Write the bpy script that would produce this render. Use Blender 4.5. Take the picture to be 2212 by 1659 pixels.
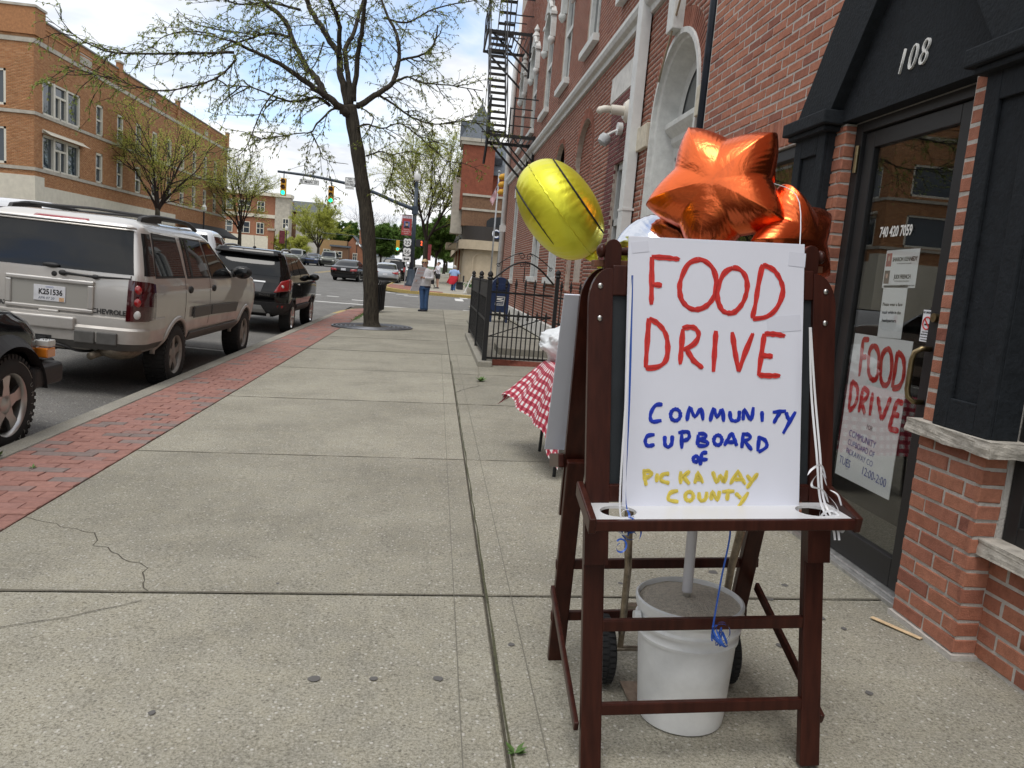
import bpy, bmesh, math, random
import numpy as np
from mathutils import Vector, Matrix, noise
from mathutils.geometry import tessellate_polygon
for _o in list(bpy.data.objects): bpy.data.objects.remove(_o)
SC = bpy.context.scene
COL = SC.collection
random.seed(7)
R_ = math.radians
CAM_H = 1.4
_R = ((0.99192126, 0.06837637, 0.10684987), (-0.09603746, -0.14553825, 0.98468037), (0.08287961, -0.98698698, -0.13779579))
cd = bpy.data.cameras.new('camera'); cam = bpy.data.objects.new('camera', cd); COL.objects.link(cam)
cd.sensor_fit = 'HORIZONTAL'; cd.sensor_width = 36.0; cd.lens = 36.0 * 1661 / 2212
cd.clip_start = 0.05; cd.clip_end = 4000
cam.matrix_world = Matrix(((_R[0][0], -_R[0][1], -_R[0][2], 0), (_R[1][0], -_R[1][1], -_R[1][2], 0), (_R[2][0], -_R[2][1], -_R[2][2], CAM_H), (0, 0, 0, 1)))
SC.camera = cam
SUN_EL, SUN_AZ = 66.0, 205.0            # azimuth clockwise from +Y: the sun stands behind the camera's left shoulder
world = bpy.data.worlds.new('World'); SC.world = world; world.use_nodes = True
wt = world.node_tree; wt.nodes.clear()
def wn(t, **k):
 n = wt.nodes.new(t)
 for a, b in k.items(): setattr(n, a, b)
 return n
wo = wn('ShaderNodeOutputWorld'); wb = wn('ShaderNodeBackground'); wb.inputs[1].default_value = 0.1
sky = wn('ShaderNodeTexSky', sky_type='NISHITA', sun_disc=False, sun_elevation=R_(SUN_EL), sun_rotation=R_(SUN_AZ), altitude=200, air_density=1.0, dust_density=.5, ozone_density=2.0)
tc = wn('ShaderNodeTexCoord'); sep = wn('ShaderNodeSeparateXYZ'); wt.links.new(tc.outputs['Generated'], sep.inputs[0])
za = wn('ShaderNodeMath', operation='MAXIMUM'); wt.links.new(sep.outputs[2], za.inputs[0]); za.inputs[1].default_value = 0.0
zb = wn('ShaderNodeMath', operation='ADD'); wt.links.new(za.outputs[0], zb.inputs[0]); zb.inputs[1].default_value = 0.16
dx = wn('ShaderNodeMath', operation='DIVIDE'); dy = wn('ShaderNodeMath', operation='DIVIDE')
wt.links.new(sep.outputs[0], dx.inputs[0]); wt.links.new(zb.outputs[0], dx.inputs[1]); wt.links.new(sep.outputs[1], dy.inputs[0]); wt.links.new(zb.outputs[0], dy.inputs[1])
cv = wn('ShaderNodeCombineXYZ'); wt.links.new(dx.outputs[0], cv.inputs[0]); wt.links.new(dy.outputs[0], cv.inputs[1]); cv.inputs[2].default_value = 3.7
n1 = wn('ShaderNodeTexNoise'); n1.inputs['Scale'].default_value = 1.15; n1.inputs['Detail'].default_value = 6; n1.inputs['Roughness'].default_value = 0.55; n1.inputs['Distortion'].default_value = 0.35
wt.links.new(cv.outputs[0], n1.inputs['Vector'])
cr = wn('ShaderNodeMapRange', interpolation_type='SMOOTHSTEP'); cr.inputs[1].default_value = 0.24; cr.inputs[2].default_value = 0.50
wt.links.new(n1.outputs[0], cr.inputs[0])
n2 = wn('ShaderNodeTexNoise'); n2.inputs['Scale'].default_value = 2.3; n2.inputs['Detail'].default_value = 4; n2.inputs['Roughness'].default_value = 0.6
cv2 = wn('ShaderNodeVectorMath', operation='ADD'); cv2.inputs[1].default_value = (5.3, 2.1, 0); wt.links.new(cv.outputs[0], cv2.inputs[0]); wt.links.new(cv2.outputs[0], n2.inputs['Vector'])
ccol = wn('ShaderNodeValToRGB'); ccol.color_ramp.elements[0].position = 0.36; ccol.color_ramp.elements[0].color = (0.72, 0.755, 0.81, 1); ccol.color_ramp.elements[1].position = 0.60; ccol.color_ramp.elements[1].color = (1.0, 1.0, 1.0, 1)
wt.links.new(n2.outputs[0], ccol.inputs[0])
csc = wn('ShaderNodeVectorMath', operation='SCALE'); csc.inputs['Scale'].default_value = 10.5; wt.links.new(ccol.outputs[0], csc.inputs[0])
ssc = wn('ShaderNodeVectorMath', operation='SCALE'); ssc.inputs['Scale'].default_value = 2.1; wt.links.new(sky.outputs[0], ssc.inputs[0])
cmx = wn('ShaderNodeMix', data_type='RGBA'); wt.links.new(cr.outputs[0], cmx.inputs[0]); wt.links.new(ssc.outputs[0], cmx.inputs[6]); wt.links.new(csc.outputs[0], cmx.inputs[7])
wt.links.new(cmx.outputs[2], wb.inputs[0]); wt.links.new(wb.outputs[0], wo.inputs[0])
sl = bpy.data.lights.new('sun', 'SUN'); sl.energy = 1.5; sl.angle = R_(28); sl.color = (1.0, 0.96, 0.9)
so = bpy.data.objects.new('sun', sl); COL.objects.link(so)
_sd = Vector((math.sin(R_(SUN_AZ)) * math.cos(R_(SUN_EL)), math.cos(R_(SUN_AZ)) * math.cos(R_(SUN_EL)), math.sin(R_(SUN_EL))))
so.rotation_euler = _sd.to_track_quat('Z', 'Y').to_euler(); so.location = (0, 0, 60)
SC.view_settings.view_transform = 'Standard'; SC.view_settings.look = 'None'; SC.view_settings.gamma = 1.0; SC.view_settings.use_curve_mapping = False
SC.view_settings.exposure = 0.2
SC.cycles.max_bounces = 4; SC.cycles.diffuse_bounces = 3; SC.cycles.glossy_bounces = 3; SC.cycles.transparent_max_bounces = 8; SC.cycles.caustics_reflective = False; SC.cycles.caustics_refractive = False
MATS = {}
def nt(name):
 m = bpy.data.materials.new(name); m.use_nodes = True
 t = m.node_tree; b = t.nodes['Principled BSDF']
 return m, t, b
def rgb(c): return (c[0], c[1], c[2], 1)
def plain(name, col, rough=0.6, metal=0.0, coat=0.0, emit=None, estr=1.0, spec=0.5, var=0.0, vscale=8.0, bump=0.0, bscale=120.0, trans=0.0, ior=1.45, aniso=0):
 if name in MATS: return MATS[name]
 m, t, b = nt(name); L = t.links
 b.inputs['Base Color'].default_value = rgb(col); b.inputs['Roughness'].default_value = rough; b.inputs['Metallic'].default_value = metal
 b.inputs['Coat Weight'].default_value = coat; b.inputs['Coat Roughness'].default_value = 0.03; b.inputs['Specular IOR Level'].default_value = spec
 b.inputs['IOR'].default_value = ior; b.inputs['Transmission Weight'].default_value = trans
 if emit: b.inputs['Emission Color'].default_value = rgb(emit); b.inputs['Emission Strength'].default_value = estr
 if var or bump:
  tcn = t.nodes.new('ShaderNodeTexCoord')
 if var:
  n = t.nodes.new('ShaderNodeTexNoise'); n.inputs['Scale'].default_value = vscale; n.inputs['Detail'].default_value = 6; n.inputs['Roughness'].default_value = 0.65
  L.new(tcn.outputs['Object'], n.inputs['Vector'])
  r = t.nodes.new('ShaderNodeMapRange'); r.inputs[1].default_value = 0.3; r.inputs[2].default_value = 0.7; r.inputs[3].default_value = 1 - var; r.inputs[4].default_value = 1 + var
  L.new(n.outputs[0], r.inputs[0])
  mx = t.nodes.new('ShaderNodeVectorMath'); mx.operation = 'SCALE'; mx.inputs[0].default_value = col[:3]; L.new(r.outputs[0], mx.inputs['Scale']); L.new(mx.outputs[0], b.inputs['Base Color'])
  r2 = t.nodes.new('ShaderNodeMapRange'); r2.inputs[3].default_value = max(0.02, rough - var * .5); r2.inputs[4].default_value = min(1, rough + var * .5); L.new(n.outputs[0], r2.inputs[0]); L.new(r2.outputs[0], b.inputs['Roughness'])
 if bump:
  n = t.nodes.new('ShaderNodeTexNoise'); n.inputs['Scale'].default_value = bscale; n.inputs['Detail'].default_value = 5
  L.new(tcn.outputs['Object'], n.inputs['Vector'])
  bp = t.nodes.new('ShaderNodeBump'); bp.inputs['Strength'].default_value = bump; bp.inputs['Distance'].default_value = 0.01; L.new(n.outputs[0], bp.inputs['Height']); L.new(bp.outputs[0], b.inputs['Normal'])
 MATS[name] = m; return m
def ramp_mat(name, stops, rough=0.8, rnd_amt=1.0, nscale=25.0, namt=0.25, bump=0.35, bscale=160.0, blotch=0.0, blotch_col=(.7, .66, .6), spec=0.3):
 if name in MATS: return MATS[name]
 m, t, b = nt(name); L = t.links
 oi = t.nodes.new('ShaderNodeObjectInfo'); at = t.nodes.new('ShaderNodeAttribute'); at.attribute_name = 'rnd'
 ad = t.nodes.new('ShaderNodeMath'); L.new(oi.outputs['Random'], ad.inputs[0]); L.new(at.outputs['Fac'], ad.inputs[1])
 fr = t.nodes.new('ShaderNodeMath'); fr.operation = 'FRACT'; L.new(ad.outputs[0], fr.inputs[0])
 cr_ = t.nodes.new('ShaderNodeValToRGB'); e = cr_.color_ramp.elements
 while len(e) < len(stops): e.new(0.5)
 for i, (p, c) in enumerate(stops): e[i].position = p; e[i].color = rgb(c)
 L.new(fr.outputs[0], cr_.inputs[0])
 geo = t.nodes.new('ShaderNodeNewGeometry')
 n = t.nodes.new('ShaderNodeTexNoise'); n.inputs['Scale'].default_value = nscale; n.inputs['Detail'].default_value = 6; n.inputs['Roughness'].default_value = 0.7; L.new(geo.outputs['Position'], n.inputs['Vector'])
 r = t.nodes.new('ShaderNodeMapRange'); r.inputs[1].default_value = 0.3; r.inputs[2].default_value = 0.7; r.inputs[3].default_value = 1 - namt; r.inputs[4].default_value = 1 + namt; L.new(n.outputs[0], r.inputs[0])
 sc = t.nodes.new('ShaderNodeVectorMath'); sc.operation = 'SCALE'; L.new(cr_.outputs[0], sc.inputs[0]); L.new(r.outputs[0], sc.inputs['Scale'])
 out = sc.outputs[0]
 if blotch:
  n3 = t.nodes.new('ShaderNodeTexNoise'); n3.inputs['Scale'].default_value = 7; n3.inputs['Detail'].default_value = 8; n3.inputs['Roughness'].default_value = 0.75; L.new(geo.outputs['Position'], n3.inputs['Vector'])
  r3 = t.nodes.new('ShaderNodeMapRange'); r3.inputs[1].default_value = 0.58; r3.inputs[2].default_value = 0.75; r3.inputs[4].default_value = blotch; L.new(n3.outputs[0], r3.inputs[0])
  mx = t.nodes.new('ShaderNodeMix'); mx.data_type = 'RGBA'; L.new(r3.outputs[0], mx.inputs[0]); L.new(out, mx.inputs[6]); mx.inputs[7].default_value = rgb(blotch_col); out = mx.outputs[2]
 L.new(out, b.inputs['Base Color']); b.inputs['Roughness'].default_value = rough; b.inputs['Specular IOR Level'].default_value = spec
 if bump:
  nb = t.nodes.new('ShaderNodeTexNoise'); nb.inputs['Scale'].default_value = bscale; nb.inputs['Detail'].default_value = 4; L.new(geo.outputs['Position'], nb.inputs['Vector'])
  bp = t.nodes.new('ShaderNodeBump'); bp.inputs['Strength'].default_value = bump; bp.inputs['Distance'].default_value = 0.006; L.new(nb.outputs[0], bp.inputs['Height']); L.new(bp.outputs[0], b.inputs['Normal'])
 MATS[name] = m; return m
class MB:
 def __init__(s): s.v = []; s.f = []
 def add(s, vs, fs, M=None):
  o = len(s.v)
  s.v += [tuple(M @ Vector(p)) for p in vs] if M is not None else [tuple(p) for p in vs]
  s.f += [tuple(i + o for i in f) for f in fs]; return s
 def box(s, c, d, M=None, rz=0, rx=0, ry=0):
  x, y, z = d[0] / 2, d[1] / 2, d[2] / 2
  vs = [(-x, -y, -z), (x, -y, -z), (x, y, -z), (-x, y, -z), (-x, -y, z), (x, -y, z), (x, y, z), (-x, y, z)]
  T = Matrix.Translation(c)
  if rz or rx or ry: T = T @ Matrix.Rotation(rz, 4, 'Z') @ Matrix.Rotation(ry, 4, 'Y') @ Matrix.Rotation(rx, 4, 'X')
  if M is not None: T = M @ T
  return s.add(vs, [(0, 3, 2, 1), (4, 5, 6, 7), (0, 1, 5, 4), (1, 2, 6, 5), (2, 3, 7, 6), (3, 0, 4, 7)], T)
 def mm(s, a, b):
  return s.box([(a[i] + b[i]) / 2 for i in range(3)], [abs(b[i] - a[i]) for i in range(3)])
 def bar(s, a, b, w, h, up=(0, 0, 1)):
  a, b = Vector(a), Vector(b); d = b - a; l = d.length; d.normalize()
  sd = d.cross(Vector(up))
  if sd.length < 1e-6: sd = d.cross(Vector((1, 0, 0)))
  sd.normalize(); u = sd.cross(d)
  M = Matrix(((d.x, sd.x, u.x, (a.x + b.x) / 2), (d.y, sd.y, u.y, (a.y + b.y) / 2), (d.z, sd.z, u.z, (a.z + b.z) / 2), (0, 0, 0, 1)))
  return s.box((0, 0, 0), (l, w, h), M)
 def tube(s, pts, r, n=8, cap=True, closed=False):
  pts = [Vector(p) for p in pts]; N = len(pts)
  rs = r if isinstance(r, (list, tuple)) else [r] * N
  o = len(s.v); t0 = None
  for i, p in enumerate(pts):
   if closed: t = pts[(i + 1) % N] - pts[i - 1]
   else: t = pts[min(i + 1, N - 1)] - pts[max(i - 1, 0)]
   if t.length < 1e-9: t = Vector((0, 0, 1))
   t.normalize()
   if t0 is None:
    a = Vector((0, 0, 1)) if abs(t.z) < 0.9 else Vector((1, 0, 0))
    u = t.cross(a).normalized()
   else:
    u = (u - t * u.dot(t))
    if u.length < 1e-6: u = t.orthogonal()
    u.normalize()
   w = t.cross(u); t0 = t
   for k in range(n):
    a = 2 * math.pi * k / n
    s.v.append(tuple(p + (u * math.cos(a) + w * math.sin(a)) * rs[i]))
  m = N if closed else N - 1
  for i in range(m):
   for k in range(n):
    a = o + i * n + k; b = o + i * n + (k + 1) % n; j = (i + 1) % N
    s.f.append((a, b, o + j * n + (k + 1) % n, o + j * n + k))
  if cap and not closed:
   s.f.append(tuple(o + k for k in reversed(range(n)))); s.f.append(tuple(o + (N - 1) * n + k for k in range(n)))
  return s
 def cyl(s, a, b, r, n=16, r2=None): return s.tube([a, b], [r, r if r2 is None else r2], n)
 def lathe(s, prof, n=24, M=None, cap=True):
  vs = []; fs = []
  for r, z in prof:
   for k in range(n):
    a = 2 * math.pi * k / n; vs.append((r * math.cos(a), r * math.sin(a), z))
  for i in range(len(prof) - 1):
   for k in range(n): fs.append((i * n + k, i * n + (k + 1) % n, (i + 1) * n + (k + 1) % n, (i + 1) * n + k))
  if cap: fs.append(tuple(reversed(range(n)))); fs.append(tuple((len(prof) - 1) * n + k for k in range(n)))
  return s.add(vs, fs, M)
 def prism(s, poly, d, M=None):
  n = len(poly)
  vs = [(p[0], p[1], 0) for p in poly] + [(p[0], p[1], d) for p in poly]
  fs = [(i, (i + 1) % n, n + (i + 1) % n, n + i) for i in range(n)]
  tri = tessellate_polygon([[Vector((p[0], p[1], 0)) for p in poly]])
  ar = sum(poly[i][0] * poly[(i + 1) % n][1] - poly[(i + 1) % n][0] * poly[i][1] for i in range(n))
  for t in tri:
   a, b, c = t
   q = (poly[b][0] - poly[a][0]) * (poly[c][1] - poly[a][1]) - (poly[c][0] - poly[a][0]) * (poly[b][1] - poly[a][1])
   if q < 0: a, b, c = c, b, a
   fs.append((c, b, a)); fs.append((n + a, n + b, n + c))
  if ar < 0: fs = [f if len(f) == 3 else tuple(reversed(f)) for f in fs]
  return s.add(vs, fs, M)
 def quad(s, a, b, c, d): return s.add([a, b, c, d], [(0, 1, 2, 3)])
 def grid(s, fn, nu, nv, closed_u=False):
  vs = [fn(i / nu, j / nv) for j in range(nv + 1) for i in range(nu + 1)]
  return s.add(vs, [(j * (nu + 1) + i, j * (nu + 1) + i + 1, (j + 1) * (nu + 1) + i + 1, (j + 1) * (nu + 1) + i) for j in range(nv) for i in range(nu)])
 def sphere(s, c, r, n=12, m=8, M=None):
  r3 = r if isinstance(r, (tuple, list)) else (r, r, r)
  T = (M if M is not None else Matrix()) @ Matrix.Translation(c) @ Matrix.Diagonal((r3[0], r3[1], r3[2], 1))
  prof = [(max(1e-4, math.sin(math.pi * j / m)), -math.cos(math.pi * j / m)) for j in range(m + 1)]
  return s.lathe(prof, n, T)
 def mesh(s, name, smooth=False):
  me = bpy.data.meshes.new(name); me.from_pydata(s.v, [], s.f)
  if smooth:
   me.polygons.foreach_set('use_smooth', [True] * len(me.polygons))
  me.update(); return me
def link(name, me, mat, parent=None, loc=None, rot=None):
 o = bpy.data.objects.new(name, me); COL.objects.link(o)
 if mat is not None and me is not None and len(me.materials) == 0: me.materials.append(mat)
 if parent is not None: o.parent = parent
 if loc is not None: o.location = loc
 if rot is not None: o.rotation_euler = rot
 return o
def obj(name, mb, mat, parent=None, smooth=False, bev=0, seg=2, sub=0, loc=None, rot=None, auto=None):
 o = link(name, mb.mesh(name, smooth or auto is not None), mat, parent, loc, rot)
 if auto is not None: sharp(o.data, auto)
 if bev:
  b = o.modifiers.new('bevel', 'BEVEL'); b.width = bev; b.segments = seg; b.limit_method = 'ANGLE'; b.angle_limit = R_(35)
  if not smooth: b.harden_normals = False
 if sub:
  q = o.modifiers.new('sub', 'SUBSURF'); q.levels = sub; q.render_levels = sub
 return o
def sharp(me, ang=35):
 bm = bmesh.new(); bm.from_mesh(me); bmesh.ops.recalc_face_normals(bm, faces=bm.faces)
 for e in bm.edges:
  if len(e.link_faces) == 2 and e.calc_face_angle(0) > R_(ang): e.smooth = False
 for f in bm.faces: f.smooth = True
 bm.to_mesh(me); bm.free()
def tag(o, label, cat, group=None, kind=None):
 if label: o['label'] = label
 if cat: o['category'] = cat
 if group: o['group'] = group
 if kind: o['kind'] = kind
 return o
def thing(name, label, cat, loc=(0, 0, 0), rot=(0, 0, 0), group=None):
 o = bpy.data.objects.new(name, None); COL.objects.link(o); o.location = loc; o.rotation_euler = rot; o.empty_display_size = 0.1
 return tag(o, label, cat, group)
def struct(o): o['kind'] = 'structure'; return o
def copy_tree(o, parent=None):
 c = o.copy(); COL.objects.link(c); c.parent = parent
 for ch in list(o.children): copy_tree(ch, c)
 return c
TMP = bpy.data.scenes.new('tmp')
def bake(o, extra=()):
 for q in (o, *extra): TMP.collection.objects.link(q)
 vl = TMP.view_layers[0]; vl.update(); dg = vl.depsgraph; dg.update()
 me = bpy.data.meshes.new_from_object(o.evaluated_get(dg))
 for q in (o, *extra): TMP.collection.objects.unlink(q)
 return me
def text_mesh(txt, size, extrude=0.001, align='CENTER', offset=0.0, spacing=1.0, shear=0.0, line=1.0):
 cu = bpy.data.curves.new('t', 'FONT'); cu.body = txt; cu.size = size; cu.extrude = extrude; cu.align_x = align; cu.align_y = 'CENTER'; cu.offset = offset; cu.space_character = spacing; cu.shear = shear; cu.space_line = line; cu.resolution_u = 3
 o = bpy.data.objects.new('t', cu)
 me = bake(o)
 bpy.data.objects.remove(o); bpy.data.curves.remove(cu); me.name = 'lettering'; me.materials.clear(); return me
def text(name, txt, size, mat, parent, M, sx=1.0, **k):
 me = text_mesh(txt, size, **k); me.transform(M @ Matrix.Diagonal((sx, 1, 1, 1)))
 return link(name, me, mat, parent)
def frame(o, x, y):
 x = Vector(x).normalized(); y = Vector(y).normalized(); z = x.cross(y)
 return Matrix(((x.x, y.x, z.x, o[0]), (x.y, y.y, z.y, o[1]), (x.z, y.z, z.z, o[2]), (0, 0, 0, 1)))
def proj(p):
 x, y, z = p[0], p[1], p[2] - CAM_H
 c = [_R[0][i] * x + _R[1][i] * y + _R[2][i] * z for i in range(3)]
 if c[2] <= 0.05: return None
 return (1106 + 1661 * c[0] / c[2], 829.5 + 1661 * c[1] / c[2], c[2])
def in_view(p, m=20):
 q = proj(p); return q is not None and -m < q[0] < 2212 + m and -m < q[1] < 1659 + m
def rise(y): return 0.014 * max(0.0, min(y, 220.0) - 28.0)
def gz(x): return 0.03 * x
def rz_(x, y):
 c = max(0.0, 0.03 * (7.0 - abs(x + 10.0))) if y < 27.5 else 0.07
 return -0.225 + c + rise(y)
def hole_span(poly, v):
 xs = []
 n = len(poly)
 for i in range(n):
  a, b = poly[i], poly[(i + 1) % n]
  if (a[1] <= v) != (b[1] <= v): xs.append(a[0] + (v - a[1]) / (b[1] - a[1]) * (b[0] - a[0]))
 xs.sort(); return [(xs[i], xs[i + 1]) for i in range(0, len(xs) - 1, 2)]
_bv = {}
def brick_variants(l, h, d, cham=0.004, n=5):
 key = (round(l, 3), round(h, 3), round(d, 3))
 if key not in _bv:
  out = []
  for k in range(n):
   bm = bmesh.new(); bmesh.ops.create_cube(bm, size=1)
   for v in bm.verts: v.co = Vector((v.co.x * l, v.co.y * h, v.co.z * d))
   top = [e for e in bm.edges if all(v.co.z > 0 for v in e.verts)]
   bmesh.ops.bevel(bm, geom=top, offset=cham, segments=1, affect='EDGES')
   rr = random.Random(k * 31 + 5)
   for v in bm.verts:
    v.co += Vector((rr.uniform(-1, 1), rr.uniform(-1, 1), rr.uniform(-1, 1) if v.co.z > 0 else 0)) * cham * 0.5
   bm.normal_update(); me = bpy.data.meshes.new('brick'); bm.to_mesh(me); bm.free(); out.append(me)
  _bv[key] = out
 return _bv[key]
def brick_rows(U, V, pitch_l, pitch_h, gap, holes, region=None, header=False):
 out = []; v = V[0]; row = 0
 while v < V[1] - 0.02:
  v1 = min(v + pitch_h - gap, V[1]); vm = (v + v1) / 2
  cuts = []
  for h in holes: cuts += hole_span(h, vm)
  cuts.sort()
  u = U[0] - (pitch_l / 2 if row % 2 else 0)
  while u < U[1]:
   a, b = max(u, U[0]), min(u + pitch_l - gap, U[1])
   segs = [(a, b)]
   for c0, c1 in cuts:
    ns = []
    for s0, s1 in segs:
     if c1 <= s0 or c0 >= s1: ns.append((s0, s1))
     else:
      if c0 - s0 > 0.02: ns.append((s0, c0))
      if s1 - c1 > 0.02: ns.append((c1, s1))
    segs = ns
   for s0, s1 in segs:
    if s1 - s0 > 0.03: out.append((s0, s1, v, v1))
   u += pitch_l
  v += pitch_h; row += 1
 return out
def place_bricks(parent, M, rects, proud, mat, max_ind=300, name='brick', only_visible=True, jitter=0.0015, thick=0.03):
 items = []
 for r in rects:
  c = M @ Vector(((r[0] + r[1]) / 2, (r[2] + r[3]) / 2, proud)); q = proj(c)
  vis = q is not None and -30 < q[0] < 2242 and -30 < q[1] < 1689
  items.append((q[2] if vis else 1e6 + c.length, r, c))
 items.sort(key=lambda t: t[0])
 ind = [t for t in items[:max_ind] if t[0] < 1e6]
 rest = items[len(ind):]
 rt = M.to_3x3().to_4x4(); pm = parent.matrix_basis.inverted() if parent else Matrix()
 rr = random.Random(11)
 for d, r, c in ind:
  l, h = r[1] - r[0], r[3] - r[2]
  sl_ = round(l, 2) if abs(l - 0.2) > 0.02 else 0.2
  L0 = 0.2; me = rr.choice(brick_variants(L0, 0.057, thick)) if l > 0.12 else rr.choice(brick_variants(0.1, 0.057, thick))
  if len(me.materials) == 0: me.materials.append(mat)
  o = bpy.data.objects.new(name, me)
  if me.materials[0] != mat:
   o.material_slots[0].link = 'OBJECT'; o.material_slots[0].material = mat
  COL.objects.link(o); o.parent = parent
  base = 0.2 if l > 0.12 else 0.1
  off = M.to_3x3() @ Vector((0, 0, -thick / 2 + rr.uniform(-jitter, jitter)))
  o.matrix_local = pm @ (Matrix.Translation(c + off) @ rt @ Matrix.Rotation(rr.uniform(-.006, .006), 4, 'Z') @ Matrix.Diagonal((l / base, h / 0.057, 1, 1)))
 if rest:
  n = len(rest); A = np.array([t[1] for t in rest]); rng = np.random.default_rng(3)
  pr = proud + rng.uniform(-jitter, jitter, n)
  V = np.zeros((n, 8, 3)); c = 0.003
  for k, (iu, iv, top) in enumerate([(0, 2, 0), (1, 2, 0), (1, 3, 0), (0, 3, 0), (0, 2, 1), (1, 2, 1), (1, 3, 1), (0, 3, 1)]):
   V[:, k, 0] = A[:, iu] + (c if iu == 0 else -c) * top; V[:, k, 1] = A[:, iv] + (c if iv == 2 else -c) * top; V[:, k, 2] = pr if top else -0.004
  Mn = np.array(pm @ M); V = V.reshape(-1, 3) @ Mn[:3, :3].T + Mn[:3, 3]
  F = np.array([(4, 5, 6, 7), (0, 1, 5, 4), (1, 2, 6, 5), (2, 3, 7, 6), (3, 0, 4, 7)])
  F = (F[None] + (np.arange(n) * 8)[:, None, None]).reshape(-1)
  me = bpy.data.meshes.new('bricks'); me.vertices.add(n * 8); me.vertices.foreach_set('co', V.ravel())
  me.loops.add(len(F)); me.loops.foreach_set('vertex_index', F.astype(np.int32)); me.polygons.add(n * 5)
  me.polygons.foreach_set('loop_start', np.arange(0, n * 20, 4, dtype=np.int32)); me.polygons.foreach_set('loop_total', np.full(n * 5, 4, dtype=np.int32))
  me.update(calc_edges=True)
  at = me.attributes.new('rnd', 'FLOAT', 'FACE'); at.data.foreach_set('value', np.repeat(rng.random(n), 5))
  o = link('brick_courses', me, mat, parent); o['kind'] = 'stuff'
def holed_wall(parent, name, M, outer, holes, depth, mat, reveal_mat=None):
 vs = [Vector((p[0], p[1], 0)) for p in outer]; loops = [vs] + [[Vector((p[0], p[1], 0)) for p in h] for h in holes]
 tri = tessellate_polygon(loops); pts = [p for l in loops for p in l]
 mb = MB(); fs = []
 for a, b, c in tri:
  n = (pts[b] - pts[a]).cross(pts[c] - pts[a]).z
  fs.append((a, b, c) if n > 0 else (c, b, a))
 mb.add(pts, fs, M)
 for h in holes:
  n = len(h); ar = sum(h[i][0] * h[(i + 1) % n][1] - h[(i + 1) % n][0] * h[i][1] for i in range(n))
  hh = h if ar > 0 else list(reversed(h))
  q = [(p[0], p[1], 0) for p in hh] + [(p[0], p[1], -depth) for p in hh]
  mb.add(q, [((i + 1) % n, i, n + i, n + (i + 1) % n) for i in range(n)], M)
 return obj(name, mb, mat, parent)
def rect(u0, v0, u1, v1): return [(u0, v0), (u1, v0), (u1, v1), (u0, v1)]
def arch(u0, v0, u1, vs, n=14, rise=None):
 c = (u0 + u1) / 2; r = (u1 - u0) / 2; ry = r if rise is None else rise
 return [(u0, v0), (u1, v0)] + [(c + r * math.cos(math.pi * k / n), vs + ry * math.sin(math.pi * k / n)) for k in range(n + 1)]
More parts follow.
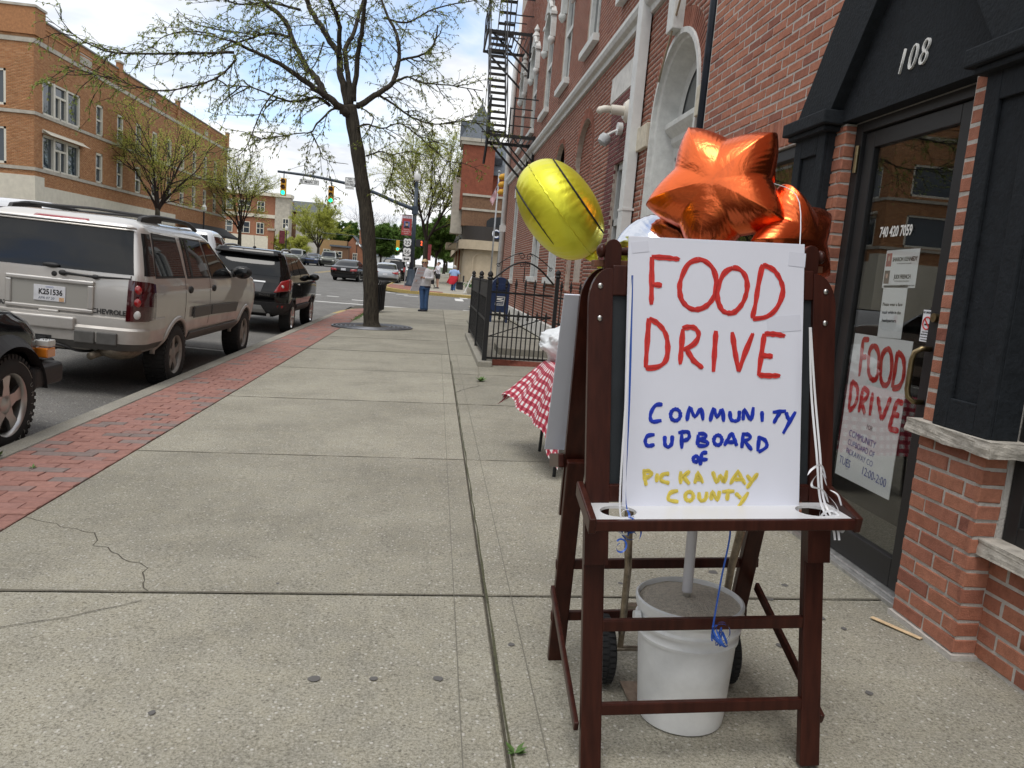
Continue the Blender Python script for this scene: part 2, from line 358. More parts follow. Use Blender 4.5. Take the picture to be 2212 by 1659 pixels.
# ================================================================== materials of the setting
def mat_concrete(name, base, fleck=(.42, .41, .38), dark=(.10, .095, .085), amt=1.0, scale=1.0, stain=0.0):
 if name in MATS: return MATS[name]
 m, t, b = nt(name); L = t.links
 g = t.nodes.new('ShaderNodeNewGeometry'); oi = t.nodes.new('ShaderNodeObjectInfo')
 def noise_(s, d=5, r=.6):
  n = t.nodes.new('ShaderNodeTexNoise'); n.inputs['Scale'].default_value = s; n.inputs['Detail'].default_value = d; n.inputs['Roughness'].default_value = r; L.new(g.outputs['Position'], n.inputs['Vector']); return n.outputs[0]
 def rng(x, a, c, lo, hi):
  r = t.nodes.new('ShaderNodeMapRange'); r.inputs[1].default_value = a; r.inputs[2].default_value = c; r.inputs[3].default_value = lo; r.inputs[4].default_value = hi; L.new(x, r.inputs[0]); return r.outputs[0]
 def mix(f, a, c):
  x = t.nodes.new('ShaderNodeMix'); x.data_type = 'RGBA'
  for i, q in ((0, f), (6, a), (7, c)):
   if hasattr(q, 'links') or hasattr(q, 'is_linked'): L.new(q, x.inputs[i])
   else: x.inputs[i].default_value = q if i == 0 else rgb(q)
  return x.outputs[2]
 def vor(s, feat='F1'):
  v = t.nodes.new('ShaderNodeTexVoronoi'); v.inputs['Scale'].default_value = s; L.new(g.outputs['Position'], v.inputs['Vector']); return v
 col = mix(rng(noise_(1.1, 6), .36, .64, 0, 1), [c * .78 for c in base], [c * 1.14 for c in base])
 col = mix(rng(noise_(9, 5), .4, .75, 0, .35), col, [base[0] * 1.25, base[1] * 1.2, base[2] * 1.05])
 if stain: col = mix(rng(noise_(3.1, 7, .75), .54, .68, 0, stain), col, [c * .55 for c in base]); col = mix(rng(noise_(.55, 4, .5), .5, .7, 0, stain), col, [base[0] * .8, base[1] * .8, base[2] * .76])
 gr = noise_(105 * scale, 5, .85)
 col = mix(rng(gr, .495, .40, 0, .75 * amt), col, dark)
 col = mix(rng(gr, .535, .64, 0, .6 * amt), col, fleck)
 v = vor(62 * scale)
 sepv = t.nodes.new('ShaderNodeSeparateColor'); L.new(v.outputs['Color'], sepv.inputs[0])
 th = t.nodes.new('ShaderNodeMath'); th.operation = 'GREATER_THAN'; L.new(sepv.outputs[0], th.inputs[0]); th.inputs[1].default_value = 0.87
 ds = rng(v.outputs['Distance'], .42, .26, 0, 1); pm_ = t.nodes.new('ShaderNodeMath'); pm_.operation = 'MULTIPLY'; L.new(th.outputs[0], pm_.inputs[0]); L.new(ds, pm_.inputs[1])
 p2 = t.nodes.new('ShaderNodeMath'); p2.operation = 'MULTIPLY'; L.new(pm_.outputs[0], p2.inputs[0]); p2.inputs[1].default_value = .85 * amt
 col = mix(p2.outputs[0], col, fleck)
 th2 = t.nodes.new('ShaderNodeMath'); th2.operation = 'LESS_THAN'; L.new(sepv.outputs[1], th2.inputs[0]); th2.inputs[1].default_value = 0.1
 pm2 = t.nodes.new('ShaderNodeMath'); pm2.operation = 'MULTIPLY'; L.new(th2.outputs[0], pm2.inputs[0]); L.new(ds, pm2.inputs[1])
 p3 = t.nodes.new('ShaderNodeMath'); p3.operation = 'MULTIPLY'; L.new(pm2.outputs[0], p3.inputs[0]); p3.inputs[1].default_value = .6 * amt
 col = mix(p3.outputs[0], col, dark)
 hs = t.nodes.new('ShaderNodeVectorMath'); hs.operation = 'SCALE'; L.new(col, hs.inputs[0]); L.new(rng(oi.outputs['Random'], 0, 1, .86, 1.09), hs.inputs['Scale'])
 L.new(hs.outputs[0], b.inputs['Base Color']); b.inputs['Roughness'].default_value = .9; b.inputs['Specular IOR Level'].default_value = .25
 bp = t.nodes.new('ShaderNodeBump'); bp.inputs['Strength'].default_value = .55; bp.inputs['Distance'].default_value = .006
 hb = t.nodes.new('ShaderNodeMath'); L.new(noise_(150 * scale, 4), hb.inputs[0]); L.new(pm_.outputs[0], hb.inputs[1]); L.new(hb.outputs[0], bp.inputs['Height']); L.new(bp.outputs[0], b.inputs['Normal'])
 MATS[name] = m; return m
M_CONC = mat_concrete('pavement_concrete', (.325, .308, .252), dark=(.11, .1, .08), fleck=(.52, .5, .45), stain=.32)
M_CONC2 = mat_concrete('kerb_concrete', (.30, .285, .245), amt=.7)
M_ASPH = mat_concrete('asphalt', (.205, .2, .19), fleck=(.42, .41, .39), dark=(.07, .07, .07), amt=1.1, scale=.8)
M_DIRT = plain('joint_dirt', (.07, .062, .045), .95, var=.4, vscale=40)
M_PAVE = ramp_mat('paver_brick', [(0, (.30, .155, .128)), (.3, (.34, .178, .146)), (.55, (.285, .147, .122)), (.80, (.32, .172, .146)), (.86, (.21, .165, .152)), (1.0, (.24, .185, .17))], rough=.85, namt=.2, bump=.3, blotch=.1, blotch_col=(.38, .30, .27))
M_YEL = plain('kerb_yellow', (.42, .31, .11), .7, var=.25, vscale=14)
M_WHITEPAINT = plain('road_paint', (.62, .61, .58), .7, var=.25, vscale=12)
M_GRASS = plain('ground_green', (.06, .09, .035), .95, var=.4, vscale=.3)
# ================================================================== the ground
g = MB()
ys = [-60, 0, 28, 60, 100, 150, 220, 400, 1500]; xs = [-1500, -300, -60, -18, -3, 3, 60, 300, 1500]
for j in range(len(ys) - 1):
 for i in range(len(xs) - 1):
  P = lambda x, y: (x, y, -0.42 + rise(y))
  g.quad(P(xs[i], ys[j]), P(xs[i + 1], ys[j]), P(xs[i + 1], ys[j + 1]), P(xs[i], ys[j + 1]))
struct(obj('ground', g, M_GRASS))
rd = MB(); xs = [-17.4 + i * .9 for i in range(17)]; xs[-1] = -3.0
ys = [-30, -10] + [i * 2 for i in range(0, 14)] + [28.3]
def road_z(x, y):
 c = max(0.0, 0.03 * (7.0 - abs(x + 10.0))); k = min(1, max(0, (y - 20) / 8.0)); return -0.225 + c * (1 - k) + .07 * k + rise(y)
for j in range(len(ys) - 1):
 for i in range(16):
  rd.quad(*[(x, y, road_z(x, y)) for x, y in ((xs[i], ys[j]), (xs[i + 1], ys[j]), (xs[i + 1], ys[j + 1]), (xs[i], ys[j + 1]))])
for x0, x1 in ((-120, -17.4), (-3.0, 120)):
 rd.quad(*[(x, y, road_z(-10, 28.3) + rise(y) - rise(28.3)) for x, y in ((x0, 28.3), (x1, 28.3), (x1, 42), (x0, 42))])
for i in range(16):
 rd.quad(*[(x, y, road_z(-10, 28.3) + rise(y) - rise(28.3)) for x, y in ((xs[i], 28.3), (xs[i + 1], 28.3), (xs[i + 1], 42), (xs[i], 42))])
yy = [42, 60, 90, 130, 220, 420]
for j in range(5):
 rd.quad(*[(x, y, -.155 + rise(y)) for x, y in ((-17.4, yy[j]), (-3.0, yy[j]), (-3.0, yy[j + 1]), (-17.4, yy[j + 1]))])
road = struct(obj('road', rd, M_ASPH))
def rsurf(x, y): return road_z(x, y) if y < 28.3 else -.155 + rise(y) + (.0 if y > 42 else 0)
def marking(name, pts, mat=M_WHITEPAINT):
 m = MB(); m.quad(*[(x, y, rsurf(x, y) + .006) for x, y in pts]); o = obj(name, m, mat, road); return o
for y in (29.6, ):
 marking('stop_line', [(-4.5, y), (.4, y + .1), (.4, y + .45), (-4.5, y + .35)])
for x0, y0, w, l in [(1.15, 29.4, .42, 1.9), (1.3, 41.0, .42, .8), (1.0, 38.2, .42, 2.2), (-2.6, 41.0, .5, .35), (-2.0, 40.0, .6, .35), (-1.55, 39.1, .7, .35), (-2.9, 36.2, .6, .4), (-3.4, 32.2, .5, .35), (-4.6, 33.6, .5, .3), (-5.4, 33.9, .5, .3), (-6.4, 35, .5, .3), (-3.8, 41.6, 1.4, .3)]:
 marking('crosswalk_bar', [(x0, y0), (x0 + w, y0), (x0 + w, y0 + l), (x0, y0 + l)])
for y0, y1 in ((44, 60), (66, 120)):
 marking('centre_line', [(-10.2, y0), (-10.05, y0), (-10.05, y1), (-10.2, y1)], M_YEL)
 marking('centre_line', [(-9.85, y0), (-9.7, y0), (-9.7, y1), (-9.85, y1)], M_YEL)
marking('parking_mark', [(-4.1, 13.0), (-3.1, 13.0), (-3.1, 13.12), (-4.1, 13.12)]); marking('parking_mark', [(-5.4, 14.0), (-5.3, 14.0), (-5.3, 14.7), (-5.4, 14.7)])
bed = MB()
for x0, x1 in ((-2.82, -2.07), (-2.07, .305), (.305, 2.9)):
 bed.quad((x0, -3, gz(x0) - .012), (x1, -3, gz(x1) - .012), (x1, 28.2, gz(x1) - .012), (x0, 28.2, gz(x0) - .012))
bed.quad((1.4, 28.2, .012), (2.9, 28.2, .057), (2.9, 32.3, .057), (1.4, 32.3, .012))
pavement = struct(obj('pavement', bed, M_DIRT))
rr = random.Random(2)
jy = [-1.7 + 2.45 * k for k in range(13)]; jy[-1] = 28.2
def slab(x0, x1, y0, y1, gap=.006, up=0.0):
 m = MB(); a, b, c, d = x0 + gap, x1 - gap, y0 + gap * 1.2, y1 - gap * 1.2; e = .006
 dz = rr.uniform(-.002, .002) + up
 zt = lambda x: gz(x) + dz
 vs = [(a, c, zt(a) - .04), (b, c, zt(b) - .04), (b, d, zt(b) - .04), (a, d, zt(a) - .04), (a, c, zt(a) - e), (b, c, zt(b) - e), (b, d, zt(b) - e), (a, d, zt(a) - e), (a + e, c + e, zt(a)), (b - e, c + e, zt(b)), (b - e, d - e, zt(b)), (a + e, d - e, zt(a))]
 m.add(vs, [(0, 1, 5, 4), (1, 2, 6, 5), (2, 3, 7, 6), (3, 0, 4, 7), (4, 5, 9, 8), (5, 6, 10, 9), (6, 7, 11, 10), (7, 4, 8, 11), (8, 9, 10, 11)])
 obj('slab', m, M_CONC, pavement)
for k in range(12):
 slab(-2.07, .305, jy[k], jy[k + 1], gap=.005)
 if k == 4: slab(.305, 2.9, jy[k], 9.55, gap=.006); slab(.305, 2.9, 9.55, jy[k + 1], gap=.006)
 else: slab(.305, 2.9, jy[k], jy[k + 1], gap=.005)
slab(1.4, 2.9, 28.2, 32.3)
M_JOINT = plain('joint_line', (.135, .123, .095), .95)
def ground_line(name, pts, w, mat, up=.0025):
 m = MB(); n = len(pts); L_ = []
 for i, (x, y) in enumerate(pts):
  a, b = pts[max(0, i - 1)], pts[min(n - 1, i + 1)]; tx, ty = b[0] - a[0], b[1] - a[1]; l = math.hypot(tx, ty) or 1
  ww = w * rr.uniform(.5, 1.3) / 2
  L_ += [(x - ty / l * ww, y + tx / l * ww, gz(x) + up), (x + ty / l * ww, y - tx / l * ww, gz(x) + up)]
 m.add(L_, [(2 * i + 1, 2 * i + 3, 2 * i + 2, 2 * i) for i in range(n - 1)]); return obj(name, m, mat, pavement)
def wig(a, b, n, amp, seed):
 q = random.Random(seed); return [(a[0] + (b[0] - a[0]) * i / n + q.uniform(-amp, amp), a[1] + (b[1] - a[1]) * i / n + q.uniform(-amp, amp)) for i in range(n + 1)]
M_CRACK = plain('crack', (.085, .075, .058), .95); M_SCORE = plain('score', (.17, .16, .13), .95)
ground_line('crack', wig((-2.05, 4.12), (-1.62, 3.9), 7, .015, 1) + wig((-1.58, 3.78), (-1.22, 3.45), 8, .02, 2) + wig((-1.2, 3.4), (-1.12, 3.2), 5, .012, 3), .0055, M_CRACK)
ground_line('crack', wig((-1.65, 2.78), (-1.1, 3.1), 9, .015, 5), .004, M_CRACK)
ground_line('crack', wig((.31, 8.9), (.62, 9.5), 7, .02, 6), .012, M_CRACK)
ground_line('score_line', [(.17, -1), (.17, 13)], .004, M_SCORE); ground_line('score_line', [(.42, -1), (.42, 13)], .004, M_SCORE)
ground_line('score_line', wig((.315, 1.2), (.315, 12), 60, .004, 8), .0095, plain('joint_moss', (.075, .075, .04), .95, var=.5, vscale=60))
ground_line('crack', wig((.62, 9.5), (.72, 11.6), 12, .012, 9), .02, plain('gravel_fill', (.2, .18, .14), .95, var=.6, vscale=90))
for y_ in jy[1:12]:
 ground_line('joint_line', wig((-2.06, y_), (.3, y_), 24, .002, int(y_ * 7)), .011 + .0011 * max(0, y_), M_JOINT); ground_line('joint_line', wig((.32, y_), (2.85, y_), 24, .002, int(y_ * 9)), .009 + .0009 * max(0, y_), M_JOINT)
M_GUM = plain('gum_stain', (.125, .12, .115), .85)
for x, y, r_ in [(-.32, 2.5, .02), (-.12, 2.5, .014), (.1, 2.5, .016), (-.6, 3.3, .009), (-.78, 2.3, .012), (1.6, 3.2, .022), (1.75, 3.35, .016), (1.45, 2.75, .015), (1.8, 2.9, .013), (.38, 2.75, .013), (1.62, 2.4, .014), (1.45, 3.5, .025), (1.75, 3.0, .02), (.95, 3.35, .012)]:
 m = MB(); n = 11; m.add([(x + r_ * rr.uniform(.75, 1.2) * math.cos(2 * math.pi * k / n), y + r_ * rr.uniform(.8, 1.3) * math.sin(2 * math.pi * k / n), 0) for k in range(n)], [tuple(range(n))])
 m.v = [(p[0], p[1], gz(p[0]) + .0022) for p in m.v]; obj('gum_stain', m, M_GUM, pavement)
strip = struct(obj('brick_strip', MB().quad((-2.80, -3, gz(-2.8) - .012), (-2.075, -3, gz(-2.075) - .012), (-2.075, 24.5, gz(-2.075) - .012), (-2.8, 24.5, gz(-2.8) - .012)), M_DIRT))
slope = Vector((1, 0, .03)).normalized()
MS = frame((0, 0, 0), slope, (0, 1, 0))
rects = brick_rows((-2.797, -2.08), (1.5, 24.4), .207, .107, .005, [])
place_bricks(strip, MS, rects, 0.0, M_PAVE, 300, name='paver', jitter=.002)
kp = [(-3.0 + .0, y) for y in (-8, 0, 5, 10, 15, 20, 23.0)] + [(-2.93, 24.5), (-2.72, 25.8), (-2.3, 26.9), (-1.7, 27.7), (-1.0, 28.15), (-.2, 28.3)]
def kerb_run(name, pts, w, mat, topz, h=.2, parent=None, side=1):
 m = MB(); n = len(pts); vs = []
 for i, (x, y) in enumerate(pts):
  a, b = pts[max(0, i - 1)], pts[min(n - 1, i + 1)]; tx, ty = b[0] - a[0], b[1] - a[1]; l = math.hypot(tx, ty)
  nx, ny = ty / l * side, -tx / l * side
  for d, z in ((0, -h), (.0, -.025), (.025, -.002), (w - .01, 0), (w, -.02), (w, -h)):
   vs.append((x + nx * d, y + ny * d, topz(x + nx * d, y) + z))
 fs = []
 for i in range(n - 1):
  for k in range(5): fs.append((i * 6 + k, i * 6 + k + 1, i * 6 + k + 7, i * 6 + k + 6))
 fs.append(tuple(range(6))); fs.append(tuple((n - 1) * 6 + k for k in reversed(range(6))))
 m.add(vs, fs); return obj(name, m, mat, parent, auto=40)
kt = lambda x, y: -.086 + .03 * (x + 2.9) - (max(0, y - 26.5) * .045)
kerb = struct(kerb_run('kerb', kp[:7], .2, M_CONC2, kt)); kerb_run('painted_kerb', kp[6:], .2, M_YEL, kt, parent=kerb)
struct(kerb_run('kerb', [(-.2, 28.3), (1.4, 28.3)], .12, M_CONC2, lambda x, y: -.05, h=.15))
cf = MB(); pp = [(-2.8, 24.5), (-2.75, 25), (-2.5, 26), (-2.1, 26.8), (-1.6, 27.5), (-1.0, 27.95), (-.2, 28.15), (-.2, 28.2), (-2.07, 28.2 - 4), (-2.075, 24.5)]
cfv = [(-2.80, 24.45), (-2.74, 25.2), (-2.5, 26.1), (-2.12, 26.85), (-2.08, 24.45)]
cf.add([(x, y, gz(x) + .003) for x, y in cfv], [(4, 3, 2, 1, 0)]); obj('corner_paving', cf, M_PAVE, strip)
def far_walk(name, poly, z0=-.02):
 m = MB(); n = len(poly)
 vs = [(x, y, z0 + rise(y)) for x, y in poly] + [(x, y, z0 - .3 + rise(y)) for x, y in poly]
 m.add(vs, [tuple(range(n))] + [(i, n + i, n + (i + 1) % n, (i + 1) % n) for i in range(n)]); return m
M_CONCF = plain('far_concrete', (.33, .305, .25), .9, var=.15, vscale=1.2)
fw = struct(obj('far_pavement', far_walk('far_pavement', [(60, 42.6), (60, 300), (-3.0, 300), (-3.0, 46.0), (-2.7, 44.6), (-1.9, 43.4), (-.6, 42.7), (.6, 42.6)][::-1]), M_CONCF))
fw.data.polygons[0].flip() if fw.data.polygons[0].normal.z < 0 else None
m = far_walk('x', [(-2.9, 46.2), (-2.55, 44.7), (-1.8, 43.55), (-.7, 42.95), (.4, 42.8), (.4, 44.0), (-.6, 44.4), (-1.2, 46.0), (-1.5, 50), (-2.9, 50)], .0); obj('corner_paving', m, plain('far_brick_paving', (.27, .12, .09), .9, var=.2, vscale=20), fw)
struct(kerb_run('far_kerb', [(-3.02, 60), (-3.02, 46.0), (-2.72, 44.55), (-1.95, 43.35), (-.6, 42.62), (1.2, 42.52), (3.0, 42.5)], .16, M_YEL, lambda x, y: rise(y) - .01, h=.2, side=-1))
struct(obj('far_pavement', far_walk('x', [(-90, 42.6), (-17.2, 42.6), (-17.2, 300), (-90, 300)]), M_CONCF))
struct(obj('near_pavement', far_walk('x', [(-40, -30), (-17.2, -30), (-17.2, 28.0), (-40, 28.0)]), M_CONCF))
# ================================================================== storefront number 108
def WX(x): return Matrix(((0, 0, -1, x), (-1, 0, 0, 0), (0, 1, 0, 0), (0, 0, 0, 1)))
def WY(y): return Matrix(((1, 0, 0, 0), (0, 0, -1, y), (0, 1, 0, 0), (0, 0, 0, 1)))
def WE(x): return Matrix(((0, 0, 1, x), (1, 0, 0, 0), (0, 1, 0, 0), (0, 0, 0, 1)))
M_MORT = plain('mortar_grey', (.50, .475, .44), .95, var=.15, vscale=30, bump=.5, bscale=90)
M_BR108 = ramp_mat('storefront_brick', [(0, (.37, .15, .092)), (.25, (.42, .18, .114)), (.45, (.33, .128, .08)), (.7, (.40, .168, .11)), (.9, (.30, .118, .078)), (1, (.24, .092, .066))], rough=.85, namt=.22, bump=.5, blotch=.16, blotch_col=(.5, .32, .25))
M_BLK = plain('black_stucco', (.017, .02, .024), .8, spec=.22, var=.3, vscale=18, bump=.35, bscale=60)
M_BLKF = plain('black_metal_frame', (.022, .022, .023), .45, spec=.35, var=.15, vscale=6)
M_STONE = plain('rough_stone', (.46, .43, .38), .9, var=.3, vscale=14, bump=1.0, bscale=28)
def glass_mat(name, tint=(.94, .95, .94), ior=1.52):
 m = bpy.data.materials.new(name); m.use_nodes = True; t = m.node_tree; t.nodes.clear(); o = t.nodes.new('ShaderNodeOutputMaterial')
 f = t.nodes.new('ShaderNodeLayerWeight'); f.inputs[0].default_value = .5
 pw = t.nodes.new('ShaderNodeMath'); pw.operation = 'POWER'; pw.inputs[1].default_value = 3.6; t.links.new(f.outputs['Facing'], pw.inputs[0])
 gl = t.nodes.new('ShaderNodeBsdfGlossy'); gl.inputs['Roughness'].default_value = .006
 tr = t.nodes.new('ShaderNodeBsdfTransparent'); tr.inputs[0].default_value = rgb(tint); mx = t.nodes.new('ShaderNodeMixShader')
 s = t.nodes.new('ShaderNodeMath'); s.operation = 'MULTIPLY_ADD'; s.inputs[1].default_value = .85; s.inputs[2].default_value = .04; s.use_clamp = True; t.links.new(pw.outputs[0], s.inputs[0])
 t.links.new(s.outputs[0], mx.inputs[0]); t.links.new(tr.outputs[0], mx.inputs[1]); t.links.new(gl.outputs[0], mx.inputs[2]); t.links.new(mx.outputs[0], o.inputs[0]); return m
M_GLASS = glass_mat('shop_glass')
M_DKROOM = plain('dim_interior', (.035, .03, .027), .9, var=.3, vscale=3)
shop = thing('storefront_building', 'red brick shopfront with black pilasters and gabled doorway numbered 108', 'building', (2.3, 3.6, .07))
def sb(name, mb, mat, **k):
 mb.v = [(p[0] - 2.3, p[1] - 3.6, p[2] - .07) for p in mb.v]; return obj(name, mb, mat, shop, **k)
Msh = Matrix.Translation((-2.3, -3.6, -.07))
ZT = 7.0
holes = [rect(-6.05, .5, -4.55, 2.38), rect(-4.12, -.1, -3.1, 2.36), rect(-2.645, .5, .6, 2.36)]
outer = [(-6.72, -.05), (1.5, -.05), (1.5, ZT), (-6.72, ZT)]
holed_wall(shop, 'wall', Msh @ WX(2.2), outer, holes, .12, M_MORT)
wl = [rect(-6.1, .42, -4.5, 2.585), rect(-4.14, -.2, -2.0, 2.4), rect(-4.78, -.2, -4.1, 2.4), rect(-2.64, -.2, .8, .06)]
tri = [(-4.85, 2.36), (-2.2, 2.36), (-3.53, 3.9)]
rects = brick_rows((-6.7, .9), (.08, 5.6), .213, .0677, .0125, [rect(-6.02, .42, -4.5, 2.585), rect(-4.72, -.2, -2.65, 2.4), rect(-2.66, .5, .8, 2.4), tri])
place_bricks(shop, WX(2.2), rects, .004, M_BR108, 300)
sol = [(-6.02 + .0677 * k, -6.02 + .0677 * k + .057, 2.39, 2.575) for k in range(22)]
mbm = brick_variants(.2, .057, .03)
for k, s_ in enumerate(sol):
 o = bpy.data.objects.new('soldier_brick', mbm[k % 5]); COL.objects.link(o); o.parent = shop; o.material_slots[0].link = 'OBJECT'; o.material_slots[0].material = M_BR108
 o.matrix_local = Msh @ (WX(2.2) @ Matrix.Translation(((s_[0] + s_[1]) / 2, (s_[2] + s_[3]) / 2, -.008)) @ Matrix.Rotation(R_(90), 4, 'Z') @ Matrix.Diagonal((.93, 1, 1, 1)))
sb('wall_core', MB().mm((2.33, -25, -.05), (8, -1.51, ZT)).mm((2.33, -1.5, 2.62), (8, 6.71, ZT)).mm((2.21, 6.66, -.05), (8, 6.72, ZT)).mm((6.01, -1.5, -.05), (8, 6.65, 2.61)), M_MORT)
sb('pier_core', MB().mm((2.108, 2.648, .0), (2.33, 3.05, 2.36)).mm((2.09, 2.63, .0), (2.33, 3.06, .085)), M_MORT)
place_bricks(shop, WX(2.108), brick_rows((-3.05, -2.648), (.09, .885), .213, .0677, .013, []), .006, M_BR108, 200)
place_bricks(shop, WX(2.112), brick_rows((-3.05, -2.93), (.945, 2.35), .213, .0677, .0125, []), .007, M_BR108, 200)
place_bricks(shop, WY(2.648), brick_rows((2.101, 2.2), (.09, .885), .213, .0677, .013, []), .005, M_BR108, 200)
sb('jamb_core', MB().mm((2.135, 4.1, .0), (2.33, 4.26, 2.36)), M_MORT)
place_bricks(shop, WX(2.135), brick_rows((-4.24, -4.1), (.09, 2.35), .213, .0677, .0105, []), .007, M_BR108, 200)
place_bricks(shop, WY(4.1), brick_rows((2.13, 2.19), (.09, 2.35), .213, .0677, .0125, []), .005, M_BR108, 60)
def rough_block(name, a, b, amp=.007, n=(10, 4, 3), seed=1):
 bm = bmesh.new(); bmesh.ops.create_cube(bm, size=1)
 for v in bm.verts: v.co = Vector([(a[i] + b[i]) / 2 + v.co[i] * (b[i] - a[i]) for i in range(3)])
 bmesh.ops.subdivide_edges(bm, edges=bm.edges, cuts=7, use_grid_fill=True)
 for v in bm.verts:
  q = noise.noise_vector(v.co * 23 + Vector((seed, 0, 0))) * amp + noise.noise_vector(v.co * 60) * amp * .5
  if v.co.z > max(a[2], b[2]) - 1e-4: q *= .3
  v.co += q
 m = MB(); m.v = [tuple(v.co) for v in bm.verts]; bm.verts.index_update(); m.f = [tuple(v.index for v in f.verts) for f in bm.faces]; bm.free()
 return sb(name, m, M_STONE)
rough_block('stone_cap', (2.055, 2.575, .885), (2.34, 3.085, .945))
rough_block('stone_sill', (2.13, .2, .5), (2.36, 2.645, .56), seed=4)
def pilaster(y0, y1, x0, z0, z1):
 m = MB(); xb = 2.2; w = .085; d = .018
 m.mm((x0 + d, y0, z0), (xb, y1, z1))
 m.mm((x0, y0, z0), (x0 + d, y0 + w, z1)); m.mm((x0, y1 - w, z0), (x0 + d, y1, z1)); m.mm((x0, y0 + w, z0), (x0 + d, y1 - w, z0 + .12)); m.mm((x0, y0 + w, z1 - .14), (x0 + d, y1 - w, z1))
 sb('pilaster', m, M_BLK, bev=.004)
 c = MB(); c.mm((x0 - .06, y0 - .075, z1 + .0), (xb + .02, y1 + .075, z1 + .075)); c.mm((x0 - .035, y0 - .04, z1 - .03), (xb + .02, y1 + .04, z1)); sb('pilaster_cap', c, M_BLK, bev=.008)
pilaster(2.62, 2.945, 2.075, .945, 2.36); pilaster(4.2, 4.56, 2.07, .12, 2.36)
gm = MB(); gy0, gy1, gz0 = 2.2, 4.86, 2.36
gm.prism([(-4.2, 2.37), (-2.92, 2.37), (-2.92, 2.5), (-3.55, 3.35), (-4.2, 2.5)], .19, Matrix(((0, 0, -1, 2.31), (-1, 0, 0, 0), (0, 1, 0, 0), (0, 0, 0, 1))))
sb('gable_panel', gm, M_BLK)
for sgn in (1, -1):
 r = MB(); c = -3.53
 q = [(c - sgn * .62, 2.435), (c - sgn * 1.02, 2.435), (c, 3.92), (c, 3.30)]
 r.prism(q if sgn > 0 else q[::-1], .1, Matrix(((0, 0, -1, 2.155), (-1, 0, 0, 0), (0, 1, 0, 0), (0, 0, 0, 1)))); sb('raking_board', r, M_BLK, bev=.006)
text('house_number', '108', .17, plain('white_numeral', (.8, .8, .78), .5), shop, Msh @ (WX(2.12) @ Matrix.Translation((-3.55, 2.55, .004))), extrude=.006, sx=.8, shear=.25, spacing=1.25, offset=-.004)
df = MB()
y0, y1, xd = 3.1, 4.1, 2.2
df.mm((xd - .01, y0, .09), (xd + .1, y0 + .07, 2.36)); df.mm((xd - .01, y1 - .07, .09), (xd + .1, y1, 2.36)); df.mm((xd - .01, y0 + .07, 2.31), (xd + .1, y1 - .07, 2.36)); sb('door_frame', df, M_BLKF, bev=.003)
d_ = MB(); a, b = y0 + .075, y1 - .075
d_.mm((xd + .01, a, .1), (xd + .055, a + .09, 2.305)); d_.mm((xd + .01, b - .09, .1), (xd + .055, b, 2.305)); d_.mm((xd + .01, a + .09, 2.22), (xd + .055, b - .09, 2.305)); d_.mm((xd + .01, a + .09, .1), (xd + .055, b - .09, .24))
door = sb('door', d_, M_BLKF, bev=.004)
def on_shop(name, mb, mat, parent, **k):
 mb.v = [(p[0] - 2.3, p[1] - 3.6, p[2] - .07) for p in mb.v]; return obj(name, mb, mat, parent, **k)
on_shop('pane', MB().mm((xd + .028, a + .085, .235), (xd + .034, b - .085, 2.225)), M_GLASS, door)
M_BRASS = plain('aged_brass', (.30, .235, .13), .35, metal=1, var=.2, vscale=20)
on_shop('handle', MB().tube([(xd + .005, 3.215, 1.235), (xd - .035, 3.22, 1.235), (xd - .055, 3.235, 1.215), (xd - .06, 3.24, 1.18), (xd - .06, 3.24, 1.05), (xd - .055, 3.235, 1.015), (xd - .035, 3.22, .995), (xd + .005, 3.215, .995)], .0125, 12), M_BRASS, door, smooth=True)
on_shop('lock_cylinder', MB().cyl((xd + .012, 3.215, 1.375), (xd - .008, 3.215, 1.375), .02, 20), M_BRASS, door, auto=40)
on_shop('hinge', MB().cyl((xd - .018, 4.045, 2.1), (xd - .018, 4.045, 2.24), .012, 10), M_BRASS, door, auto=40)
on_shop('hinge', MB().cyl((xd - .018, 4.045, .3), (xd - .018, 4.045, .44), .012, 10), M_BRASS, door, auto=40)
sb('threshold', MB().mm((xd - .06, y0, .05), (xd + .12, y1, .085)).mm((xd - .03, y0, .085), (xd + .1, y1, .098)), plain('aluminium_sill', (.5, .5, .49), .4, metal=.7, var=.25, vscale=30), bev=.004)
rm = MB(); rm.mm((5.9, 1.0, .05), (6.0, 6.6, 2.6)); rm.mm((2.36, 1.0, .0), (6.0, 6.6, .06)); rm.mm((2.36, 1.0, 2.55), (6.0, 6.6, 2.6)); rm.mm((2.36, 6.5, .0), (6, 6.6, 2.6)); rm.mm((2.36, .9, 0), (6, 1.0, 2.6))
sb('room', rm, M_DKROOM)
def shop_window(y0, y1, z0, z1, x=2.25):
 f = MB(); w = .07
 f.mm((x - .03, y0, z0), (x + .05, y0 + w, z1)); f.mm((x - .03, y1 - w, z0), (x + .05, y1, z1)); f.mm((x - .03, y0 + w, z1 - w), (x + .05, y1 - w, z1)); f.mm((x - .03, y0 + w, z0), (x + .05, y1 - w, z0 + w))
 o = sb('window_frame', f, M_BLKF, bev=.004); on_shop('pane', MB().mm((x + .0, y0 + w, z0 + w), (x + .006, y1 - w, z1 - w)), M_GLASS, o); return o
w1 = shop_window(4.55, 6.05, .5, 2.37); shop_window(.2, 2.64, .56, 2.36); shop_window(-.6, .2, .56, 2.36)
M_WTXT = plain('white_vinyl', (.75, .75, .73), .5)
text('window_lettering', 'REPUBLICAN TEAM', .115, M_WTXT, w1, Msh @ (WX(2.247) @ Matrix.Translation((-5.02, 1.985, .001))), extrude=.0005, sx=.72, offset=.002)
text('window_lettering', 'WORKING WITH THE', .045, M_WTXT, w1, Msh @ (WX(2.247) @ Matrix.Translation((-4.97, 2.08, .001))), extrude=.0005, sx=.8)
